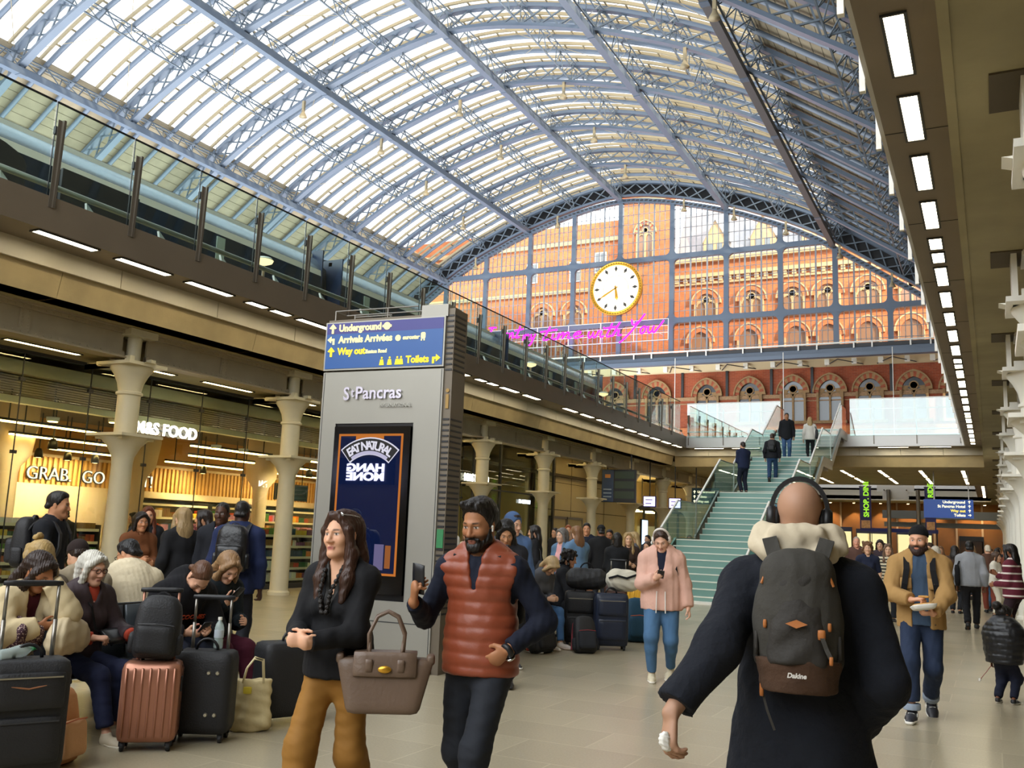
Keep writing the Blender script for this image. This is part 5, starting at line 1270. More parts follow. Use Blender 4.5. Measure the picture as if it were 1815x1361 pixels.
def _prim(q, X, Y, Z):
    if q[0] == 0:
        a, u, w, d, L, ra, rb, ratio = q[1]
        x, y, z = X-a[0], Y-a[1], Z-a[2]
        h = x*u[0]+y*u[1]+z*u[2]; p = x*w[0]+y*w[1]+z*w[2]; e = (x*d[0]+y*d[1]+z*d[2])/ratio
        t = np.clip(h/L, 0, 1) if L > 1e-9 else 0*h
        v = np.sqrt(p*p+e*e+(h-t*L)**2)-(ra+(rb-ra)*t)
        v = v*(0.5+0.5*ratio) if ratio != 1 else v
    else:
        c, M, rad = q[1]
        x, y, z = X-c[0], Y-c[1], Z-c[2]
        P = [(M[i, 0]*x+M[i, 1]*y+M[i, 2]*z)/rad[i] for i in range(3)]
        k0 = np.sqrt(P[0]**2+P[1]**2+P[2]**2); k1 = np.sqrt((P[0]/rad[0])**2+(P[1]/rad[1])**2+(P[2]/rad[2])**2)
        v = k0*(k0-1)/np.maximum(k1, 1e-6)
    for c, n in q[6]: v = np.maximum(v, (X-c[0])*n[0]+(Y-c[1])*n[1]+(Z-c[2])*n[2])
    return v
def _axis(lo, hi, h, fine):
    ed = [lo]; x = lo
    while x < hi:
        st = h
        for (a, b, f) in fine:
            if a-f < x < b: st = min(st, f)
            elif x < a < x+st: st = max(a-x, f)
        x += st; ed.append(x)
    return np.array(ed, np.float64)
def mesh_field(F, h, fine=()):
    lo, hi = F.bbox()
    ax = [_axis(lo[i], hi[i], h, [(f[0][i], f[1][i], f[2]) for f in fine]) for i in range(3)]
    xs, ys, zs = ax
    V = np.full((len(xs), len(ys), len(zs)), 0.2, np.float32)
    mg = h*2.2
    for q in F.pr:
        m = mg+q[2]
        sl = []
        for i in range(3):
            a = np.searchsorted(ax[i], q[4][i]-m); b = np.searchsorted(ax[i], q[5][i]+m); sl.append(slice(a, b))
        if any(t.stop <= t.start for t in sl): continue
        X = xs[sl[0]][:, None, None]; Y = ys[sl[1]][None, :, None]; Z = zs[sl[2]][None, None, :]
        v = _prim(q, X, Y, Z); o = V[tuple(sl)]; k = max(q[2], 1e-4)
        if q[3] == 0:
            hh = np.maximum(k-np.abs(o-v), 0)/k; V[tuple(sl)] = np.minimum(o, v)-hh*hh*k*0.25
        else:
            hh = np.maximum(k-np.abs(o+v), 0)/k; V[tuple(sl)] = np.maximum(o, -v)+hh*hh*k*0.25
    for c, n in F.clips:
        V = np.maximum(V, ((xs-c[0])*n[0])[:, None, None]+((ys-c[1])*n[1])[None, :, None]+((zs-c[2])*n[2])[None, None, :])
    V[0], V[-1], V[:, 0], V[:, -1], V[:, :, 0], V[:, :, -1] = (np.maximum(v, 1e-3) for v in (V[0], V[-1], V[:, 0], V[:, -1], V[:, :, 0], V[:, :, -1]))
    I = V < 0
    c = np.zeros(tuple(n-1 for n in V.shape), np.int8)
    off = [(i, j, k) for i in (0, 1) for j in (0, 1) for k in (0, 1)]
    for (i, j, k) in off: c += I[i:i+c.shape[0], j:j+c.shape[1], k:k+c.shape[2]]
    act = np.argwhere((c > 0) & (c < 8))
    if not len(act): return np.zeros((0, 3)), np.zeros((0, 4), int)
    idx = np.full(c.shape, -1, np.int64); idx[tuple(act.T)] = np.arange(len(act))
    pos = np.zeros((len(act), 3)); cnt = np.zeros(len(act))
    for a in range(3):
        for j in (0, 1):
            for k in (0, 1):
                o = [0, 0, 0]; b, d = [i for i in range(3) if i != a]; o[b] = j; o[d] = k
                p0 = act+np.array(o); o2 = list(o); o2[a] = 1; p1 = act+np.array(o2)
                v0 = V[tuple(p0.T)].astype(float); v1 = V[tuple(p1.T)].astype(float)
                cr = (v0 < 0) != (v1 < 0); t = np.where(cr, v0/np.where(cr, v0-v1, 1), 0)
                P = np.stack([ax[i][p0[:, i]] for i in range(3)], 1); P[:, a] += t*(ax[a][p1[:, a]]-ax[a][p0[:, a]])
                pos[cr] += P[cr]; cnt[cr] += 1
    pos /= cnt[:, None]
    quads = []
    for a in range(3):
        b, d = [(1, 2), (2, 0), (0, 1)][a]
        s0 = [slice(None)]*3; s1 = [slice(None)]*3; s0[a] = slice(0, -1); s1[a] = slice(1, None)
        for q in (b, d): s0[q] = slice(1, -1); s1[q] = slice(1, -1)
        i0 = I[tuple(s0)]; i1 = I[tuple(s1)]
        for sg, mk in ((1, i0 & ~i1), (-1, ~i0 & i1)):
            e = np.argwhere(mk)
            if not len(e): continue
            e[:, b] += 1; e[:, d] += 1
            def cell(db, dd):
                q = e.copy(); q[:, b] -= db; q[:, d] -= dd; return idx[tuple(q.T)]
            Q = np.stack([cell(1, 1), cell(0, 1), cell(0, 0), cell(1, 0)], 1)
            quads.append(Q if sg > 0 else Q[:, ::-1])
    return pos, np.concatenate(quads)
def vnormals(P, Q):
    n = np.cross(P[Q[:, 2]]-P[Q[:, 0]], P[Q[:, 3]]-P[Q[:, 1]]); N = np.zeros_like(P)
    for i in range(4): np.add.at(N, Q[:, i], n)
    return N/np.maximum(np.linalg.norm(N, axis=1), 1e-12)[:, None]
def relax(P, Q, it=1, f=0.5):
    for _ in range(it):
        S = np.zeros_like(P); c = np.zeros(len(P))
        for i in range(4):
            for j in ((i+1) % 4, (i+3) % 4): np.add.at(S, Q[:, i], P[Q[:, j]]); np.add.at(c, Q[:, i], 1)
        P = P*(1-f)+f*S/np.maximum(c, 1)[:, None]
    return P
def field_obj(name, F, h, m, parent, fine=(), disp=None, colour=None, sm=1, post=0):
    P, Q = mesh_field(F, h, fine)
    if not len(P): return None
    if sm: P = relax(P, Q, sm)
    if disp is not None: P = P+vnormals(P, Q)*disp(P)[:, None]
    if post: P = relax(P, Q, post, 0.6)
    me = bpy.data.meshes.new(name); me.vertices.add(len(P)); me.vertices.foreach_set('co', P.astype(np.float32).ravel())
    me.loops.add(Q.size); me.loops.foreach_set('vertex_index', Q.astype(np.int32).ravel())
    me.polygons.add(len(Q)); me.polygons.foreach_set('loop_start', np.arange(0, Q.size, 4, dtype=np.int32))
    me.polygons.foreach_set('use_smooth', np.ones(len(Q), bool)); me.update(calc_edges=True); me.validate()
    me.materials.append(m)
    if colour is not None:
        c = np.ones((len(P), 4), np.float32); c[:, :3] = colour(P)
        me.color_attributes.new('Col', 'FLOAT_COLOR', 'POINT').data.foreach_set('color', c.ravel())
    o = bpy.data.objects.new(name, me); COL.objects.link(o); o.parent = parent
    return o
def wob(P, f, seed=0):
    r = np.random.default_rng(seed); v = 0
    for i in range(4):
        d = r.normal(size=3)*f*(1+0.6*i); v = v+np.sin(P@d+r.uniform(0, 6.28))/(1+0.5*i)
    return v/2.2

def cloth(col, rough=0.85, bump=0.35, bs=9, var=0.08, stretch=None, sheen=0.0, spec=0.3):
    return mat('cloth_'+col+('_%d%d' % (int(rough*100), int(bs))), col, rough, var=var, vs=5, bump=bump, bs=bs, stretch=stretch, sheen=sheen, spec=spec)
def stripes(name, c1, c2, freq, duty=0.35):
    if name in MATS: return MATS[name]
    m = mat(name, c1, 0.85, bump=0.3, bs=9); nt = m.node_tree; n = nt.nodes; l = nt.links; p = n['Principled BSDF']
    tc = n.new('ShaderNodeTexCoord'); sx = n.new('ShaderNodeSeparateXYZ'); l.new(tc.outputs['Object'], sx.inputs[0])
    mu = n.new('ShaderNodeMath'); mu.operation = 'MULTIPLY'; mu.inputs[1].default_value = freq; l.new(sx.outputs['Z'], mu.inputs[0])
    fr = n.new('ShaderNodeMath'); fr.operation = 'FRACT'; l.new(mu.outputs[0], fr.inputs[0])
    lt = n.new('ShaderNodeMath'); lt.operation = 'LESS_THAN'; lt.inputs[1].default_value = duty; l.new(fr.outputs[0], lt.inputs[0])
    mx = n.new('ShaderNodeMix'); mx.data_type = 'RGBA'; mx.inputs[6].default_value = (*lin(c1), 1); mx.inputs[7].default_value = (*lin(c2), 1)
    l.new(lt.outputs[0], mx.inputs[0]); l.new(mx.outputs[2], p.inputs['Base Color'])
    return m
def hairmat(col, rough=0.45): return mat('hair_'+col, col, rough, var=0.22, vs=14, bump=0.7, bs=34, stretch=(1, 1, 0.22), spec=0.4)
SKINM = mat('skin', 'd8a988', 0.5, attr=True, spec=0.35)
DENIM = cloth('35567d', 0.8, 0.3, 14); BLACKC = cloth('17181c'); NAVYC = cloth('1a2036')

# ------------------------------------------------------------------ skeleton
def ik(a, b, l1, l2, pole):
    d = b-a; D = np.linalg.norm(d)
    if D > (l1+l2)*0.999: b = a+d/D*(l1+l2)*0.999; D = (l1+l2)*0.999
    u = (b-a)/D; x = (l1*l1-l2*l2+D*D)/(2*D); hgt = math.sqrt(max(l1*l1-x*x, 0))
    p = A3(pole)-u*(A3(pole)@u); return a+u*x+unit(p)*hgt, b
class Rig:
    def __init__(s, H=1.75, female=False, pelvis=None, lean=0, side=0, twist=0, head=(0, 0, 0), hands=None, elbow=None, feet=None, knee=None, broad=1.0, hs=None, seat=False, stoop=0):
        s.H = H; S = s.S = H/1.75; s.female = female; s.broad = broad
        s.P = A3(pelvis if pelvis is not None else (0, 0, 0.525*H))
        s.T = rotm(0, lean, side); s.TW = s.T @ rotm(twist, 0, 0)
        U = s.T @ A3((0, 0, 1)); s.U = U
        fw = s.TW @ A3((0, 1, 0)); s.fw = fw; rt = s.TW @ A3((1, 0, 0)); s.rt = rt
        s.neck = s.P+U*(0.303*H)+fw*(0.012*S)+(rotm(0, stoop) @ A3((0, 0.1*S, 0))-A3((0, 0.1*S, 0)))*(1 if stoop else 0)
        w = (0.093 if female else 0.104)*H*(0.5+0.5*broad)
        s.sh = {'R': s.neck-U*(0.038*H)+rt*w, 'L': s.neck-U*(0.038*H)-rt*w}
        s.HR = s.TW @ rotm(*head); s.hs = (hs or 1.0)*(0.5+0.5*S)
        s.hd = s.neck+(U*0.6+(s.HR @ A3((0, 0, 1)))*0.4)*(0.165*s.hs)+fw*(0.028*S)+fw*(0.02*max(0, head[1])/30)
        s.hip = {'R': s.P+A3((0.052*H, 0, -0.012*H)), 'L': s.P+A3((-0.052*H, 0, -0.012*H))}
        s.wr, s.el, s.kn, s.an, s.ft = {}, {}, {}, {}, {}
        hands = hands or {}; elbow = elbow or {}; feet = feet or {}; knee = knee or {}
        for sd, x in (('R', 1), ('L', -1)):
            t = A3(hands.get(sd, (x*0.25*S*broad, 0.03*S, 0.48*H)))
            s.el[sd], s.wr[sd] = ik(s.sh[sd], t, 0.172*H, 0.15*H, elbow.get(sd, (x*0.5, -1, -0.4)))
            f = feet.get(sd, (x*0.09*S, 0.0, 0.0, -x*8, 0))
            F = rotm(f[3] if len(f) > 3 else 0, f[4] if len(f) > 4 else 0, 0)
            s.ft[sd] = (A3(f[:3]), F); an = A3(f[:3])+F @ A3((0, -0.035*S, 0.085*S))
            s.kn[sd], s.an[sd] = ik(s.hip[sd], an, 0.245*H, 0.246*H, knee.get(sd, (x*0.08, 1, 0.1)))

def f_torso(F, J, g=0.0, fat=1.0, bust=None, waist=1.0):
    S = J.S; b = J.broad*fat; U, rt = J.U, J.rt; P = J.P; fem = J.female
    hw = (0.172 if fem else 0.162)*S*fat; ww = (0.128 if fem else 0.145)*S*b*waist; cw = (0.148 if fem else 0.168)*S*b
    F.ell(P-J.T @ A3((0, 0.012*S, 0.02*S)), (hw+g, 0.118*S*fat+g, 0.13*S+g), 0.06)
    F.cone(P+U*0.06*S, P+U*0.22*S, hw*0.93+g, ww+g, 0.07, rt, 0.72)
    F.cone(P+U*0.22*S, P+U*0.40*S, ww+g, cw+g, 0.06, rt, 0.70)
    F.cone(P+U*0.40*S, J.neck-U*0.075*S, cw+g, cw*0.86+g, 0.05, rt, 0.66)
    F.cone(J.sh['R']-U*0.012*S, J.sh['L']-U*0.012*S, 0.052*S+g, None, 0.05)
    for sd in 'RL': F.cone(J.neck+U*0.02*S, J.sh[sd]+(J.neck-J.sh[sd])*0.12, 0.05*S+g*0.7, 0.046*S+g*0.7, 0.05)
    if fem if bust is None else bust:
        for x in (-1, 1): F.ell(P+U*0.315*S+J.fw*(0.088*S)+rt*(x*0.068*S), (0.062*S+g*0.8, 0.055*S+g*0.8, 0.062*S+g*0.8), 0.05)
def f_arm(F, J, sd, g=0.0, frac=1.0, fat=1.0, cut=True, r=(0.052, 0.045, 0.043, 0.029)):
    S = J.S; a, e, w = J.sh[sd], J.el[sd], J.wr[sd]; k = 0.03
    F.ell(a, (0.056*S*fat+g,)*3, 0.04)
    if frac <= 0.5:
        q = a+(e-a)*(frac*2); F.cone(a, q, r[0]*S*fat+g, r[1]*S*fat+g, k, clips=[(q, e-a)])
    else:
        F.cone(a, e, r[0]*S*fat+g, r[1]*S*fat+g, k)
        q = e+(w-e)*((frac-0.5)*2); F.cone(e, q+(w-e)*0.02, r[2]*S*fat+g, (r[2]+(r[3]-r[2])*(frac-0.5)*2)*S*fat+g*0.85, k, clips=[(q, w-e)] if cut else ())
def f_leg(F, J, sd, g=0.0, frac=1.0, fat=1.0, cut=True, r=(0.086, 0.058, 0.056, 0.040), break_=0.0):
    S = J.S; h, kn, an = J.hip[sd], J.kn[sd], J.an[sd]
    F.cone(h, kn, r[0]*S*fat+g, r[1]*S*fat+g, 0.05)
    q = kn+(an-kn)*(frac*2-1); F.cone(kn, q, r[2]*S*fat+g, r[3]*S*fat+g, 0.04, clips=[(q, an-kn)] if cut else ())
    if frac > 0.7: F.ell(kn+(an-kn)*0.28-unit(np.cross(np.cross(an-kn, J.fw), an-kn))*(-0.012*S), (0.05*S*fat+g*0.8,)*3, 0.05) if r[3] < 0.05 else None
def f_hand(F, J, sd, curl=0.35, palm=None, dirn=None, spread=1.0, thumb=0.4, scale=1.0, fat=1.0):
    S = J.S*scale*(0.92 if J.female else 1.0); w = J.wr[sd]; fd = unit(w-J.el[sd])
    d = unit(dirn) if dirn is not None else fd
    n = A3(palm) if palm is not None else (A3((-1 if sd == 'R' else 1, 0, 0)))
    n = unit(n-d*(n@d)); t = np.cross(d, n) if sd == 'R' else np.cross(n, d)
    kb = w+d*0.092*S
    F.cone(w, kb-d*0.012*S, 0.030*S*fat, 0.040*S*fat, 0.012, t, 0.50)
    Ls = (0.072, 0.080, 0.074, 0.058); base = (0.030, 0.010, -0.011, -0.030)
    for i in range(4):
        L = Ls[i]*S; c = curl*(1+0.10*(i-1)) if not hasattr(curl, '__len__') else curl[i]; r = 0.0088*S*fat
        p = kb+t*base[i]*S-d*0.008*S; dd = unit(d+t*base[i]*1.2*spread*(1-min(1, c)))
        for j, (fr, an) in enumerate(((0.45, 0.75), (0.31, 1.15), (0.24, 0.8))):
            a = an*c*1.35; ax = np.cross(dd, n); ax = unit(ax); nn = np.cross(ax, dd)
            dn = unit(dd*math.cos(a)+nn*math.sin(a)); q = p+dn*L*fr
            F.cone(p, q, r*(1-0.07*j), r*(0.93-0.08*j), 0.005); n_ = n; dd = dn; p = q
    p = w+d*0.022*S+t*0.024*S+n*0.006*S; q = p+unit(d*0.75+t*0.75+n*0.35)*0.044*S
    F.cone(p, q, 0.014*S*fat, 0.0115*S*fat, 0.012)
    q2 = q+unit(d*1.0+t*(0.35-0.5*thumb)+n*(0.2+0.9*thumb))*0.032*S; F.cone(q, q2, 0.0105*S*fat, 0.0095*S*fat, 0.005)
    q3 = q2+unit(d*0.9-t*0.4*thumb+n*(0.1+0.9*thumb))*0.026*S; F.cone(q2, q3, 0.0095*S*fat, 0.008*S*fat, 0.005)
def f_head(F, J, k=1.0, jaw=1.0):
    F.frame(J.HR, J.hd, J.hs)
    F.ell((0, -0.014, 0.036), (0.073, 0.094, 0.084), 0.03)
    F.ell((0, 0.028, -0.030), (0.059*(0.5+0.5*jaw), 0.062, 0.082), 0.04)
    for x in (-1, 1): F.cone((x*0.048*jaw, 0.005, -0.062), (x*0.014, 0.066, -0.100), 0.024, 0.022, 0.03)
    F.ell((0, 0.079, -0.101), (0.019, 0.017, 0.016), 0.02)
    F.cone((0, 0.088, 0.008), (0, 0.110, -0.034), 0.0085, 0.0125, 0.014)
    for x in (-1, 1):
        F.ell((x*0.013, 0.100, -0.039), (0.009, 0.011, 0.008), 0.008)
        F.cone((x*0.012, 0.086, 0.020), (x*0.042, 0.074, 0.016), 0.010, 0.008, 0.016)
        F.ell((x*0.040, 0.064, -0.030), (0.022, 0.020, 0.024), 0.03)
    for x in (-1, 1): F.ell((x*0.031, 0.099, 0.000), (0.017, 0.014, 0.011), 0.014, op=1)
    for x in (-1, 1): F.ell((x*0.031, 0.074, 0.000), 0.0135, 0.003)
    for x in (-1, 1): F.cone((x*0.020, 0.087, 0.0085), (x*0.042, 0.081, 0.0075), 0.0042, 0.0035, 0.004)
    F.cone((-0.017, 0.090, -0.067), (0.017, 0.090, -0.067), 0.0065, None, 0.007); F.cone((0, 0.092, -0.066), (0, 0.0925, -0.066), 0.008, None, 0.008)
    F.cone((-0.013, 0.088, -0.077), (0.013, 0.088, -0.077), 0.0075, None, 0.007)
    F.cone((-0.024, 0.097, -0.0715), (0.024, 0.097, -0.0715), 0.0022, None, 0.004, op=1)
    for x in (-1, 1):
        R = rotm(x*-18, 0, x*8)
        F.ell((x*0.074, -0.008, -0.012), (0.009, 0.019, 0.031), 0.010, R); F.ell((x*0.083, -0.004, -0.008), (0.005, 0.010, 0.016), 0.006, R, op=1)
    F.frame()
    F.cone(J.neck-J.U*0.03*J.S, J.hd+J.HR @ A3((0, -0.022, -0.055))*J.hs, (0.052 if J.female else 0.060)*J.S, (0.050 if J.female else 0.058)*J.hs, 0.03)
def face_colour(J, skin, lips=None, brow=None, stubble=None, eye='3a2a20', blush=0.12, grey=False):
    sk = A3(lin(skin)); lp = A3(lin(lips)) if lips else sk*A3((0.86, 0.60, 0.58)); bw = A3(lin(brow or '2a1d15')); ec = A3(lin(eye))
    st = A3(lin(stubble)) if stubble else None
    def f(P):
        q = ((P-J.hd)/J.hs) @ J.HR; x, y, z = np.abs(q[:, 0]), q[:, 1], q[:, 2]
        c = np.tile(sk, (len(P), 1))
        def mixin(m, col):
            m = np.clip(m, 0, 1)[:, None]; c[:] = c*(1-m)+col*m
        front = (y > 0.045)
        mixin(blush*np.exp(-(((x-0.040)/0.02)**2+((z+0.03)/0.02)**2))*front, sk*A3((1.05, 0.62, 0.58)))
        mixin(0.25*np.exp(-(((x-0.0)/0.014)**2+((z+0.038)/0.014)**2))*front, sk*A3((1.0, 0.72, 0.66)))
        mixin(0.22*np.exp(-(((x-0.031)/0.022)**2+((z+0.004)/0.013)**2))*front, sk*A3((0.6, 0.45, 0.45)))
        if st is not None:
            m = np.exp(-np.maximum(0, z+0.052)**2/0.0002)*(z < 0.0)*np.clip((y-0.0)/0.02, 0, 1)*(z > -0.135)
            m = m*(1-np.exp(-((x/0.02)**2+((z+0.071)/0.008)**2))); mixin(0.8*m, st)
        mixin(1.1*np.exp(-((x/0.0215)**6+((z+0.0715)/0.0095)**4))*(y > 0.072), lp)
        mixin(np.exp(-(((x-0.031)/0.0165)**6+((z-0.0215-0.05*(0.02-np.abs(x-0.031)))/0.0045)**4))*front*0.9, bw)
        e = np.exp(-(((x-0.031)/0.0125)**6+((z-0.0)/0.0052)**4))*(y > 0.06)
        mixin(e, A3((0.72, 0.69, 0.66))); mixin(np.exp(-(((x-0.031)/0.0058)**6+((z+0.0002)/0.0062)**6))*(y > 0.06)*1.0, ec)
        mixin(0.9*np.exp(-(((x-0.031)/0.0155)**8+((z-0.0062)/0.0018)**4))*(y > 0.06), A3((0.02, 0.015, 0.012)))
        return c
    return f
def hair_field(J, kind, F=None):
    F = F or Field(); F.frame(J.HR, J.hd, J.hs)
    if kind in ('short', 'crop', 'quiff', 'thin'):
        g = {'short': 0.010, 'crop': 0.004, 'quiff': 0.014, 'thin': 0.003}[kind]
        F.ell((0, -0.018, 0.040), (0.073+g, 0.094+g, 0.084+g), 0.02, clips=[((0, 0.056, 0.062), (0, 0.8, -0.42)), ((0, -0.02, -0.045), (0, 0.25, -1))])
        if kind in ('short', 'quiff'):
            F.ell((0, 0.020, 0.098), (0.058, 0.050, 0.022), 0.03)
            for i in range(9): F.cone((0.05*math.sin(i*2.1), 0.015+0.04*math.cos(i*1.7), 0.100), (0.054*math.sin(i*2.1), 0.036+0.04*math.cos(i*1.7), 0.112+0.006*math.sin(i*5)), 0.018, 0.012, 0.02) if kind == 'quiff' else None
        for x in (-1, 1): F.cone((x*0.069, 0.012, 0.03), (x*0.068, 0.010, -0.012), 0.011+g*0.4, 0.005, 0.01)
        F.cone((-0.045, -0.088, -0.03), (0.045, -0.088, -0.03), 0.022+g*0.5, None, 0.03)
    elif kind in ('long', 'waves'):
        F.ell((0, -0.018, 0.040), (0.086, 0.105, 0.095), 0.02, clips=[((0, 0.060, 0.058), (0, 0.80, -0.38))])
        for x in (-1, 1):
            F.cone((x*0.022, 0.062, 0.098), (x*0.074, 0.042, 0.02), 0.024, 0.022, 0.02)
            F.cone((x*0.074, 0.040, 0.02), (x*0.084, 0.022, -0.10), 0.024, 0.030, 0.025)
            F.cone((x*0.084, 0.016, -0.10), (x*0.088, 0.050, -0.23), 0.033, 0.036, 0.03); F.cone((x*0.088, 0.050, -0.23), (x*0.082, 0.085, -0.34), 0.036, 0.018, 0.03)
        F.cone((0, -0.080, 0.02), (0, -0.092, -0.13), 0.082, 0.090, 0.04, (1, 0, 0), 0.6); F.cone((0, -0.092, -0.13), (0, -0.098, -0.32), 0.092, 0.070, 0.04, (1, 0, 0), 0.5)
    elif kind in ('bob', 'fringe', 'wavy'):
        F.ell((0, -0.016, 0.040), (0.088, 0.106, 0.095), 0.02, clips=[((0, 0.066, 0.05), (0, 0.85, -0.35))])
        for x in (-1, 1): F.cone((x*0.076, 0.035, 0.03), (x*0.086, 0.018, -0.10), 0.026, 0.026, 0.02); F.cone((x*0.02, 0.075, 0.09), (x*0.07, 0.05, 0.04), 0.022, 0.02, 0.02)
        F.cone((0, -0.075, 0.0), (0, -0.075, -0.11), 0.086, 0.08, 0.04, (1, 0, 0), 0.6)
    elif kind in ('tied', 'bun', 'pony', 'puff'):
        F.ell((0, -0.018, 0.040), (0.080, 0.101, 0.091), 0.02, clips=[((0, 0.060, 0.066), (0, 0.80, -0.42)), ((0, -0.03, -0.06), (0, 0.2, -1))])
        for x in (-1, 1): F.cone((x*0.03, 0.062, 0.094), (x*0.073, 0.022, 0.01), 0.014, 0.012, 0.02)
        if kind == 'bun': F.ell((0, -0.03, 0.165), (0.038, 0.036, 0.034), 0.015)
        if kind == 'puff': F.ell((0, -0.115, 0.10), (0.062, 0.058, 0.058), 0.012)
        if kind in ('pony', 'tied'): F.cone((0, -0.10, 0.03), (0, -0.135, -0.06), 0.030, 0.034, 0.02); F.cone((0, -0.135, -0.06), (0, -0.12, -0.22), 0.034, 0.014, 0.03)
    elif kind in ('curly', 'afro'):
        F.ell((0, -0.025, 0.045), (0.100, 0.112, 0.100), 0.02, clips=[((0, 0.066, 0.05), (0, 0.85, -0.35))])
        n = 34 if kind == 'curly' else 20
        for i in range(n):
            a = i*2.399; zz = 0.12-0.24*(i/n) if kind == 'curly' else 0.13-0.14*i/n
            rx = 0.085+0.02*math.sin(i*1.3); x, y = rx*math.cos(a), -0.03+rx*1.1*math.sin(a)
            if y > 0.045 and zz < 0.07: continue
            F.ell((x, y, zz), 0.028+0.006*math.sin(i*2.7), 0.012)
    elif kind == 'curlylong':
        F.ell((0, -0.02, 0.045), (0.098, 0.112, 0.102), 0.02, clips=[((0, 0.068, 0.05), (0, 0.85, -0.35))])
        for i in range(70):
            a = i*2.399; t = i/70; zz = 0.12-0.42*t; rx = 0.088+0.045*min(1, t*2.2)+0.015*math.sin(i*1.7)
            x, y = rx*math.cos(a), -0.035+rx*0.95*math.sin(a)
            if y > 0.035 and zz < 0.075 and abs(x) < 0.075: continue
            F.ell((x, y, zz), 0.032+0.006*math.sin(i*2.7), 0.014)
    F.frame(); return F
def f_shoe(J, sd, sole=False):
    F = Field(); o, R = J.ft[sd]; S = J.S*(0.92 if J.female else 1.0); F.frame(R, o, S)
    g = 0.005 if sole else 0
    F.cone((0, -0.055, 0.045), (0, 0.07, 0.036), 0.040+g, 0.046+g, 0.03, (1, 0, 0), 0.9); F.cone((0, 0.07, 0.036), (0, 0.165, 0.024), 0.046+g, 0.036+g, 0.03, (1, 0, 0), 0.8)
    if not sole: F.cone((0, -0.035, 0.05), (0, -0.038, 0.10), 0.042, 0.044, 0.03); F.clip((0, 0, 0.112), (0, -0.15, 1)); F.clip((0, 0, 0.018), (0, 0, -1))
    else: F.clip((0, 0, 0.030), (0, 0, 1))
    F.clip((0, 0, 0.0), (0, 0, -1)); F.frame(); return F

# ------------------------------------------------------------------ whole person
TIER = {0: (0.014, 0.0040, 0.0085, 0.0045), 1: (0.018, 0.0055, 0.012, 0.006), 2: (0.024, 0.0080, 0.018, 0.010), 3: (0.03, 0.011, 0.024, 0.014)}
def person(label, loc, rz, J, skin='d2a184', hair=('short', '2a1f18'), wear=(), tier=1, hands=None, lips=None, brow=None, stubble=None, shoes=('2a2a2c', 'e8e6e0'), group=None, face=True, beard=None, cat='person', showfeet=True, jaw=1.0, fat=1.0, blush=0.12):
    """wear: list of dicts (kind top/legs/skirt + look)."""
    t = thing('person', label, cat, loc, R_(rz), group); t.empty_display_size = 0.3
    hb, hf, hg, hh = TIER[tier]; S = J.S
    F = Field(); f_torso(F, J, -0.010, fat*0.97)
    for sd in 'RL':
        f_arm(F, J, sd, -0.003, 1.0, fat, False); f_leg(F, J, sd, -0.012, 1.0, fat, False)
        f_hand(F, J, sd, **((hands or {}).get(sd, {})), fat=1.0 if tier < 2 else 1.15)
        o, R = J.ft[sd]; F.cone(J.an[sd], o+R @ A3((0, -0.03, 0.05))*S, 0.036*S, 0.034*S, 0.02); F.cone(o+R @ A3((0, -0.045, 0.045))*S*0.92, o+R @ A3((0, 0.12, 0.032))*S*0.9, 0.026*S, 0.018*S, 0.01)
    f_head(F, J, 1.0, jaw)
    fine = [(J.hd-0.15*J.hs, J.hd+0.16*J.hs, hf)]
    for sd in 'RL':
        c = J.wr[sd]+unit(J.wr[sd]-J.el[sd])*0.08*S; fine.append((c-0.10*S, c+0.10*S, hf*1.15 if tier < 2 else hf))
    field_obj('body', F, hb, SKINM, t, fine, colour=face_colour(J, skin, lips, brow or hair[1], stubble, blush=blush), sm=1)
    if hair and hair[0] not in (None, 'bald'):
        HF = hair_field(J, hair[0]); wv = {'long': 0.0022, 'bob': 0.004, 'wavy': 0.0045, 'waves': 0.005, 'curly': 0.006, 'curlylong': 0.009, 'afro': 0.005}.get(hair[0], 0.002)
        field_obj('hair', HF, hh*(1.0 if tier < 2 else 1.2), hairmat(hair[1]), t, disp=lambda P: wv*wob(P*A3((1, 1, 0.35 if 'curl' not in hair[0] else 1)), 130, 3))
    if beard:
        B = Field(); B.frame(J.HR, J.hd, J.hs); d = beard[1] if len(beard) > 1 else 0.010
        for x in (-1, 1): B.cone((x*0.063, 0.012, -0.030), (x*0.054, 0.022, -0.070), 0.012, 0.020+d*0.5, 0.02); B.cone((x*0.050, 0.030, -0.075), (x*0.018, 0.074, -0.102), 0.022+d*0.6, 0.022+d*0.7, 0.02); B.cone((x*0.030, 0.083, -0.064), (x*0.004, 0.094, -0.054), 0.007, 0.007, 0.008); B.cone((x*0.030, 0.080, -0.064), (x*0.026, 0.074, -0.095), 0.010, 0.012, 0.01)
        B.ell((0, 0.078, -0.108), (0.030, 0.022+d*0.4, 0.020+d), 0.02)
        B.ell((0, 0.10, -0.0725), (0.019, 0.022, 0.0085), 0.006, op=1); B.frame()
        field_obj('beard', B, hh, hairmat(beard[0], 0.6), t, disp=lambda P: 0.0015*wob(P, 260, 5))
    for w in wear:
        garment(J, t, w, hg, fat)
    if showfeet and shoes:
        for sd in 'RL':
            so = field_obj('shoe', f_shoe(J, sd), hg*0.7, mat('shoe_'+shoes[0], shoes[0], 0.5, var=0.05), t)
            if shoes[1]: field_obj('shoe_sole', f_shoe(J, sd, True), hg*0.7, mat('sole_'+shoes[1], shoes[1], 0.6), so or t)
    return t
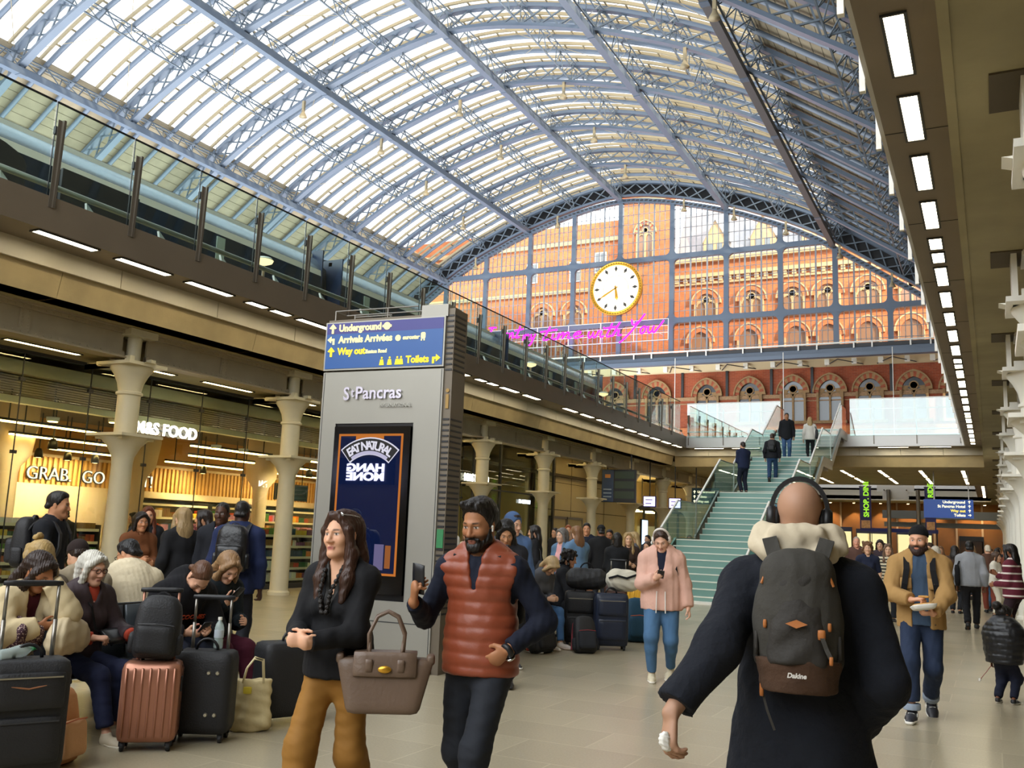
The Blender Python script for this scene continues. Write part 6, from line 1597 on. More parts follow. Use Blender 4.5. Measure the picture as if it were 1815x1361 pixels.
def garment(J, t, w, h, fat=1.0):
    S = J.S; k = w['k']; g = w.get('g', 0.016); m = w['m']; F = Field(); nm = w.get('n', k); U = J.U
    seed = len(nm)*7; fold = w.get('fold', 0.006)
    disp = w.get('disp') or (lambda P: fold*wob(P*A3((1, 1, 0.45)), 22, seed)+0.35*fold*wob(P, 60, seed+1))
    if k == 'legs':
        F.ell(J.P-A3((0, 0.012*S, 0.02*S)), ((0.172 if J.female else 0.162)*S*fat+g, 0.116*S*fat+g, 0.13*S+g), 0.05)
        for sd in 'RL': f_leg(F, J, sd, g, w.get('frac', 0.97), fat, True, w.get('r', (0.086, 0.060, 0.058, 0.048)))
        if not w.get('seat'): F.clip(J.P+U*0.10*S, U)
    else:
        tw = w.get('fat', 1.0)*fat
        f_torso(F, J, g, tw, w.get('bust'), w.get('waist', 1.0))
        if w.get('hem') is not None:            # straight body down to the hem, flaring a little
            hz = w['hem']*J.H; c = A3((J.P[0], J.P[1], hz)); top = J.P+U*0.12*S; fl = w.get('flare', 1.03)
            hw = (0.182 if J.female else 0.174)*S*tw+g
            F.cone(top, c+A3((0, w.get('hemy', 0.0), -0.03)), hw*0.98, hw*fl, 0.04, J.T @ A3((1, 0, 0)), w.get('flat', 0.76), clips=[((c[0], c[1], hz), (0, w.get('tilt', 0), -1))])
            F.clips = [((A3((0, 0, hz))), A3(unit((0, w.get('tilt', 0), -1))))] if not w.get('noclip') else []
            if w.get('legs'):
                for sd in 'RL': F.cone(J.hip[sd], J.hip[sd]+(J.kn[sd]-J.hip[sd])*w['legs'], 0.09*S+g, 0.085*S+g, 0.06)
        else:
            F.clips = [(J.P-U*w.get('drop', 0.02)*S, -U)]
        fr = w.get('sleeve', 1.0)
        if fr > 0:
            for sd in 'RL': f_arm(F, J, sd, g, (fr[sd] if isinstance(fr, dict) else fr)*0.98, tw if tw > 1 else 1.0, True, w.get('r', (0.054, 0.048, 0.046, 0.034)))
        if w.get('collar'):
            c = w['collar']; F.cone(J.neck-U*0.035*S, J.neck+U*c[0]*S+J.fw*0.006, c[1]*S, (c[2] if len(c) > 2 else c[1])*S, 0.02, J.rt, 0.95, clips=[(J.neck+U*c[0]*S, U-J.fw*0.35)])
        if w.get('hood'):
            hd = w['hood']; F.cone(J.neck-J.fw*0.085*S+U*0.03*S, J.neck-J.fw*0.10*S-U*0.06*S, hd[0], hd[1], 0.04, J.rt, 0.55)
            for sd in 'RL': F.cone(J.neck-J.fw*0.075*S+U*0.045*S+(J.sh[sd]-J.neck)*0.35, J.neck+J.fw*0.055*S+(J.sh[sd]-J.neck)*0.28-U*0.01*S, hd[0]*0.42, hd[0]*0.30, 0.03)
        nk = w.get('neck', 0.0)
        cr = (0.054 if J.female else 0.062)*S
        F.cone(J.neck-U*(0.005+nk)*S+J.fw*0.02*S, J.hd, cr+0.008+nk*0.5, cr+0.012+nk*0.5, 0.012, op=1)
        if w.get('front'):                      # open all the way down: half-width at the neck and at the hem
            a = J.neck+J.fw*0.14*S+U*0.06; b = (A3((J.P[0], J.P[1], w['hem']*J.H-0.06)) if w.get('hem') else J.P-U*0.1)+J.fw*0.17*S; wt, wb = w['front']
            F.cone(a, b, wt, wb, 0.006, J.rt, 0.15/max(wt, wb), op=1)
        if w.get('open'):                       # (depth below the neck, half-width at the top, half-width at the bottom)
            d, wt, wb = w['open']; a = J.neck+J.fw*0.10*S+U*0.02; b = J.neck-U*d*S+J.fw*0.13*S; wb = max(wb, 0.010)
            F.cone(J.neck+J.fw*0.045*S, a, wt, None, 0.008, op=1)
            F.cone(a, b, wt, wb, 0.006, J.rt, w.get('odepth', 4.0), op=1)
        for c in w.get('cuts', ()): F.cone(*c[:4], 0.01, op=1)
    return field_obj(nm, F, h*w.get('res', 1.0), m, t, disp=disp, sm=w.get('sm', 1), post=w.get('post', 0))
# ================================================================== luggage and carried things
RUB = mat('black_rubber', '101012', 0.6); ZIP = mat('zip_metal', 'b9b4a4', 0.3, metal=0.9)
def ribbon(b, pts, w, th, side, mi=0):
    P = [Vector(p) for p in pts]; s = Vector(side).normalized(); vs = []
    for i, p in enumerate(P):
        d = (P[min(i+1, len(P)-1)]-P[max(i-1, 0)]).normalized(); n = d.cross(s)
        if n.length < 1e-4: n = Vector((0, 1, 0))
        n.normalize(); a = n.cross(d).normalized()
        for (i_, j) in ((-1, -1), (1, -1), (1, 1), (-1, 1)): vs.append(p+a*(i_*w/2)+n*(j*th/2))
    K = len(P); fs = [(i*4+k, i*4+(k+1) % 4, (i+1)*4+(k+1) % 4, (i+1)*4+k) for i in range(K-1) for k in range(4)]+[(0, 3, 2, 1), tuple((K-1)*4+k for k in range(4))]
    return b.add(vs, fs, mi)
def arcpts(c, r, a0, a1, n=10, ax='xz', sx=1.0):
    o = []
    for i in range(n+1):
        a = a0+(a1-a0)*i/n; u, v = math.cos(a)*r*sx, math.sin(a)*r
        o.append((c[0]+u, c[1], c[2]+v) if ax == 'xz' else (c[0], c[1]+u, c[2]+v))
    return o
def spin(ob, rx=0, ry=0, rz=0):
    ob.rotation_euler = (R_(rx), R_(ry), R_(rz)); return ob
def suitcase(label, loc, rz, w, d, h, m, hard=False, handle=0.0, studs=(), group='suitcases on the concourse floor', tilt=0, hm=None, pocket=True, ribs=7):
    t = thing('suitcase', label, 'suitcase', loc, R_(rz), group); t.rotation_euler.x = R_(tilt)
    wl = 0.055; hm = hm or STEEL
    def bulge(u, p): return Vector((p.x, p.y*(1+0.06*(1-u[2]**2)*(1-u[0]**2)), p.z))
    b = MB().rbox((0, 0, wl+h/2), (w, d, h), min(0.05, d*0.22), 9, fn=bulge); b.build('shell', m, t, True)
    if hard:
        for i in range(ribs):
            x = -w*0.40+w*0.80*i/(ribs-1)
            for s in (-1, 1): MB().rbox((x, s*(d/2+0.004), wl+h*0.5), (w*0.052, 0.02, h*0.86), 0.009, 3).build('rib', m, t, True)
        MB().box(-w/2-0.002, w/2+0.002, -0.006, 0.006, wl+0.03, wl+h-0.03).box(-w/2+0.04, w/2-0.04, -0.006, 0.006, wl+h-0.002, wl+h+0.002).build('seam', mat('seam_dark', '4a3028', 0.4), t)
        MB().rbox((w/2+0.004, -d*0.2, wl+h*0.72), (0.012, 0.05, 0.1), 0.005, 2).build('lock', BLACK, t)
    elif pocket:
        for (z0, z1) in ((0.12, 0.52), (0.58, 0.90)):
            fp = MB().rbox((0, -d/2-0.012, wl+h*(z0+z1)/2), (w*0.84, 0.045, h*(z1-z0)), 0.02, 5).build('front_pocket', m, t, True)
            MB().box(-w*0.38, w*0.38, -d/2-0.038, -d/2-0.033, wl+h*z1-0.03, wl+h*z1-0.022).build('zip', ZIP if z0 > 0.5 else DARKG, fp)
        MB().tube([(w/2*0.99, -d*0.18, wl+0.04), (w/2*0.99, -d*0.18, wl+h-0.05)], 0.006, 5).tube([(-w/2*0.99, -d*0.18, wl+0.04), (-w/2*0.99, -d*0.18, wl+h-0.05)], 0.006, 5).build('piping', DARKG, t)
    for (sx, sy) in ((-1, -1), (1, -1), (1, 1), (-1, 1)):
        b = MB().lathe([(0.028, -0.012), (0.030, -0.006), (0.030, 0.006), (0.028, 0.012)], (sx*w*0.38, sy*d*0.32, 0.03), 12, M=Matrix.Rotation(PI/2, 3, 'Y')); b.box(sx*w*0.38-0.02, sx*w*0.38+0.02, sy*d*0.32-0.012, sy*d*0.32+0.012, 0.035, wl+0.01)
        b.build('wheel', RUB, t)
    b = MB().tube(arcpts((0, 0, wl+h), 0.075, 0, PI, 8), 0.011, 6); b.build('carry_handle', BLACK, t, True)
    if handle:
        y = d*0.28; hw = w*0.30
        for s in (-1, 1): MB().tube([(s*hw, y, wl+h-0.05), (s*hw, y, wl+h+handle*0.5)], 0.013, 8).tube([(s*hw, y, wl+h+handle*0.5), (s*hw, y, wl+h+handle)], 0.010, 8).build('handle_rod', hm, t, True)
        MB().rbox((0, y, wl+h+handle), (hw*2+0.05, 0.035, 0.035), 0.014, 5).build('grip', BLACK, t, True)
    for (x, z) in studs: MB().lathe([(0.016, 0), (0.011, 0.01)], (x, -d/2-0.006, wl+z), 10, M=MX).build('stud', ZIP, t)
    return t
def backpack(label, loc, rz, w, d, h, m, m2=None, group=None, tilt=(0, 0), straps=True, trim=None, pocket=True, base=None):
    t = thing('backpack', label, 'backpack', loc, 0, group); t.rotation_euler = (R_(tilt[0]), R_(tilt[1]), R_(rz)); m2 = m2 or m
    def shape(u, p):
        f = 1-0.16*max(0, u[2])**2; return Vector((p.x*f, p.y*(1+0.10*(1-u[0]**2)-0.28*max(0, u[2])), p.z+0.02*(1-u[0]**2)*max(0, u[2])))
    MB().rbox((0, 0, h/2), (w, d, h), min(d, w)*0.32, 10, fn=shape).build('main_compartment', m, t, True)
    if pocket:
        fp = MB().rbox((0, -d/2-0.02, h*0.34), (w*0.80, 0.09, h*0.50), 0.035, 7).build('front_pocket', m2, t, True)
        MB().tube([(-w*0.38, -d/2-0.05, h*0.58), (0, -d/2-0.062, h*0.60), (w*0.38, -d/2-0.05, h*0.58)], 0.005, 5).build('zip', trim or DARKG, fp)
    for s in (-1, 1): MB().rbox((s*w*0.5, -0.01, h*0.25), (0.05, d*0.62, h*0.34), 0.022, 4).build('side_pocket', m2, t, True)
    b = MB(); ribbon(b, arcpts((0, d*0.30, h*0.97), 0.05, 0, PI, 8), 0.025, 0.008, (0, 1, 0)); b.build('grab_handle', m2, t)
    if base: MB().rbox((0, -0.005, h*0.08), (w*1.02, d*1.04, h*0.17), min(d, w)*0.07, 5).build('base', base, t, True)
    if straps:
        for s in (-1, 1):
            b = MB(); ribbon(b, [(s*0.07, d/2-0.01, h*0.95), (s*0.09, d/2+0.05, h*0.86), (s*0.10, d/2+0.075, h*0.6), (s*0.12, d/2+0.05, h*0.3), (s*0.15, d/2-0.01, h*0.12)], 0.055, 0.016, (1, 0, 0)); b.build('shoulder_strap', trim or m2, t)
    return t
def worn_straps(t, J, o, R, m, name='shoulder_strap', w=0.05, g=0.03, n=8):
    """Straps of a worn pack running over the wearer's shoulders, given in the pack's own frame."""
    for sd, s in (('R', 1), ('L', -1)):
        S = J.S; c = J.neck*0.42+J.sh[sd]*0.58; up = J.U; fw = J.fw
        P = [c-fw*(0.155*S+g)-up*0.07*S, c-fw*(0.10*S+g)+up*0.015*S, c-fw*0.03+up*(0.060*S+g), c+fw*(0.055*S+g)+up*(0.035*S), c+fw*(0.115*S+g)-up*0.07*S, c+fw*(0.128*S+g)-up*0.20*S+(J.rt*s*0.02), c+fw*(0.11*S+g)-up*0.27*S+(J.rt*s*0.03), c+fw*0.05-up*0.33*S+J.rt*s*0.055][:n]
        b = MB(); ribbon(b, [Vector(R.T @ (A3(p)-o)) for p in P], w, 0.014, Vector(R.T @ J.rt)); b.build(name, m, t)
def worn_backpack(label, person_t, J, w, d, h, m, m2=None, strap=None, drop=0.10, g=0.03, group=None, sideway=0.0, base=None, trim=None, n=8):
    """A backpack resting on a wearer's back; stays a thing of its own."""
    fw = J.fw; up = unit(np.cross(J.rt, fw)); R = np.stack([J.rt, fw, up], 1)
    o = J.neck-up*(h+drop-0.12)*1.0-fw*(0.112*J.S+g+d/2)+J.rt*sideway
    t = backpack(label, (0, 0, 0), 0, w, d, h, m, m2, group, straps=False, base=base, trim=trim)
    M = Matrix([list(R[i])+[o[i]] for i in range(3)]+[[0, 0, 0, 1]])
    t.matrix_world = person_t.matrix_basis @ M
    worn_straps(t, J, o, R, strap or m, g=g, n=n); return t
def held(name, label, cat, person_t, loc, R=None, group=None):
    """A top-level thing placed in a wearer's own frame."""
    t = thing(name, label, cat, group=group); R = np.eye(3) if R is None else R
    t.matrix_world = person_t.matrix_basis @ Matrix([list(R[i])+[float(loc[i])] for i in range(3)]+[[0, 0, 0, 1]]); return t
def phone(label, person_t, c, nrm, up, size=(0.075, 0.15)):
    z = unit(up); y = unit(A3(nrm)-z*(A3(nrm)@z)); x = np.cross(y, z); R = np.stack([x, y, z], 1)
    t = held('phone', label, 'phone', person_t, c, R)
    MB().rbox((0, 0, 0), (size[0], 0.010, size[1]), 0.005, 3).build('case', mat('phone_case', '1b1c20', 0.35), t, True); MB().box(-size[0]*0.45, size[0]*0.45, 0.005, 0.0058, -size[1]*0.47, size[1]*0.47).build('screen', mat('phone_glass', '0d1118', 0.08, emit=0.0), t)
    return t
def headphones(label, person_t, J, m, m2, r=0.106):
    t = held('headphones', label, 'headphones', person_t, J.hd, J.HR)
    pts = [(0.091*math.cos(a)*J.hs, -0.012, (0.02+0.112*math.sin(a))*J.hs) for a in np.linspace(-0.05, PI+0.05, 17)]
    b = MB(); ribbon(b, pts, 0.030, 0.014, (0, 1, 0)); b.build('headband', m, t)
    for s in (-1, 1):
        MB().lathe([(0.030, -0.012), (0.040, -0.004), (0.041, 0.012), (0.030, 0.022)], (s*0.085*J.hs, -0.012, -0.008), 18, M=Matrix.Rotation(s*PI/2, 3, 'Y') @ Matrix.Diagonal(Vector((1.12, 0.92, 1)))).build('ear_cup', m, t, True)
        MB().lathe([(0.028, -0.012), (0.037, -0.006), (0.034, 0.004)], (s*0.076*J.hs, -0.012, -0.008), 18, M=Matrix.Rotation(s*PI/2, 3, 'Y') @ Matrix.Diagonal(Vector((1.12, 0.92, 1)))).build('cushion', m2, t, True)
    return t
def glasses(par, J, m, tint=None, onhead=False, name='glasses'):
    """Spectacles: worn part of the person."""
    z0, y0 = (0.096, 0.066) if onhead else (0.0, 0.104)
    b = MB()
    for s in (-1, 1):
        b.tube([(s*0.031+0.022*math.cos(a), y0-0.012*abs(math.cos(a))*0.3, z0+0.017*math.sin(a)) for a in np.linspace(0, 2*PI, 14, endpoint=False)], 0.0028, 5, closed=True)
        b.tube([(s*0.053, y0-0.006, z0+0.005), (s*0.076, y0-0.06, z0+0.002), (s*0.078, y0-0.11, z0-0.006)], 0.0024, 5)
    b.tube([(-0.009, y0, z0+0.004), (0.009, y0, z0+0.004)], 0.0026, 5)
    o = b.build(name, m, par); R = J.HR*J.hs; ML = Matrix([list(R[i])+[float(J.hd[i])] for i in range(3)]+[[0, 0, 0, 1]]); o.matrix_basis = ML
    if tint:
        b = MB()
        for s in (-1, 1): b.lathe([(0.020, -0.001), (0.020, 0.001)], (s*0.031, y0+0.001, z0), 14, M=Matrix.Rotation(PI/2, 3, 'X') @ Matrix.Diagonal(Vector((1.05, 0.82, 1))))
        o2 = b.build('lens', tint, par); o2.matrix_basis = ML
    return o
# ================================================================== the walkers in front
JEANS = cloth('2b4468', 0.8, 0.3, 16); JEANL = cloth('4e7096', 0.8, 0.3, 16); JEAND = cloth('22304a', 0.8, 0.3, 16)
BLK = cloth('141417'); BLKS = mat('black_satin_cloth', '121215', 0.5, bump=0.2, bs=12); NAVY = cloth('181c2e'); CHAR = cloth('2c2e34'); CREAMC = cloth('ddd0b4', 0.9); BROWNC = cloth('5a3a22'); GREYC = cloth('8d8f94'); WHITEC = cloth('e2dfd8'); BURG = cloth('4a1626')
SILVG = mat('silver_frame', 'c9c9c9', 0.25, metal=0.9)

# 1 woman with the handbag
J = Rig(1.60, True, pelvis=(0, 0, 0.835), head=(-4, 0, 2), twist=-4, feet={'R': (0.05, 0.26, 0, 4, -4), 'L': (-0.10, -0.22, 0.02, -4, 24)}, hands={'R': (0.055, 0.30, 0.985), 'L': (-0.015, 0.315, 0.975)}, elbow={'R': (0.7, -0.8, -0.4), 'L': (-0.7, -0.8, -0.4)}, broad=0.94)
P1 = person('brunette woman in black jacket and tan trousers walking past the sign pillar', (-2.93, 3.90, 0), 186, J, 'dba888', ('long', '3a2318'), [
    dict(k='legs', n='trousers', m=cloth('8f6429', 0.75, 0.3, 7), g=0.008, r=(0.080, 0.072, 0.072, 0.080), fold=0.006),
    dict(k='top', n='blouse', m=cloth('15130f', 0.5), g=0.006, sleeve=0.6, open=(0.15, 0.030, 0.006), fold=0.002),
    dict(k='top', n='jacket', m=BLK, g=0.013, hem=0.49, open=(0.235, 0.052, 0.014), flare=1.04, fold=0.005, r=(0.052, 0.048, 0.046, 0.038))], 0,
    hands={'R': dict(curl=0.75, palm=(-0.9, -0.3, 0.1), dirn=(-0.85, 0.45, -0.15)), 'L': dict(curl=0.6, palm=(0.8, -0.5, 0), dirn=(0.85, 0.35, 0.1))}, lips='a8625a', brow='2b1a14', shoes=('2a201c', None))
glasses(P1, J, SILVG, mat('sunglass_lens', 'e8eef2', 0.05, metal=0.8), True, 'sunglasses')
b = MB()
for s in (-1, 1): b.ball((s*0.078, 0.0, -0.052), 0.006, 8)
o = b.build('earrings', GOLD, P1); o.matrix_local = Matrix([list((J.HR*J.hs)[i])+[J.hd[i]] for i in range(3)]+[[0, 0, 0, 1]])
F = Field()
for i in range(9):
    f = i/8
    for s in (-1, 1): F.ell(J.neck-J.U*(0.02+0.20*f)+J.fw*(0.085+0.055*min(1, f*2))+J.rt*s*(0.050-0.036*f), 0.013, 0.008)
field_obj('ruffle', F, 0.0045, mat('sequin_black', '1b1512', 0.35, var=0.5, vs=160, bump=0.6, bs=140), P1)
TAUPE = mat('taupe_leather', '6b5748', 0.42, var=0.06, vs=6, bump=0.12, bs=60, spec=0.5)
hb = thing('handbag', 'taupe leather handbag with gold clasp hanging from the arm of the woman in tan trousers', 'handbag', (-2.62, 3.86, 0.655), R_(32))
b = MB().prism([(-0.17, -0.075, 0), (0.17, -0.075, 0), (0.225, -0.06, 0.245), (-0.225, -0.06, 0.245)], (0, 0.001, 0))
def hbshape(u, p): return Vector((p.x*(1+0.16*u[2]), p.y*(1-0.28*u[2]), p.z))
MB().rbox((0, 0, 0.125), (0.40, 0.16, 0.25), 0.025, 9, fn=hbshape).build('body', TAUPE, hb, True)
MB().rbox((0, -0.070, 0.225), (0.30, 0.02, 0.115), 0.009, 5, M=Matrix.Rotation(R_(-10), 3, 'X')).build('flap', TAUPE, hb, True); MB().rbox((0, 0.0, 0.272), (0.30, 0.13, 0.016), 0.007, 5).build('flap_top', TAUPE, hb, True)
for s in (-1, 1):
    MB().rbox((s*0.215, 0, 0.245), (0.04, 0.10, 0.05), 0.015, 4).build('wing', TAUPE, hb, True)
    MB().rbox((s*0.075, -0.084, 0.22), (0.035, 0.012, 0.06), 0.005, 3).build('strap_tab', TAUPE, hb, True)
    MB().tube([(0.075*s, -0.06, 0.25), (0.08*s, -0.045, 0.33)]+[], 0.008, 8).build('strap_end', TAUPE, hb, True)
for y in (-0.05, 0.05): MB().tube([(-0.08, y, 0.26), (-0.085, y*0.9, 0.36), (-0.05, y*0.7, 0.44), (0, y*0.5, 0.465), (0.05, y*0.7, 0.44), (0.085, y*0.9, 0.36), (0.08, y, 0.26)], 0.009, 8).build('handle', TAUPE, hb, True)
MB().lathe([(0.02, 0.012), (0.024, 0.004), (0.024, 0)], (0, -0.088, 0.205), 20, M=MX @ Matrix.Diagonal(Vector((1.35, 0.72, 1)))).build('clasp', GOLD, hb, True)

# 2 man in the quilted vest
J = Rig(1.70, pelvis=(0, 0, 0.885), lean=1, head=(-10, 15, 0), twist=4, feet={'R': (0.08, -0.22, 0.02, -6, 26), 'L': (-0.07, 0.26, 0, 4, -4)}, hands={'R': (0.245, 0.27, 1.165), 'L': (-0.205, 0.115, 0.965)}, elbow={'R': (0.5, -0.8, -0.9), 'L': (-0.8, -1, 0.0)}, broad=0.98)
P2 = person('bearded man in rust quilted vest looking at his phone', (-2.30, 4.22, 0), 183, J, 'a87350', ('quiff', '17110e'), [
    dict(k='legs', n='trousers', m=cloth('23262d', 0.8, 0.25, 12), g=0.006, r=(0.088, 0.066, 0.064, 0.056), fold=0.006),
    dict(k='top', n='sweater', m=cloth('151a2a'), g=0.010, collar=(0.0, 0.066, 0.062), hem=0.50, r=(0.054, 0.048, 0.047, 0.036)),
    dict(k='top', n='vest', m=mat('rust_quilting', '8a4229', 0.42, var=0.05, vs=5, bump=0.15, bs=20), g=0.022, hem=0.485, sleeve=0, open=(0.155, 0.040, 0.012), flare=0.98, fold=0.003, sm=3, res=0.8, post=2,
         cuts=[(J.sh[s]+J.rt*x*0.060-J.U*0.13, J.sh[s]+J.rt*x*0.070+J.U*0.10, 0.080, 0.062) for s, x in (('R', 1), ('L', -1))],
         disp=lambda P: 0.0075*(np.abs(np.sin(P[:, 2]*PI/0.062))**0.6-0.35)+0.0025*wob(P, 30, 4))], 0,
    hands={'R': dict(curl=0.72, palm=(-0.7, -0.6, 0.2), dirn=(-0.25, 0.35, 0.9)), 'L': dict(curl=0.3, palm=(0.6, -0.6, 0), dirn=(0.80, 0.05, -0.6))}, lips='8a5548', brow='120d0a', stubble='2a1c15', beard=('17110e', 0.005), shoes=('1c1a1a', None))
F = Field(); F.cone(J.neck-J.U*0.03, J.neck+J.U*0.055+J.fw*0.008, 0.082, 0.074, 0.01, J.rt, 0.96); F.cone(J.neck-J.U*0.06, J.neck+J.U*0.12+J.fw*0.02, 0.069, 0.066, 0.006, J.rt, 0.96, op=1)
F.cone(J.neck+J.fw*0.05-J.U*0.10, J.neck+J.fw*0.10+J.U*0.10, 0.022, 0.045, 0.006, op=1); F.clip(J.neck+J.U*0.062, J.U-J.fw*0.25)
field_obj('vest_collar', F, 0.007, MATS['rust_quilting'], P2)
o = MB().ball((0.083*J.hs, 0.012, -0.012), (0.006, 0.008, 0.008), 8).tube([(-0.084*J.hs, 0.012, -0.012), (-0.083*J.hs, 0.018, -0.035)], 0.004, 6).ball((-0.083*J.hs, 0.012, -0.012), (0.006, 0.008, 0.008), 8).build('earbuds', WHITE, P2); o.matrix_local = Matrix([list(J.HR[i])+[J.hd[i]] for i in range(3)]+[[0, 0, 0, 1]])
w = J.wr['L']; d = unit(J.wr['L']-J.el['L']); R = np.stack([unit(np.cross(d, (0, 0, 1))), np.cross(unit(np.cross(d, (0, 0, 1))), -d), d], 1)
wt = held('wristwatch', 'dark wristwatch on the arm of the man in the rust vest', 'watch', P2, w+d*0.012, R); MB().lathe([(0.036, -0.011), (0.038, 0), (0.036, 0.011)], n=18).build('strap', BLACK, wt, True)
MB().lathe([(0.021, 0.036), (0.021, 0.045)], n=18, M=Matrix.Rotation(PI, 3, 'Z') @ MX).build('dial', mat('watch_dial', '3a3f45', 0.15), wt); MB().lathe([(0.021, 0.036), (0.024, 0.038), (0.024, 0.046), (0.021, 0.047)], n=18, M=Matrix.Rotation(PI, 3, 'Z') @ MX).build('bezel', CHROME, wt, True)
c = J.wr['R']+A3((-0.035, 0.025, 0.115)); phone('dark phone held up by the man in the rust vest', P2, c, (-0.2, -0.95, 0.2), (-0.1, 0.25, 1))
bk = worn_backpack('slim dark backpack on the man in the rust vest', P2, J, 0.26, 0.12, 0.40, BLK, strap=mat('strap_grey', '1b1e26', 0.7), g=0.030, drop=0.10, n=4)

# 3 bald man seen from behind
J = Rig(1.75, pelvis=(0, 0, 0.91), head=(2, 2, 2), feet={'R': (0.10, -0.15, 0, -5, 10), 'L': (-0.10, 0.22, 0, 5, 0)}, hands={'R': (0.185, 0.12, 0.93), 'L': (-0.36, -0.35, 1.00)}, elbow={'R': (0.45, -1, 0.1), 'L': (-0.1, -1, -0.6)}, broad=0.92)
COAT = cloth('1a1d25', 0.9, 0.4, 30, 0.1)
P3 = person('bald man in long navy coat walking away with a backpack and headphones', (-0.58, 3.25, 0), 8, J, 'b48a70', None, [
    dict(k='legs', n='trousers', m=BLK, g=0.008),
    dict(k='top', n='coat', m=COAT, g=0.024, hem=0.425, flare=1.28, flat=0.72, fold=0.008, r=(0.054, 0.048, 0.046, 0.043), sleeve=0.97)], 0,
    hands={'R': dict(curl=0.4), 'L': dict(curl=0.5, palm=(0.7, 0.6, 0.2), dirn=(-0.05, -0.25, -0.95))}, brow='4a3222', stubble='7a5844')
F = Field(); n0 = J.neck+J.U*0.055+J.fw*0.012; U, fw, rt = J.U, J.fw, J.rt
for s in (-1, 1):
    F.cone(n0+rt*s*0.01-fw*0.10+U*0.030, n0+rt*s*0.105-fw*0.045+U*0.045, 0.050, 0.042, 0.03); F.cone(n0+rt*s*0.105-fw*0.045+U*0.045, n0+rt*s*0.085+fw*0.07+U*0.03, 0.042, 0.034, 0.03)
    F.cone(n0+rt*s*0.085-fw*0.115-U*0.005, n0+rt*s*0.02-fw*0.135-U*0.045, 0.036, 0.040, 0.025); F.cone(n0+rt*s*0.13-fw*0.07+U*0.015, n0+rt*s*0.085-fw*0.115-U*0.005, 0.030, 0.036, 0.02)
F.cone(n0-fw*0.118+U*0.055-rt*0.06, n0-fw*0.118+U*0.055+rt*0.06, 0.030, None, 0.02)
field_obj('hood', F, 0.006, cloth('cdbfa5', 0.95, 0.3, 18), P3, disp=lambda P: 0.004*wob(P, 38, 8))
headphones('black over-ear headphones on the bald man', P3, J, mat('phones_black', '1a1a1c', 0.4), mat('phones_pad', '0e0e10', 0.7))
# his backpack, the largest bag in view
fw_, up_ = J.fw, unit(np.cross(J.rt, J.fw)); Rb = np.stack([J.rt, fw_, up_], 1)
bo = J.neck-up_*0.365-fw_*(0.130+0.085)+J.rt*0.004
bp = thing('backpack', 'large worn black backpack with brown suede base on the bald man', 'backpack')
bp.matrix_world = P3.matrix_basis @ Matrix([list(Rb[i])+[bo[i]] for i in range(3)]+[[0, 0, 0, 1]]) @ Matrix.Diagonal(Vector((0.71, 0.85, 0.72, 1)))
PK = mat('pack_canvas', '2c2823', 0.75, var=0.15, vs=7, bump=0.25, bs=26); PKG = mat('pack_grey', '38352f', 0.8, bump=0.2, bs=30); SUEDE = mat('pack_suede', '47301f', 0.9, var=0.12, vs=12, bump=0.2, bs=60); ORG = mat('pack_orange', 'b06a30', 0.6)
F = Field(); F.ell((0, 0.0, 0.28), (0.190, 0.110, 0.24), 0.02)
F.cone((0, 0.01, 0.10), (0, 0.01, 0.44), 0.170, 0.150, 0.05, (1, 0, 0), 0.62); F.cone((-0.075, 0.015, 0.50), (0.075, 0.015, 0.50), 0.072, None, 0.05, (0, 0, 1), 1.0); F.clip((0, 0, 0.105), (0, -0.1, -1))
field_obj('main_compartment', F, 0.009, PKG, bp, disp=lambda P: 0.004*wob(P, 26, 2))
F = Field(); F.cone((0, -0.062, 0.17), (0, -0.045, 0.43), 0.125, 0.105, 0.04, (1, 0, 0), 0.45); F.cone((0, -0.095, 0.15), (0, -0.085, 0.29), 0.115, 0.105, 0.03, (1, 0, 0), 0.32); F.clip((0, 0, 0.10), (0, -0.15, -1))
field_obj('front_pocket', F, 0.008, PK, bp, disp=lambda P: 0.006*wob(P*A3((1, 1, 0.8)), 24, 6))
F = Field(); F.cone((0, -0.005, 0.05), (0, 0.0, 0.12), 0.166, 0.185, 0.03, (1, 0, 0), 0.66); F.cone((0, -0.065, 0.055), (0, -0.06, 0.11), 0.115, 0.13, 0.03, (1, 0, 0), 0.5)
F.clip((0, 0, 0.128), (0, 0.1, 1)); F.clip((0, 0, 0.0), (0, 0, -1)); field_obj('base', F, 0.008, SUEDE, bp, disp=lambda P: 0.003*wob(P, 30, 9))
for s in (-1, 1):
    F = Field(); F.cone((s*0.165, 0.0, 0.13), (s*0.168, 0.0, 0.25), 0.040, 0.034, 0.03, (0, 1, 0), 0.6); field_obj('side_pocket', F, 0.008, PK, bp)
    MB().tube([(s*0.118, -0.075, 0.16), (s*0.125, -0.07, 0.30), (s*0.115, -0.055, 0.43), (s*0.07, -0.04, 0.50)], 0.006, 6).build('zip', DARKG, bp); MB().rbox((s*0.132, -0.085, 0.275), (0.016, 0.012, 0.035), 0.005, 3).build('zip_pull', ORG, bp, True)
    MB().tube([(s*0.150, -0.045, 0.44), (s*0.12, -0.03, 0.52), (s*0.06, -0.015, 0.555)], 0.006, 6).build('piping', ORG, bp)
o = MB().prism([(-0.045, -0.130, 0.285), (0.0, -0.133, 0.268), (0.045, -0.130, 0.285), (0.0, -0.128, 0.302)], (0, -0.006, 0)).build('lash_tab', ORG, bp)
MB().rbox((0.100, -0.112, 0.245), (0.032, 0.014, 0.042), 0.006, 3).build('buckle', ORG, bp, True)
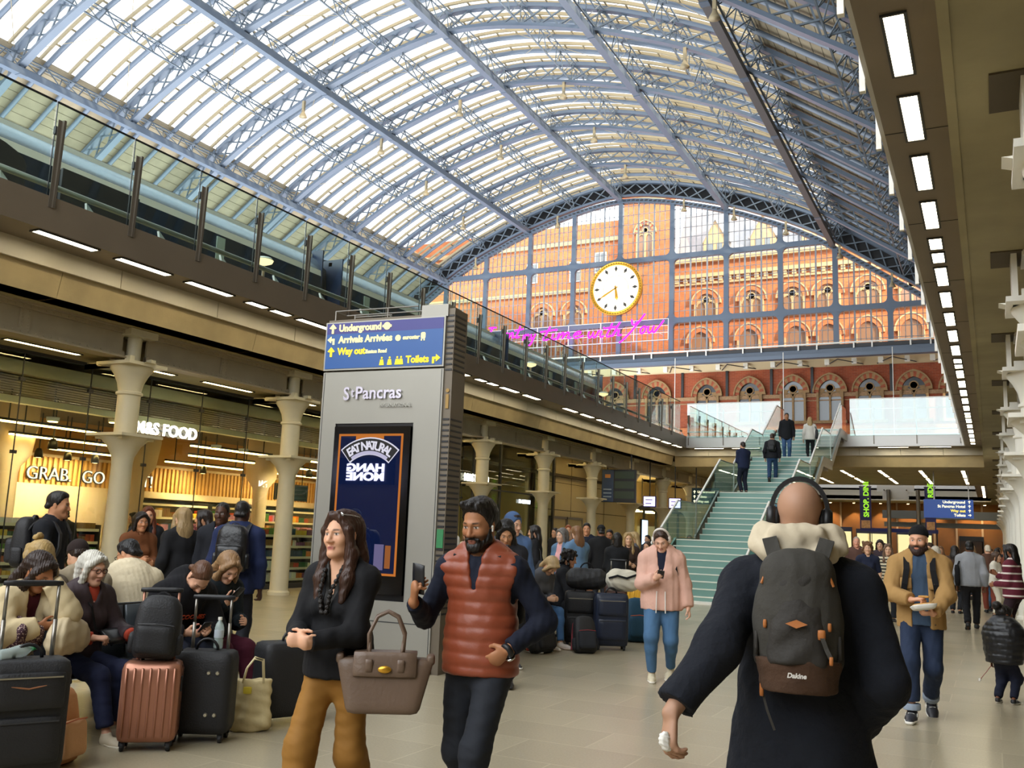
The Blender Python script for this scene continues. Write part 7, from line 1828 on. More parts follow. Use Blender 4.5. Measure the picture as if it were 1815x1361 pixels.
b = MB(); ribbon(b, [(0.1, -0.115, 0.24), (0.118, -0.12, 0.19), (0.135, -0.125, 0.155)], 0.018, 0.005, (1, 0, 0)); b.build('buckle_strap', PKG, bp); MB().rbox((0.137, -0.128, 0.145), (0.016, 0.01, 0.035), 0.004, 3).build('strap_end', ORG, bp, True)
b = MB(); ribbon(b, [(-0.06, 0.075, 0.50), (-0.055, 0.07, 0.575), (0, 0.068, 0.59), (0.055, 0.07, 0.575), (0.06, 0.075, 0.50)], 0.028, 0.012, (0, 1, 0)); b.build('grab_handle', PKG, bp)
worn_straps(bp, J, bo, Rb, PKG, w=0.062, g=0.045)
for s in (-1, 1):
    b = MB(); ribbon(b, [(s*0.075, 0.05, 0.47), (s*0.10, 0.045, 0.56), (s*0.125, 0.09, 0.635)], 0.065, 0.016, (1, 0, 0)); b.build('strap_root', PKG, bp)
    MB().rbox((s*0.172, -0.03, 0.19), (0.02, 0.05, 0.10), 0.009, 3).build('compression_strap', PK, bp, True)
b = MB(); ribbon(b, [(-0.15, 0.03, 0.09), (-0.155, -0.01, 0.0), (-0.13, -0.02, -0.09), (-0.10, -0.015, -0.17)], 0.010, 0.004, (1, 0, 0)); b.build('dangling_strap', PKG, bp); MB().rbox((-0.152, -0.03, -0.005), (0.018, 0.012, 0.055), 0.005, 3).build('strap_keeper', ORG, bp, True)
wm = text_mb('Dakine', 0.027, 0.002, 0.001, 'CENTER', 0.2); place(wm, (0.0, -0.163, 0.073), (1, 0, 0), (0, 0.1, 1)).build('wordmark', mat('wordmark_white', 'd8d4cc', 0.5), bp)

ti = held('tissue', 'white crumpled tissue in the left hand of the bald man', 'tissue', P3, J.wr['L']+unit(J.wr['L']-J.el['L'])*0.10+A3((0.035, 0.0, 0))); F = Field(); F.ell((0, 0, 0), (0.018, 0.014, 0.024), 0.01); F.ell((0.008, 0.006, -0.02), 0.014, 0.01); field_obj('paper', F, 0.004, WHITE, ti, disp=lambda P: 0.003*wob(P, 160, 3))

# 4 woman in the pink jacket
J = Rig(1.66, True, pelvis=(0, 0, 0.86), head=(-4, 34, 4), feet={'R': (0.09, 0.10, 0, 4, 0), 'L': (-0.10, -0.16, 0.03, -10, 12)}, hands={'R': (0.06, 0.27, 1.10), 'L': (-0.29, 0.05, 0.79)}, elbow={'R': (0.8, -0.8, -0.8)}, broad=1.16)
PINK = cloth('d3a796', 0.8, 0.4, 10)
P4 = person('woman in pale pink jacket and white headphones reading her phone', (-3.27, 10.1, 0), 196, J, 'e0b096', ('pony', '38261d'), [
    dict(k='legs', n='jeans', m=cloth('47698c', 0.8, 0.3, 16), g=0.004, r=(0.106, 0.074, 0.070, 0.046), fold=0.004),
    dict(k='top', n='top', m=NAVY, g=0.010, sleeve=0),
    dict(k='top', n='jacket', m=PINK, g=0.028, hem=0.455, fat=1.06, open=(0.20, 0.050, 0.020), flare=1.02, fold=0.007, waist=1.08)], 1,
    hands={'R': dict(curl=0.7, palm=(-0.6, -0.4, 0.6), dirn=(-0.5, 0.6, 0.4)), 'L': dict(curl=0.35)}, lips='b87870', shoes=('d9cdb0', 'efeae0'), fat=1.06)
headphones('white over-ear headphones on the woman in the pink jacket', P4, J, mat('phones_white', 'd8cfc6', 0.45), mat('phones_cream', 'b9aea4', 0.6))
phone('dark phone held by the woman in the pink jacket', P4, J.wr['R']+A3((-0.06, 0.06, 0.045)), (-0.1, -0.6, 0.8), (-0.1, 0.8, 0.55))
for s in (-1, 1): MB().tube([tuple(A3((0, 0, 0))+J.P+A3((s*0.045, 0.195, 0.10))), tuple(J.P+A3((s*0.05, 0.205, -0.13)))], 0.006, 5).build('drawstring', WHITEC, P4)
o = held('shoulder_bag', 'dark bag on the back of the woman in the pink jacket', 'bag', P4, J.P+A3((-0.02, -0.26, 0.18))); MB().rbox((0, 0, 0), (0.24, 0.11, 0.30), 0.04, 5).build('body', BLK, o, True)
for s in (-1, 1):
    b = MB(); ribbon(b, [(s*0.10, 0.03, 0.14), (s*0.11, 0.20, 0.40), (s*0.115, 0.33, 0.34), (s*0.13, 0.37, 0.16), (s*0.16, 0.30, -0.02)], 0.04, 0.01, (1, 0, 0)); b.build('strap', BLK, o)

# 5 bearded man in the tan jacket
J = Rig(1.76, pelvis=(0, 0, 0.905), head=(-14, 6, 0), feet={'R': (0.10, 0.26, 0, -6, 0), 'L': (-0.06, -0.24, 0.055, 10, 38)}, hands={'R': (0.075, 0.33, 1.065), 'L': (-0.10, 0.34, 0.955)}, elbow={'R': (1, -0.5, -0.5), 'L': (-1, -0.5, -0.3)}, broad=1.10)
TANJ = cloth('a68250', 0.85, 0.35, 8)
P5 = person('bearded man in tan jacket and black beanie eating from a paper tray', (-0.62, 9.62, 0), 184, J, 'd9a283', None, [
    dict(k='legs', n='jeans', m=cloth('243048', 0.8, 0.3, 14), g=0.008, r=(0.088, 0.072, 0.070, 0.064), frac=0.90, fold=0.006),
    dict(k='top', n='shirt', m=cloth('3d5068', 0.85, 0.3, 10), g=0.012, hem=0.47, sleeve=0.5, collar=(0.01, 0.066, 0.062)),
    dict(k='top', n='jacket', m=TANJ, g=0.024, hem=0.455, flare=1.08, fold=0.007, front=(0.05, 0.085), r=(0.056, 0.052, 0.050, 0.042))], 1,
    hands={'R': dict(curl=0.75, palm=(-0.5, 0.1, -0.6), dirn=(-0.8, 0.35, 0.15)), 'L': dict(curl=0.45, palm=(0.1, -0.3, 0.9), dirn=(0.75, 0.55, 0.0))}, brow='3a241a', stubble='4a2c20', beard=('33201a', 0.016), shoes=('2c2d33', 'e9e6de'))
F = Field(); F.frame(J.HR, J.hd, J.hs); F.ell((0, -0.018, 0.042), (0.086, 0.107, 0.098), 0.01, clips=[((0, 0.05, 0.048), (0, 0.30, -1))]); F.frame()
field_obj('beanie', F, 0.006, cloth('17171a', 0.95, 0.5, 60), P5)
for sd in 'RL':
    a = J.kn[sd]+(J.an[sd]-J.kn[sd])*0.84; c = J.kn[sd]+(J.an[sd]-J.kn[sd])*0.97; F = Field(); F.cone(a, c, 0.074, 0.074, 0.005, clips=[(a, a-c), (c, c-a)]); field_obj('turn_up', F, 0.009, cloth('8f9bab', 0.85), P5)
    o_, R_m = J.ft[sd]
    for x in (-1, 1):
        n = text_mb('N', 0.055, 0.004, 0.006, 'CENTER'); place(n, (x*0.0475, 0.02, 0.035), (0, x, 0), (0, 0, 1)); q = n.build('shoe_letter', WHITE, P5); q.matrix_local = Matrix([list(R_m[i])+[o_[i]] for i in range(3)]+[[0, 0, 0, 1]])
    b = MB()
    for k in range(4): b.tube([(-0.026, 0.055+0.022*k, 0.078-0.012*k), (0.026, 0.060+0.022*k, 0.080-0.012*k)], 0.004, 5)
    q = b.build('laces', WHITE, P5); q.matrix_local = Matrix([list(R_m[i])+[o_[i]] for i in range(3)]+[[0, 0, 0, 1]])
for s, z in ((1, 0.0), (1, -0.12), (1, -0.24), (1, -0.36)): MB().ball(tuple(J.P+A3((-0.118, 0.178-0.02*(z < -0.3), 0.30+z))), (0.008, 0.005, 0.008), 8).build('button', mat('button_brown', '4a3218', 0.5), P5)
for s in (-1, 1): MB().rbox(tuple(J.P+J.U*0.30+A3((s*0.12, 0.152, 0))), (0.10, 0.014, 0.10), 0.006, 3).build('chest_pocket', TANJ, P5, True)
tr = held('paper_tray', 'white paper food tray held by the man in the tan jacket', 'food tray', P5, J.wr['L']+A3((0.075, 0.075, 0.055)), rotm(15, -12, 8))
MB().rbox((0, 0, 0.0), (0.20, 0.12, 0.05), 0.018, 4, fn=lambda u, p: Vector((p.x*(1+0.12*u[2]), p.y*(1+0.15*u[2]), p.z))).build('tray', WHITE, tr, True); MB().rbox((0, 0, 0.025), (0.17, 0.09, 0.02), 0.008, 4).build('food', mat('pastry', 'c9964f', 0.6, var=0.3, vs=30), tr, True)
sn = held('snack', 'piece of pastry in the right hand of the man in the tan jacket', 'food', P5, J.wr['R']+A3((-0.10, 0.045, 0.035))); MB().rbox((0, 0, 0), (0.09, 0.035, 0.022), 0.01, 4).build('piece', MATS['pastry'], sn, True)
worn_backpack('dark backpack on the man in the tan jacket', P5, J, 0.28, 0.15, 0.42, CHAR, strap=BLK, g=0.035)

# 6 small child
J = Rig(0.95, pelvis=(0, 0, 0.455), head=(-42, 10, 0), hs=1.05, feet={'R': (0.07, 0.02, 0, -6, 0), 'L': (-0.07, -0.02, 0, 6, 0)}, hands={'R': (0.17, 0.16, 0.45), 'L': (-0.15, 0.06, 0.38)}, broad=1.25)
PUF = mat('black_puffer', '15161a', 0.38, bump=0.35, bs=12, spec=0.5)
P6 = person('small child in black puffer coat with hair in a puff', (0.06, 11.1, 0), 340, J, '7a4a30', ('puff', '15100e'), [
    dict(k='legs', n='trousers', m=NAVY, g=0.004, r=(0.09, 0.075, 0.07, 0.055)),
    dict(k='top', n='puffer_coat', m=PUF, g=0.034, hem=0.42, fat=1.15, flare=1.02, hood=(0.12, 0.09), res=0.9, disp=lambda P: 0.007*(np.abs(np.sin(P[:, 2]*PI/0.055))**0.6-0.6)+0.003*wob(P, 40, 4))], 1, shoes=('17181c', 'ece9e2'), fat=1.2)
rb = held('paper_streamer', 'short red and white paper streamer in the hand of the small child', 'streamer', P6, J.wr['L']+unit(J.wr['L']-J.el['L'])*0.05); b = MB(); ribbon(b, [(0, 0, 0), (-0.05, 0.0, -0.07), (-0.11, -0.01, -0.15)], 0.018, 0.003, (0, 1, 0)); b.build('ribbon', mat('streamer_red', 'b0605a', 0.6), rb); MB().box(-0.13, -0.11, -0.02, 0.0, -0.175, -0.15).build('tip', WHITE, rb)

# ================================================================== the benches and the travellers sitting on the near one
BENCHM = mat('bench_black', '1f2124', 0.42, metal=0.3); BENCHG = mat('bench_grey', '4d5358', 0.4, metal=0.4)
def bench(x, y0, y1, lab, gap=(0, 0)):
    t = thing('bench', lab, 'bench', (x, (y0+y1)/2, 0), 0, 'back-to-back benches'); L = y1-y0; n = int(round(L/0.58))
    MB().box(-0.05, 0.05, -L/2, L/2, 0.30, 0.36).build('beam', BENCHG, t)
    for s in (-1, 1):
        for k in range(n):
            y = -L/2+L*(k+0.5)/n
            MB().rbox((s*0.36, y, 0.425), (0.46, L/n-0.03, 0.035), 0.012, 4).build('seat', BENCHM, t, True)
            MB().rbox((0, 0, 0), (0.03, L/n-0.03, 0.42), 0.010, 4, M=Matrix.Rotation(R_(s*-10), 3, 'Y')).build('backrest', BENCHG if s > 0 else BENCHM, t, True).location = (s*0.11, y, 0.63)
    for y in (-L/2+0.35, L/2-0.35, 0):
        MB().box(-0.04, 0.04, y-0.03, y+0.03, 0.03, 0.30).box(-0.45, 0.45, y-0.03, y+0.03, 0, 0.04).build('foot', BENCHG, t)
        for s in (-1, 1): MB().beam((0, y, 0.32), (s*0.5, y, 0.405), 0.03, 0.03).build('arm', BENCHG, t)
bench(-6.28, 3.0, 6.6, 'dark metal back-to-back bench under the seated travellers by the sign pillar'); bench(-6.1, 10.4, 13.6, 'dark metal bench under the seated travellers beyond the sign pillar')
def sit(H, fem, lean=6, head=(0, 10, 0), hands=None, feet=None, elbow=None, z=0.535, broad=1.0, twist=0, side=0):
    return Rig(H, fem, pelvis=(0, 0, z), lean=lean, head=head, hands=hands, elbow=elbow, twist=twist, side=side, broad=broad, feet=feet or {'R': (0.11, 0.46, 0, -6, 0), 'L': (-0.11, 0.48, 0, 6, 0)})
# 7 curly-haired woman, hand over her mouth
J = sit(1.64, True, 16, (2, 18, 0), {'R': (0.06, 0.36, 0.80), 'L': (-0.015, 0.335, 1.085)}, {'R': (0.10, 0.40, 0, -8, 0), 'L': (-0.08, 0.44, 0, 8, 0)}, {'R': (0.9, 0.1, -0.6), 'L': (-0.5, 0.7, -1)})
P7 = person('seated woman with long dark curls in a cream coat covering her mouth', (-5.92, 4.20, 0), -86, J, 'a06a48', ('waves', '2a1a12'), [
    dict(k='legs', n='trousers', m=cloth('3a3b3f', 0.85), g=0.006, r=(0.088, 0.072, 0.068, 0.062), seat=1), dict(k='top', n='top', m=BURG, g=0.010, sleeve=0),
    dict(k='top', n='coat', m=cloth('cbb993', 0.95, 0.4, 12), g=0.030, drop=0.12, open=(0.24, 0.052, 0.03), fat=1.04, fold=0.008, r=(0.060, 0.058, 0.056, 0.046))], 1,
    hands={'L': dict(curl=0.25, palm=(0.1, -0.95, 0.1), dirn=(0.75, -0.25, 0.55)), 'R': dict(curl=0.7, palm=(-0.6, -0.4, 0.3), dirn=(-0.8, 0.4, 0))}, shoes=('2a2422', None))
t = thing('shoulder_bag', 'soft cream leather bag on the lap of the woman with dark curls', 'bag', (-5.50, 4.36, 0.655), R_(-70)); F = Field(); F.cone((-0.12, 0, 0.05), (0.12, 0, 0.05), 0.095, 0.10, 0.05, (0, 0, 1), 0.75); F.cone((-0.08, 0.0, 0.13), (0.08, 0, 0.14), 0.05, 0.06, 0.06, (0, 0, 1), 1); field_obj('body', F, 0.011, mat('cream_leather', 'c2b190', 0.6, bump=0.2, bs=14), t, disp=lambda P: 0.008*wob(P, 26, 3)); MB().box(0.02, 0.09, -0.075, -0.068, 0.07, 0.10).build('label_patch', mat('patch_tan', 'a8946c', 0.6), t)
t = thing('scarf', 'plum and cream floral scarf on the lap of the woman with dark curls', 'scarf', (-5.60, 4.10, 0.66)); F = Field()
for i in range(7): F.cone((0.02*math.sin(i*2), -0.10+0.03*i, 0.02+0.02*(i % 3)), (0.05*math.cos(i*1.7), -0.06+0.03*i, 0.12+0.03*math.sin(i)), 0.045, 0.05, 0.03)
fm = mat('floral_print', '5a3440', 0.85, var=0.1); nt = fm.node_tree; v = nt.nodes.new('ShaderNodeTexVoronoi'); v.inputs['Scale'].default_value = 26; r = nt.nodes.new('ShaderNodeValToRGB'); r.color_ramp.elements[0].color = (*lin('c9b0a0'), 1); r.color_ramp.elements[0].position = 0.25; r.color_ramp.elements[1].color = (*lin('3f2430'), 1); r.color_ramp.elements[1].position = 0.4; nt.links.new(v.outputs['Distance'], r.inputs[0]); nt.links.new(r.outputs[0], nt.nodes['Principled BSDF'].inputs['Base Color'])
field_obj('cloth', F, 0.010, fm, t, disp=lambda P: 0.010*wob(P, 40, 5))
# 8 white-haired woman
J = sit(1.58, True, 4, (0, 8, 0), {'R': (0.12, 0.31, 0.70), 'L': (-0.20, 0.34, 0.69)}, {'R': (0.09, 0.52, 0, -8, 0), 'L': (-0.10, 0.36, 0, 8, 0)}, broad=1.08)
P8 = person('elderly white-haired woman in glasses sitting in a dark brown jacket', (-5.90, 4.74, -0.012), -88, J, 'd2a085', ('wavy', 'c4c0b5'), [
    dict(k='legs', n='trousers', m=cloth('1f2540', 0.8), g=0.006, r=(0.088, 0.068, 0.066, 0.058), seat=1, frac=0.94), dict(k='top', n='jumper', m=cloth('b0432f', 0.8), g=0.016, sleeve=1.0, r=(0.05, 0.046, 0.045, 0.036)),
    dict(k='top', n='jacket', m=cloth('3b2f33', 0.65, 0.4, 9), g=0.030, drop=0.14, fat=1.05, fold=0.008, sleeve=0.93, collar=(0.015, 0.078, 0.074), open=(0.07, 0.05, 0.015))], 1,
    hands={'R': dict(curl=0.8, palm=(-0.5, 0.2, -0.8), dirn=(-0.5, 0.8, 0)), 'L': dict(curl=0.5, palm=(0.4, 0, -0.9), dirn=(0.15, 0.95, -0.2))}, brow='a8a098', lips='b07068', shoes=('c9bda4', 'e2dccb'))
glasses(P8, J, mat('tortoise_frame', '4a2418', 0.3))
F = Field(); F.cone(J.neck-J.U*0.02+J.fw*0.035+J.rt*0.03, J.neck-J.U*0.02+J.fw*0.035-J.rt*0.03, 0.038, None, 0.02); F.cone(J.neck-J.U*0.03+J.fw*0.07, J.neck-J.U*0.10+J.fw*0.10, 0.026, 0.014, 0.02); field_obj('neck_scarf', F, 0.007, cloth('d8a596', 0.8), P8)
b = MB(); ribbon(b, [tuple(J.neck+J.rt*0.08+J.U*0.03-J.fw*0.02), tuple(J.neck+J.rt*0.05-J.U*0.10+J.fw*0.145), tuple(J.P+J.U*0.22+J.fw*0.17), tuple(J.P+J.U*0.10-J.rt*0.14+J.fw*0.20), tuple(A3((-0.22, 0.24, 0.72)))], 0.018, 0.005, (1, 0, 0.5))
t = held('crossbody_bag', 'small black crossbody bag on the white-haired woman', 'bag', P8, (-0.13, 0.27, 0.665), rotm(8, -55, 0)); b.v = [tuple((rotm(8, -55, 0).T @ (A3(p)-A3((-0.13, 0.27, 0.665))))) for p in b.v]; b.build('strap', BLK, t); MB().rbox((0, 0, 0.04), (0.20, 0.05, 0.14), 0.02, 4).build('body', mat('black_leather', '191a1c', 0.35), t, True)
phone('dark phone in the hand of the white-haired woman', P8, J.wr['L']+A3((0.035, 0.09, -0.035)), (-0.3, 0.1, 0.9), (0.2, 0.9, 0))
# 9-11 three travellers on the other side of the bench
J = Rig(1.66, True, pelvis=(0, 0, 0.535), lean=4, head=(20, 10, 0), feet={'R': (0.1, 0.45, 0, 0, 0), 'L': (-0.1, 0.45, 0, 0, 0)}, hands={'R': (0.1, 0.3, 0.7), 'L': (-0.1, 0.3, 0.7)})
P9 = person('blonde woman with a messy top bun sitting behind the woman with dark curls', (-6.66, 4.98, 0), 80, J, 'd8ab8a', ('long', 'a58a58'), [dict(k='legs', n='trousers', m=BLK, seat=1), dict(k='top', n='jumper', m=cloth('6b5f52'), g=0.016, drop=0.05)], 1, hands={'R': dict(curl=0.5), 'L': dict(curl=0.5)})
F = Field(); F.frame(J.HR, J.hd, J.hs)
for i in range(8): F.ell((0.022*math.cos(i*2.4), -0.02+0.022*math.sin(i*2.4), 0.150+0.006*(i % 4)), 0.021, 0.008)
F.frame(); field_obj('top_bun', F, 0.006, hairmat('a58a58'), P9, disp=lambda P: 0.004*wob(P, 150, 2))
J = sit(1.70, False, 8, (0, 22, 0), {'R': (0.1, 0.3, 0.7), 'L': (-0.1, 0.3, 0.7)})
P10 = person('person in dark woolly hat and beige jacket sitting behind the white-haired woman', (-6.70, 5.40, 0), 75, J, 'c99a7a', ('short', '2a1d16'), [dict(k='legs', n='trousers', m=BLK, seat=1), dict(k='top', n='jacket', m=cloth('9c8f78'), g=0.024, drop=0.05, hood=(0.10, 0.08))], 1, hands={'R': dict(curl=0.5), 'L': dict(curl=0.5)})
F = Field(); F.frame(J.HR, J.hd, J.hs); F.ell((0, -0.018, 0.042), (0.086, 0.107, 0.098), 0.01, clips=[((0, 0.05, 0.045), (0, 0.30, -1))]); F.frame(); field_obj('woolly_hat', F, 0.008, cloth('2a201e', 0.95), P10)
J = sit(1.76, False, 12, (40, 20, 0), {'R': (0.12, 0.30, 0.72), 'L': (-0.12, 0.30, 0.72)}, broad=1.12)
P11 = person('dark-haired man in cream sweater sitting with his back to the others', (-6.72, 5.90, 0), 58, J, 'c08a66', ('short', '121012'), [dict(k='legs', n='trousers', m=CHAR, seat=1), dict(k='top', n='sweater', m=cloth('d6c8aa', 0.95, 0.35, 20), g=0.030, drop=0.05, fat=1.05, fold=0.007, collar=(-0.01, 0.075, 0.07)), ], 1, hands={'R': dict(curl=0.5), 'L': dict(curl=0.5)})
F = Field(); F.cone(J.neck-J.U*0.02, J.neck+J.U*0.05+J.fw*0.01, 0.076, 0.070, 0.01); F.clip(J.neck+J.U*0.06, J.U); field_obj('dark_collar', F, 0.008, BLK, P11); glasses(P11, J, BLACK)
# 12 hooded man bent over his phone
J = sit(1.78, False, 30, (-10, 34, 0), {'R': (0.10, 0.44, 0.66), 'L': (-0.05, 0.48, 0.66)}, {'R': (0.16, 0.52, 0, -8, 0), 'L': (-0.12, 0.54, 0, 8, 0)}, {'R': (1, -0.2, -0.8), 'L': (-1, -0.2, -0.8)}, broad=1.15)
P12 = person('man with cropped hair in a black printed hoodie bent over his phone', (-6.00, 5.62, 0), -98, J, 'd9a688', ('crop', '5c3d2a'), [
    dict(k='legs', n='jeans', m=cloth('1d2230'), g=0.010, r=(0.088, 0.072, 0.07, 0.062), seat=1), dict(k='top', n='hoodie', m=cloth('16161a', 0.9, 0.4, 12), g=0.030, drop=0.06, hood=(0.125, 0.095), fat=1.06, fold=0.008)], 1,
    hands={'R': dict(curl=0.6, palm=(-0.7, 0.1, 0.5), dirn=(-0.55, 0.8, 0)), 'L': dict(curl=0.6, palm=(0.6, -0.1, 0.6), dirn=(0.4, 0.9, 0.1))}, brow='5c3d2a', shoes=('18181b', 'e6e2d8'), lips='b87868')
phone('black phone in the hands of the hooded man', P12, (0.025, 0.565, 0.70), (0.0, -0.7, 0.7), (0, 0.7, 0.7))
c = J.P+J.U*0.30+J.fw*0.175+J.rt*0.0
for (txt, dz, sz, m) in (('ACCOONES', 0.05, 0.055, mat('print_orange', 'c9502f', 0.7)),):
    n = text_mb(txt, sz, 0.004, 0.001, 'CENTER'); nv = []
    place(n, c+J.U*dz, tuple(-J.rt), tuple(J.U)); n.build('chest_print', m, P12)
# 13 young woman in burgundy trousers
J = sit(1.66, True, 16, (-6, 26, 4), {'R': (0.10, 0.40, 0.86), 'L': (-0.09, 0.38, 0.70)}, {'R': (0.05, 0.44, 0, -4, 0), 'L': (-0.16, 0.52, 0, 10, 0)}, {'R': (0.9, -0.1, -1)})
P13 = person('young blonde woman in burgundy trousers sitting with phone in hand', (-6.02, 6.12, 0), -100, J, 'dca98a', ('long', '8a6a48'), [
    dict(k='legs', n='trousers', m=cloth('4e1a2c', 0.85), g=0.008, r=(0.094, 0.074, 0.068, 0.058), seat=1), dict(k='top', n='jumper', m=cloth('1b2226', 0.95, 0.5, 30), g=0.026, drop=0.05, fold=0.007)], 1,
    hands={'R': dict(curl=0.55, palm=(-0.5, -0.3, 0.8), dirn=(-0.3, 0.6, 0.5)), 'L': dict(curl=0.5)}, shoes=('e4dfd2', 'f0ece2'))
phone('dark phone held near her face by the young woman in burgundy trousers', P13, J.wr['R']+A3((-0.02, 0.09, 0.075)), (0, -0.75, 0.6), (-0.3, 0.6, 0.75))
# ------------------------------------------------------------------ their luggage
NYL = mat('black_nylon', '17171a', 0.6, var=0.08, vs=20, bump=0.2, bs=90); ROSE = mat('rose_shell', 'a8735c', 0.28, metal=0.45, var=0.04); PEACH = mat('peach_canvas', 'c18a5c', 0.8, var=0.06, bump=0.25, bs=30); NAVN = mat('navy_shell', '1b2438', 0.45, var=0.06, bump=0.15, bs=60)
s1 = suitcase('black fabric suitcase with raised handle standing nearest the viewer', (-5.02, 3.72, 0), 62, 0.46, 0.27, 0.64, NYL, handle=0.42)
MB().tube([(-0.09, -0.166, 0.56), (0.0, -0.170, 0.545), (0.09, -0.166, 0.56)], 0.005, 5).build('swoosh_badge', mat('badge_copper', '8a5a3a', 0.4), s1)
for z in (0.40, 0.20): MB().rbox((-0.16, -0.165, z), (0.012, 0.01, 0.06), 0.003, 2).build('zip_pull', ZIP, s1)
t = thing('water_bottle', 'crumpled clear bottle with green cap lying on the near black suitcase', 'bottle', (-5.06, 3.66, 0.725)); PET = mat('clear_plastic', 'cfe0dc', 0.12, spec=0.7); PET.node_tree.nodes['Principled BSDF'].inputs['Alpha'].default_value = 0.45
t.rotation_euler = (R_(-20), R_(80), R_(65)); MB().lathe([(0.03, -0.10), (0.038, -0.09), (0.034, -0.03), (0.038, 0.03), (0.036, 0.06), (0.014, 0.10), (0.013, 0.115)], n=16).build('bottle', PET, t, True); MB().lathe([(0.016, 0.108), (0.016, 0.128)], n=14).build('cap', mat('green_cap', '2f9c5c', 0.4), t)
backpack('peach canvas backpack leaning beside the near black suitcase', (-5.20, 4.14, 0.0), 105, 0.27, 0.16, 0.44, PEACH, mat('peach_pale', 'cf9f74', 0.8, bump=0.2, bs=30), 'backpacks on the floor', (-6, 0), trim=mat('peach_strap', 'b0643c', 0.75))
s2 = suitcase('rose gold ribbed hard-shell suitcase in front of the hooded man', (-5.10, 4.74, 0), 40, 0.38, 0.24, 0.52, ROSE, hard=True, handle=0.46, hm=mat('rose_rod', '9c6f5c', 0.35, metal=0.7))
backpack('soft black backpack standing on the rose gold suitcase', (-5.10, 4.73, 0.587), 40, 0.30, 0.18, 0.40, NYL, NYL, 'backpacks on luggage', (0, 3), straps=True)
suitcase('black studded fabric suitcase with a bottle on top beside the rose gold one', (-5.02, 5.14, 0), 30, 0.42, 0.27, 0.56, NYL, handle=0.36, studs=((0.06, 0.42), (0.12, 0.42), (0.06, 0.14), (0.12, 0.14)), pocket=False)
t = thing('water_bottle', 'clear plastic water bottle standing on the black studded suitcase', 'bottle', (-4.98, 5.20, 0.622)); MB().lathe([(0.030, 0), (0.033, 0.01), (0.033, 0.06), (0.030, 0.07), (0.033, 0.08), (0.033, 0.14), (0.026, 0.17), (0.013, 0.19), (0.013, 0.20)], n=16).build('bottle', PET, t, True); MB().lathe([(0.015, 0.198), (0.015, 0.218)], n=14).build('cap', WHITE, t); MB().lathe([(0.0335, 0.075), (0.0335, 0.13)], n=16).build('label_band', mat('bottle_label', 'b9c2cc', 0.4), t)
t = thing('tote_bag', 'cream canvas tote bag slumped between two black suitcases', 'tote bag', (-4.95, 5.56, 0), R_(38)); F = Field(); F.cone((-0.08, 0, 0.07), (0.08, 0, 0.07), 0.07, None, 0.05, (0, 0, 1), 1.0); F.cone((0, 0, 0.07), (0, 0, 0.34), 0.15, 0.135, 0.03, (1, 0, 0), 0.42); F.clip((0, 0, 0.37), (0, 0, 1)); F.clip((0, 0, 0.005), (0, 0, -1)); field_obj('bag', F, 0.009, cloth('c9b88c', 0.9, 0.4, 14), t, disp=lambda P: 0.010*wob(P, 24, 3))
for y in (-0.05, 0.05): MB().tube([(-0.07, y, 0.35), (-0.05, y, 0.45), (0.0, y+0.02, 0.52), (0.06, y+0.05, 0.50), (0.08, y, 0.35)], 0.008, 6).build('handle', cloth('d9cba2', 0.9), t, True)
MB().rbox((-0.03, -0.065, 0.30), (0.06, 0.012, 0.05), 0.005, 3).build('packet', mat('packet_yellow', 'd9c23a', 0.5), t)
suitcase('wide black suitcase under the tote handles beside the sign pillar', (-4.96, 5.98, 0), 66, 0.52, 0.28, 0.56, NYL, studs=((0.15, 0.40), (0.15, 0.12)), pocket=False)
backpack('grey backpack on the bench behind the hooded man', (-6.62, 6.38, 0.45), 100, 0.28, 0.16, 0.40, CHAR, None, 'backpacks on the floor', (0, 0))
# ================================================================== the rest of the crowd
def stand(H, fem=False, **k):
    k.setdefault('pelvis', (0, 0, 0.525*H)); return Rig(H, fem, **k)
def crowd(label, x, y, rz, H, fem=False, skin='d2a184', hair=('short', '2a1f18'), top='2b2d33', g=0.020, legs='23252b', tier=3, pose='stand', hem=0.48, extra=None, topn='jacket', shoes=('1d1d1f', None), frontopen=None, inner=None, hood=None, sleeve=1.0, head=(0, 4, 0), fat=1.0, group=None, legr=None, topm=None, z=0, flare=1.02, hands=None, elbow=None, bag=None):
    P = {'stand': dict(), 'walk': dict(feet={'R': (0.08, 0.26, 0, -4, -6), 'L': (-0.08, -0.24, 0.03, 4, 26)}, pelvis=(0, 0, 0.515*H)),
         'walk2': dict(feet={'L': (-0.08, 0.26, 0, 4, -6), 'R': (0.08, -0.24, 0.03, -4, 26)}, pelvis=(0, 0, 0.515*H)),
         'hold': dict(hands={'R': (0.07, 0.30, 0.64*H), 'L': (-0.09, 0.28, 0.62*H)}), 'phone': dict(hands={'R': (0.06, 0.28, 0.70*H), 'L': (-0.08, 0.26, 0.60*H)})}[pose]
    if hands: P['hands'] = hands
    if elbow: P['elbow'] = elbow
    J = stand(H, fem, head=head, **P)
    W = [dict(k='legs', n='trousers', m=legs if not isinstance(legs, str) else cloth(legs, 0.8), g=0.006, r=legr or (0.086, 0.068, 0.066, 0.058))]
    if inner: W.append(dict(k='top', n='shirt', m=cloth(inner), g=0.008, sleeve=0, hem=0.49))
    W.append(dict(k='top', n=topn, m=topm or cloth(top), g=g, hem=hem, flare=flare, hood=hood, sleeve=sleeve, front=frontopen))
    t = person(label, (x, y, z), rz, J, skin, hair, W, tier, shoes=shoes, group=group, fat=fat, hands={'R': dict(curl=0.5), 'L': dict(curl=0.5)})
    if extra: extra(t, J)
    return t, J
def pack(lab, m=None, w=0.30, d=0.15, h=0.42): return lambda t, J: worn_backpack(lab, t, J, w, d, h, m or NYL, g=0.03)
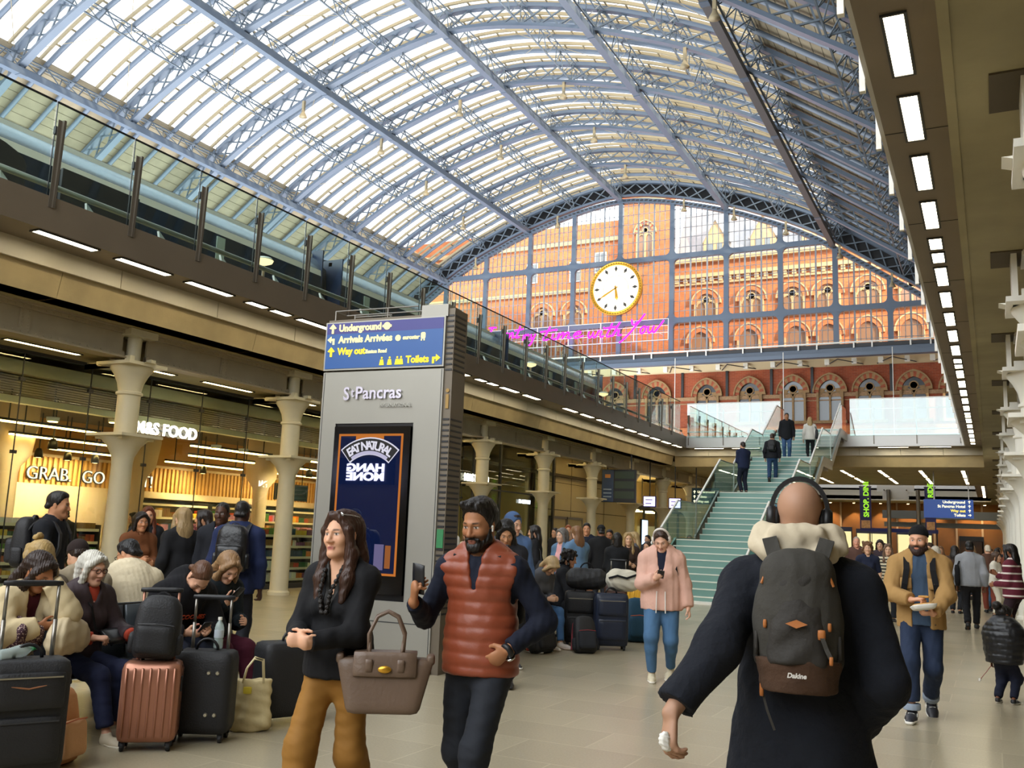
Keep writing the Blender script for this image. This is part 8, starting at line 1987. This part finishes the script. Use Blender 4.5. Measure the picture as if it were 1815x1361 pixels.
def shoulder(lab, m, side=1, w=0.30, h=0.34, z=0.0):
    def f(t, J):
        o = held('shoulder_bag', lab, 'bag', t, J.P+J.rt*side*(0.24*J.S)+A3((0, -0.02, z+0.02)))
        MB().rbox((0, 0, 0), (0.10, w, h), 0.04, 5).build('body', m, o, True)
        a = J.sh['R' if side > 0 else 'L']+J.U*0.075-(J.sh['R' if side > 0 else 'L']-J.neck)*0.25-(J.P+J.rt*side*(0.24*J.S)+A3((0, -0.02, z+0.02)))
        b = MB(); ribbon(b, [(0, -w*0.35, h*0.4), tuple(a*0.55+A3((0.02*side, -0.10, 0.03))), tuple(a), tuple(a*0.55+A3((0.02*side, 0.13, 0.03))), (0, w*0.35, h*0.4)], 0.03, 0.01, (1, 0, 0)); b.build('strap', m, o)
    return f
# --- standing by the food hall
J = stand(1.76, False, head=(6, 6, 0), feet={'R': (0.08, 0.26, 0, -4, -6), 'L': (-0.08, -0.24, 0.03, 4, 26)}, hands={'R': (0.25, 0.30, 0.95), 'L': (-0.24, 0.12, 0.86)})
P = person('young man in dark t-shirt and backpack striding past the food hall', (-8.05, 6.05, 0), -62, J, 'b98461', ('short', '17110e'), [dict(k='legs', n='trousers', m=BLK, g=0.008), dict(k='top', n='t_shirt', m=cloth('17191f'), g=0.016, hem=0.47, sleeve=0.45)], 2)
worn_backpack('dark backpack on the young man striding past the food hall', P, J, 0.32, 0.18, 0.46, NYL, g=0.02)
crowd('woman with dark hair in rust brown jacket beside the nearest column', -9.35, 8.25, 250, 1.60, True, 'b57d58', ('bob', '1d1410'), '6b3f22', tier=2, pose='hold')
crowd('red-haired woman in black standing behind the woman in rust brown', -10.4, 9.3, 235, 1.70, True, 'd6a080', ('long', '5c2c18'), '191a1d', tier=3)
crowd('woman with long blonde hair in black top and jeans walking away', -8.3, 7.95, 70, 1.69, True, 'd6aa8a', ('long', '9a8058'), '17171a', legs=cloth('4e6a88', 0.8), tier=2, pose='walk', g=0.022)
crowd('dark-haired woman in black behind the blonde woman in jeans', -9.5, 9.5, 120, 1.68, True, 'c08b68', ('long', '20140f'), '1d1d20', tier=3)
def lan(t, J):
    b = MB(); ribbon(b, [tuple(J.neck+J.rt*0.05+J.fw*0.06+J.U*0.03), tuple(J.neck-J.U*0.12+J.fw*0.155+J.rt*0.02), tuple(J.neck-J.U*0.30+J.fw*0.165)], 0.028, 0.006, (1, 0, 0)); b.build('lanyard', mat('lanyard_pink', 'd8246c', 0.6), t)
    MB().rbox(tuple(J.neck-J.U*0.35+J.fw*0.17), (0.06, 0.008, 0.09), 0.003, 2).build('badge', WHITE, t)
crowd('man with pink lanyard and dark jacket facing the man in the blue suit', -7.75, 8.0, 205, 1.75, False, '4a2e20', ('crop', '0f0c0b'), '1b1d24', tier=2, extra=lan, inner='cfc9bd', g=0.026, frontopen=(0.045, 0.02))
crowd('man in blue suit with his back turned talking to the man with the lanyard', -7.02, 7.5, 28, 1.76, False, '3f2519', ('thin', '120d0b'), '1b2547', legs='17181f', tier=2, extra=pack('shiny black backpack on the man in the blue suit', mat('glossy_nylon', '141417', 0.35, bump=0.3, bs=20), 0.32, 0.18, 0.46), g=0.024, hem=0.45)
crowd('person in white hoodie browsing behind the glass by the sign pillar', -16.9, 19.9, 60, 1.72, False, 'c9987a', ('short', '1c1613'), 'b9b2a4', tier=3, hood=(0.11, 0.09))
crowd('shop worker in dark uniform behind the low shelves', -17.4, 13.4, 200, 1.66, False, '9a6a4a', ('short', '14100e'), '24242a', tier=3)
crowd('shopper in black reading labels beside the low shelves', -17.5, 15.3, 150, 1.66, True, 'c9987a', ('bob', '18120f'), '2a2622', tier=3)
crowd('shopper in dark coat further inside the food hall', -18.6, 19.2, 100, 1.74, False, 'c08b6a', ('short', '191411'), '22242b', tier=3)
# --- beyond the sign pillar
crowd('person in white sweater half hidden by the sign pillar', -8.75, 14.6, 215, 1.72, True, 'c9987a', ('long', '14100e'), 'd5d0c6', tier=3, pose='hold')
crowd('person in cream coat behind the man in the rust vest', -9.0, 15.8, 200, 1.56, True, 'd2a587', ('bob', '6b5236'), 'cfc0a0', tier=3)
crowd('dark-haired woman looking down just behind the man in the rust vest', -4.42, 8.55, 204, 1.66, True, 'b88764', ('long', '120e0d'), '1f1f24', tier=2, head=(8, 34, 0), pose='phone')
J = stand(1.76, True, head=(25, 10, 0))
P = person('person with a blue hood pulled up beyond the dark-haired woman', (-5.0, 9.8, 0), 225, J, 'd0a286', ('short', '2a1d16'), [dict(k='legs', n='trousers', m=BLK, g=0.008), dict(k='top', n='hoodie', m=cloth('4e6790'), g=0.028, hem=0.46)], 2)
F = Field(); F.frame(J.HR, J.hd, J.hs); F.ell((0, -0.025, 0.03), (0.098, 0.118, 0.120), 0.02, clips=[((0, 0.068, 0.04), (0, 0.9, -0.2))]); F.cone((0, -0.05, -0.03), (0, -0.04, -0.14), 0.092, 0.10, 0.04); F.ell((0, 0.11, -0.02), (0.062, 0.07, 0.085), 0.02, op=1); F.frame(); field_obj('hood', F, 0.012, cloth('4e6790'), P)
crowd('woman in black with long dark hair and a bag, right of the blue hood', -7.3, 15.3, 110, 1.68, True, 'c9987a', ('long', '1d1512'), '1a1a1d', tier=3, extra=shoulder('black bag on the shoulder of the long-haired woman in black', NYL, -1))
crowd('grey-haired woman in a blue and pink scarf beside the denim jacket', -6.5, 14.7, 160, 1.64, True, 'd8ae92', ('bob', '6f6a66'), '54708c', tier=2, pose='hold', inner='d8a0a0', frontopen=(0.06, 0.03))
crowd('woman with long brown hair in pale denim jacket seen from behind', -6.05, 14.25, 60, 1.68, True, 'd8ae92', ('long', '7a5638'), '5f7d9c', tier=2, g=0.026, pose='hold')
crowd('smiling man in dark jacket beside the third visible column', -7.65, 18.5, 200, 1.81, False, 'c48c68', ('short', '1a1310'), '1d2230', tier=3)
crowd('man in black with a dark cap facing away', -7.0, 17.7, 30, 1.76, False, '8a5c40', ('crop', '15110f'), '141416', tier=3, extra=lambda t, J: field_obj('cap', (lambda F: (F.frame(J.HR, J.hd, J.hs), F.ell((0, -0.015, 0.05), (0.086, 0.104, 0.09), 0.01, clips=[((0, 0, 0.05), (0, 0, -1))]), F.cone((-0.04, 0.10, 0.055), (0.04, 0.10, 0.055), 0.035, None, 0.01, (0, 1, 0), 0.3), F.frame(), F)[-1])(Field()), 0.01, BLK, t))
crowd('man in denim jacket over white clothes beyond the queue', -7.2, 18.7, 190, 1.68, False, '9a6848', ('short', '17110f'), '6d8496', legs='cfc9bc', tier=3, inner='e0dcd2', frontopen=(0.06, 0.06))
crowd('person in long black coat with dark hair waiting with a suitcase', -5.98, 15.9, 30, 1.60, True, 'c9987a', ('bob', '17120f'), '17181b', tier=3, hem=0.32, pose='hold')
crowd('blonde woman in dark brown jacket next to the black coat', -6.15, 16.9, 210, 1.62, True, 'd8ab8a', ('long', '9c8054'), '35261f', tier=3, pose='hold')
crowd('blonde woman in grey seen from the side near the pink jacket', -6.35, 17.9, 110, 1.64, True, 'd8ab8a', ('long', 'a2885c'), '55555c', tier=3)
crowd('young girl in checked shirt waiting by the pink jacket', -6.15, 18.1, 170, 1.45, True, 'd0a080', ('tied', '35241a'), '7d6a78', tier=3)
crowd('tall person with auburn hair near the service doors', -9.6, 22, 200, 1.80, True, 'd0a080', ('long', '8a4a28'), '3a3f4a', tier=3)
crowd('person in black by the service doors', -10.3, 22.8, 160, 1.71, False, 'b98a6a', ('short', '17120f'), '18181b', tier=3)
crowd('person in grey fleece by the service doors', -10.9, 21.8, 210, 1.62, True, 'd0a080', ('bob', 'b0a48c'), '9a927f', tier=3)
for i, (x, y, c, hc, fem) in enumerate(((-9.0, 26.5, '2f3542', '1d1512', False), (-8.2, 28.0, '5a4638', '6b4a30', True), (-9.8, 29.5, '22242a', '1a1310', False), (-8.6, 31.0, '6f7680', '2a1d16', True), (-10.6, 32.5, '3a2c34', '4a3424', True), (-9.4, 34.0, '1f2127', '15110e', False))):
    crowd(['man in slate jacket', 'woman in brown coat', 'man in black jacket', 'woman in grey top', 'woman in plum coat', 'tall man in black'][i]+' in the queue towards the lobby doors', x, y, 180+25*(i % 3)-20, 1.62+0.05*(i % 4), fem, 'c9987a', ('long' if fem else 'short', hc), c, tier=3)
# seated on the second bench
J = sit(1.66, True, 22, (0, 34, 0), {'R': (0.08, 0.36, 0.66), 'L': (-0.06, 0.36, 0.66)})
person('woman with straight blonde hair in grey jumper bent over her phone on the far bench', (-5.72, 11.9, 0), -104, J, 'd6a888', ('fringe', 'b59a70'), [dict(k='legs', n='jeans', m=cloth('4a6f9c', 0.8), g=0.006, seat=1), dict(k='top', n='jumper', m=cloth('55565c', 0.95), g=0.026, drop=0.05, collar=(0.02, 0.078))], 2, hands={'R': dict(curl=0.6), 'L': dict(curl=0.6)}, shoes=('d9cfc4', 'e8d9cc'))
J = sit(1.68, False, 10, (0, 14, 0)); person('person in red jacket sitting beside the woman in the grey jumper', (-5.85, 11.35, 0), -90, J, 'c08b6a', ('short', '201712'), [dict(k='legs', n='trousers', m=NAVY, seat=1), dict(k='top', n='jacket', m=cloth('b03228', 0.6), g=0.026, drop=0.05)], 3)
J = sit(1.64, True, 6, (14, 12, 0), {'R': (0.1, 0.4, 0.75), 'L': (-0.1, 0.36, 0.7)}); person('person with a dark curly mop and red scarf sitting behind the suitcases', (-5.75, 12.95, 0), -80, J, 'b98462', ('curly', '151110'), [dict(k='legs', n='trousers', m=BLK, seat=1), dict(k='top', n='jacket', m=cloth('17181c'), g=0.028, drop=0.05)], 2)
# --- luggage beyond the pillar
G2 = 'backpacks on the floor'
backpack('black backpack with a red tag on the floor by the far bench', (-5.25, 11.3, 0), 70, 0.34, 0.2, 0.46, NYL, None, G2, (-14, 0), trim=mat('red_tag', 'a8382f', 0.6)); backpack('black and red-trimmed backpack leaning on the navy suitcase', (-4.82, 11.72, 0), 40, 0.30, 0.18, 0.46, NYL, CHAR, G2, (-16, 0), trim=mat('red_trim', '8a3038', 0.6))
suitcase('navy fabric suitcase standing in front of the far bench', (-4.72, 12.35, 0), 30, 0.46, 0.28, 0.70, NAVN, handle=0.0); suitcase('black suitcase behind the navy one', (-5.2, 12.4, 0), 25, 0.44, 0.28, 0.70, NYL)
t = thing('duffel_bag', 'black duffel bag on top of the black suitcase', 'duffel bag', (-5.12, 12.42, 0.775), R_(25), ); F = Field(); F.cone((-0.15, 0, 0.15), (0.15, 0, 0.15), 0.15, None, 0.03, (0, 0, 1), 0.85); F.clip((0, 0, 0.004), (0, 0, -1)); field_obj('body', F, 0.015, NYL, t, disp=lambda P: 0.006*wob(P, 24, 4)); MB().tube(arcpts((0, 0.0, 0.28), 0.09, 0, PI, 8), 0.012, 6).build('handle', BLK, t, True)
t = thing('holdall', 'round white bag with black straps on top of the navy suitcase', 'bag', (-4.62, 12.55, 0.775), R_(20)); F = Field(); F.cone((-0.09, 0, 0.16), (0.09, 0, 0.15), 0.155, 0.15, 0.05, (0, 0, 1), 0.95); F.clip((0, 0, 0.004), (0, 0, -1)); field_obj('body', F, 0.015, cloth('cfc8b6', 0.8), t, disp=lambda P: 0.008*wob(P, 22, 3))
b = MB(); ribbon(b, [(-0.2, -0.14, 0.18), (-0.08, -0.165, 0.22), (0.05, -0.165, 0.19), (0.18, -0.14, 0.24)], 0.03, 0.008, (0, 0, 1)); b.build('strap', BLK, t)
backpack('teal hiking backpack on the floor beyond the navy suitcase', (-4.75, 13.55, 0), 35, 0.36, 0.24, 0.62, cloth('1f4258', 0.7), None, G2, (-10, 0), trim=mat('orange_trim', 'c4562a', 0.6)); backpack('orange and black backpack behind the teal one', (-4.85, 14.3, 0), 20, 0.32, 0.2, 0.50, cloth('a8452c', 0.7), BLK, G2, (-18, 0))
suitcase('small yellow suitcase standing behind the white holdall', (-5.15, 14.7, 0), 20, 0.36, 0.24, 0.78, mat('yellow_shell', 'd9a52c', 0.4), hard=True, ribs=5); suitcase('brown suitcase with raised handle behind the denim jacket', (-5.7, 15.2, 0), 10, 0.42, 0.26, 0.68, mat('brown_shell', '4a2f24', 0.5), handle=0.4)
suitcase('pale grey suitcase beside the long black coat', (-5.45, 16.2, 0), 0, 0.40, 0.25, 0.62, mat('pale_shell', 'b9b8b2', 0.4), hard=True, ribs=5)
# --- on the stairs
def stepz(k): return k*9*RIS
crowd('man in navy suit leaning on the stair rail', -7.25, 30.9, 40, 1.74, False, 'c9987a', ('short', '2a1d15'), '1d2540', legs='1b1f2e', tier=3, z=stepz(2), pose='hold')
crowd('man in black jacket and jeans with backpack climbing the stairs', -6.72, 32.9, 5, 1.74, False, 'c9987a', ('short', '3a281c'), '1a1b20', legs=cloth('2b4263', 0.8), tier=3, z=stepz(2)+3*RIS, pose='walk', extra=pack('small black backpack on the man climbing the stairs', NYL, 0.26, 0.12, 0.38))
crowd('man in black coat coming down the upper stairs', -6.75, 35.7, 190, 1.78, False, 'a8744f', ('short', '15110f'), '16171b', legs=cloth('3a5478', 0.8), tier=3, z=stepz(3), hem=0.42)
crowd('blonde woman in white top with black bag climbing the upper stairs', -6.02, 36.4, 12, 1.70, True, 'd6a888', ('long', 'a58a5c'), 'd5cfc4', legs='17171a', tier=3, z=stepz(3), pose='stand', legr=(0.08, 0.058, 0.052, 0.040), extra=shoulder('big black bag on the shoulder of the blonde woman on the stairs', NYL, 1, 0.34, 0.36, 0.12))
# --- right-hand crowd
crowd('woman with wavy hair in long navy dress walking this way', -2.30, 20.6, 190, 1.64, True, 'd8ab8c', ('curly', '6b4a30'), '1c2238', legs='1c2238', tier=2, hem=0.20, g=0.014, flare=1.12, sleeve=0.5, pose='walk', topn='dress')
crowd('woman in cream and black striped top beside the navy dress', -1.98, 21.4, 186, 1.62, True, 'd8ab8c', ('long', '6b5240'), legs='23262e', tier=2, topm=stripes('breton_stripe', 'd8cdb0', '17181c', 15, 0.4), pose='walk2', extra=shoulder('rust leather bag on the woman in the striped top', mat('rust_leather', '9a5a34', 0.5), -1, 0.26, 0.24, 0.05))
crowd('tall man with pink face behind the navy dress', -2.9, 23.8, 190, 1.77, False, 'd89a80', ('thin', '9a8c7c'), '5a4038', tier=3)
crowd('woman with dark fringe behind the striped top', -2.45, 24.6, 180, 1.72, True, 'd6a888', ('bob', '2a1d18'), '3f3238', tier=3)
crowd('woman with ash blonde hair in white further along the concourse', -1.75, 26.9, 186, 1.66, True, 'd8ab8c', ('bob', 'a5967c'), 'd8d2c8', legs='cfc8ba', tier=3)
crowd('person in brown behind the tan jacket', -1.3, 24.0, 160, 1.68, True, 'c9987a', ('bob', '3a281e'), '4a3628', tier=3)
crowd('white-haired person in olive jacket and boots walking away behind the tan jacket', -0.98, 19.8, 10, 1.60, True, 'd8ab8c', ('bob', 'b9b0a0'), '7a6238', legs='6b5230', tier=2, pose='walk', hem=0.36)
crowd('dark-haired person in brown coat beyond the tan jacket', -0.85, 25.6, 350, 1.64, True, 'b98462', ('long', '1d1512'), '3f2c22', tier=3)
crowd('man in grey sweatshirt and black trousers walking away', -0.42, 20.9, 2, 1.74, False, '6b4630', ('short', '100d0c'), '8b8d92', legs='17171b', tier=2, pose='walk', extra=shoulder('black tote on the shoulder of the man in the grey sweatshirt', BLK, -1, 0.32, 0.42, 0.12), g=0.026)
crowd('balding man in brown jacket and rust trousers walking away', -0.12, 26.6, 2, 1.72, False, 'd6a284', ('thin', 'c9bda8'), '54382a', legs='8a4636', tier=3, pose='walk2')
crowd('woman in white jacket and cream trousers near the pillars', 0.02, 25.2, 250, 1.52, True, 'd0a080', ('bob', '4a3424'), 'd8d2c4', legs='d8d0bd', tier=3, pose='hold')
crowd('person in jeans beside the white jacket', -0.12, 27.4, 240, 1.60, False, 'c9987a', ('short', '2a1d16'), '6a4a3a', legs=cloth('4e6c8c', 0.8), tier=3)
crowd('person with long dark hair in burgundy and white striped sweater by the pillars', 0.27, 17.4, 70, 1.66, True, '8a5a40', ('long', '14100e'), legs='2a1820', tier=2, topm=stripes('burgundy_stripe', '5c1428', 'd8cfc8', 8.5, 0.22), pose='phone', g=0.026)
for i, (x, y, c, hc, fem) in enumerate(((-3.2, 29.5, '3b4252', '2a1d16', False), (-1.4, 31.0, '6a4a3a', '6b4a30', True), (-2.3, 33.0, '262830', '17120f', False), (-0.6, 33.5, '7a6a5a', '8a6a48', True), (-3.6, 36.0, '44342e', '2a1d16', True), (-1.8, 38.0, '1f2128', '1a1310', False), (-0.9, 40.5, '5a6a7a', '3a281e', True), (-4.2, 44.0, '3a2f2a', '241a14', False), (-2.6, 47.0, '70655a', '5a4432', True), (0.1, 31.5, '8a4a3a', '1d1512', True), (0.15, 36.0, '2b2d36', '17120f', False))):
    crowd(['man in slate coat', 'woman in chestnut coat', 'man in charcoal coat', 'woman in beige coat', 'woman in dark brown coat', 'man in ink-blue coat', 'woman in dusty blue coat', 'man in umber coat', 'woman in stone coat', 'woman in brick-red coat', 'man in navy jacket'][i]+' far along the concourse, '+['left of the masts', 'below the blue sign', 'between the masts', 'near the pillars', 'by the stair foot', 'below the masts', 'close to the pillars', 'beyond the stairs', 'before the timber shops', 'against the pillars', 'deep along the pillars'][i], x, y, 180 if i % 3 else 5, 1.60+0.05*(i % 4), fem, 'c9987a', ('long' if fem else 'short', hc), c, tier=3, pose='walk')
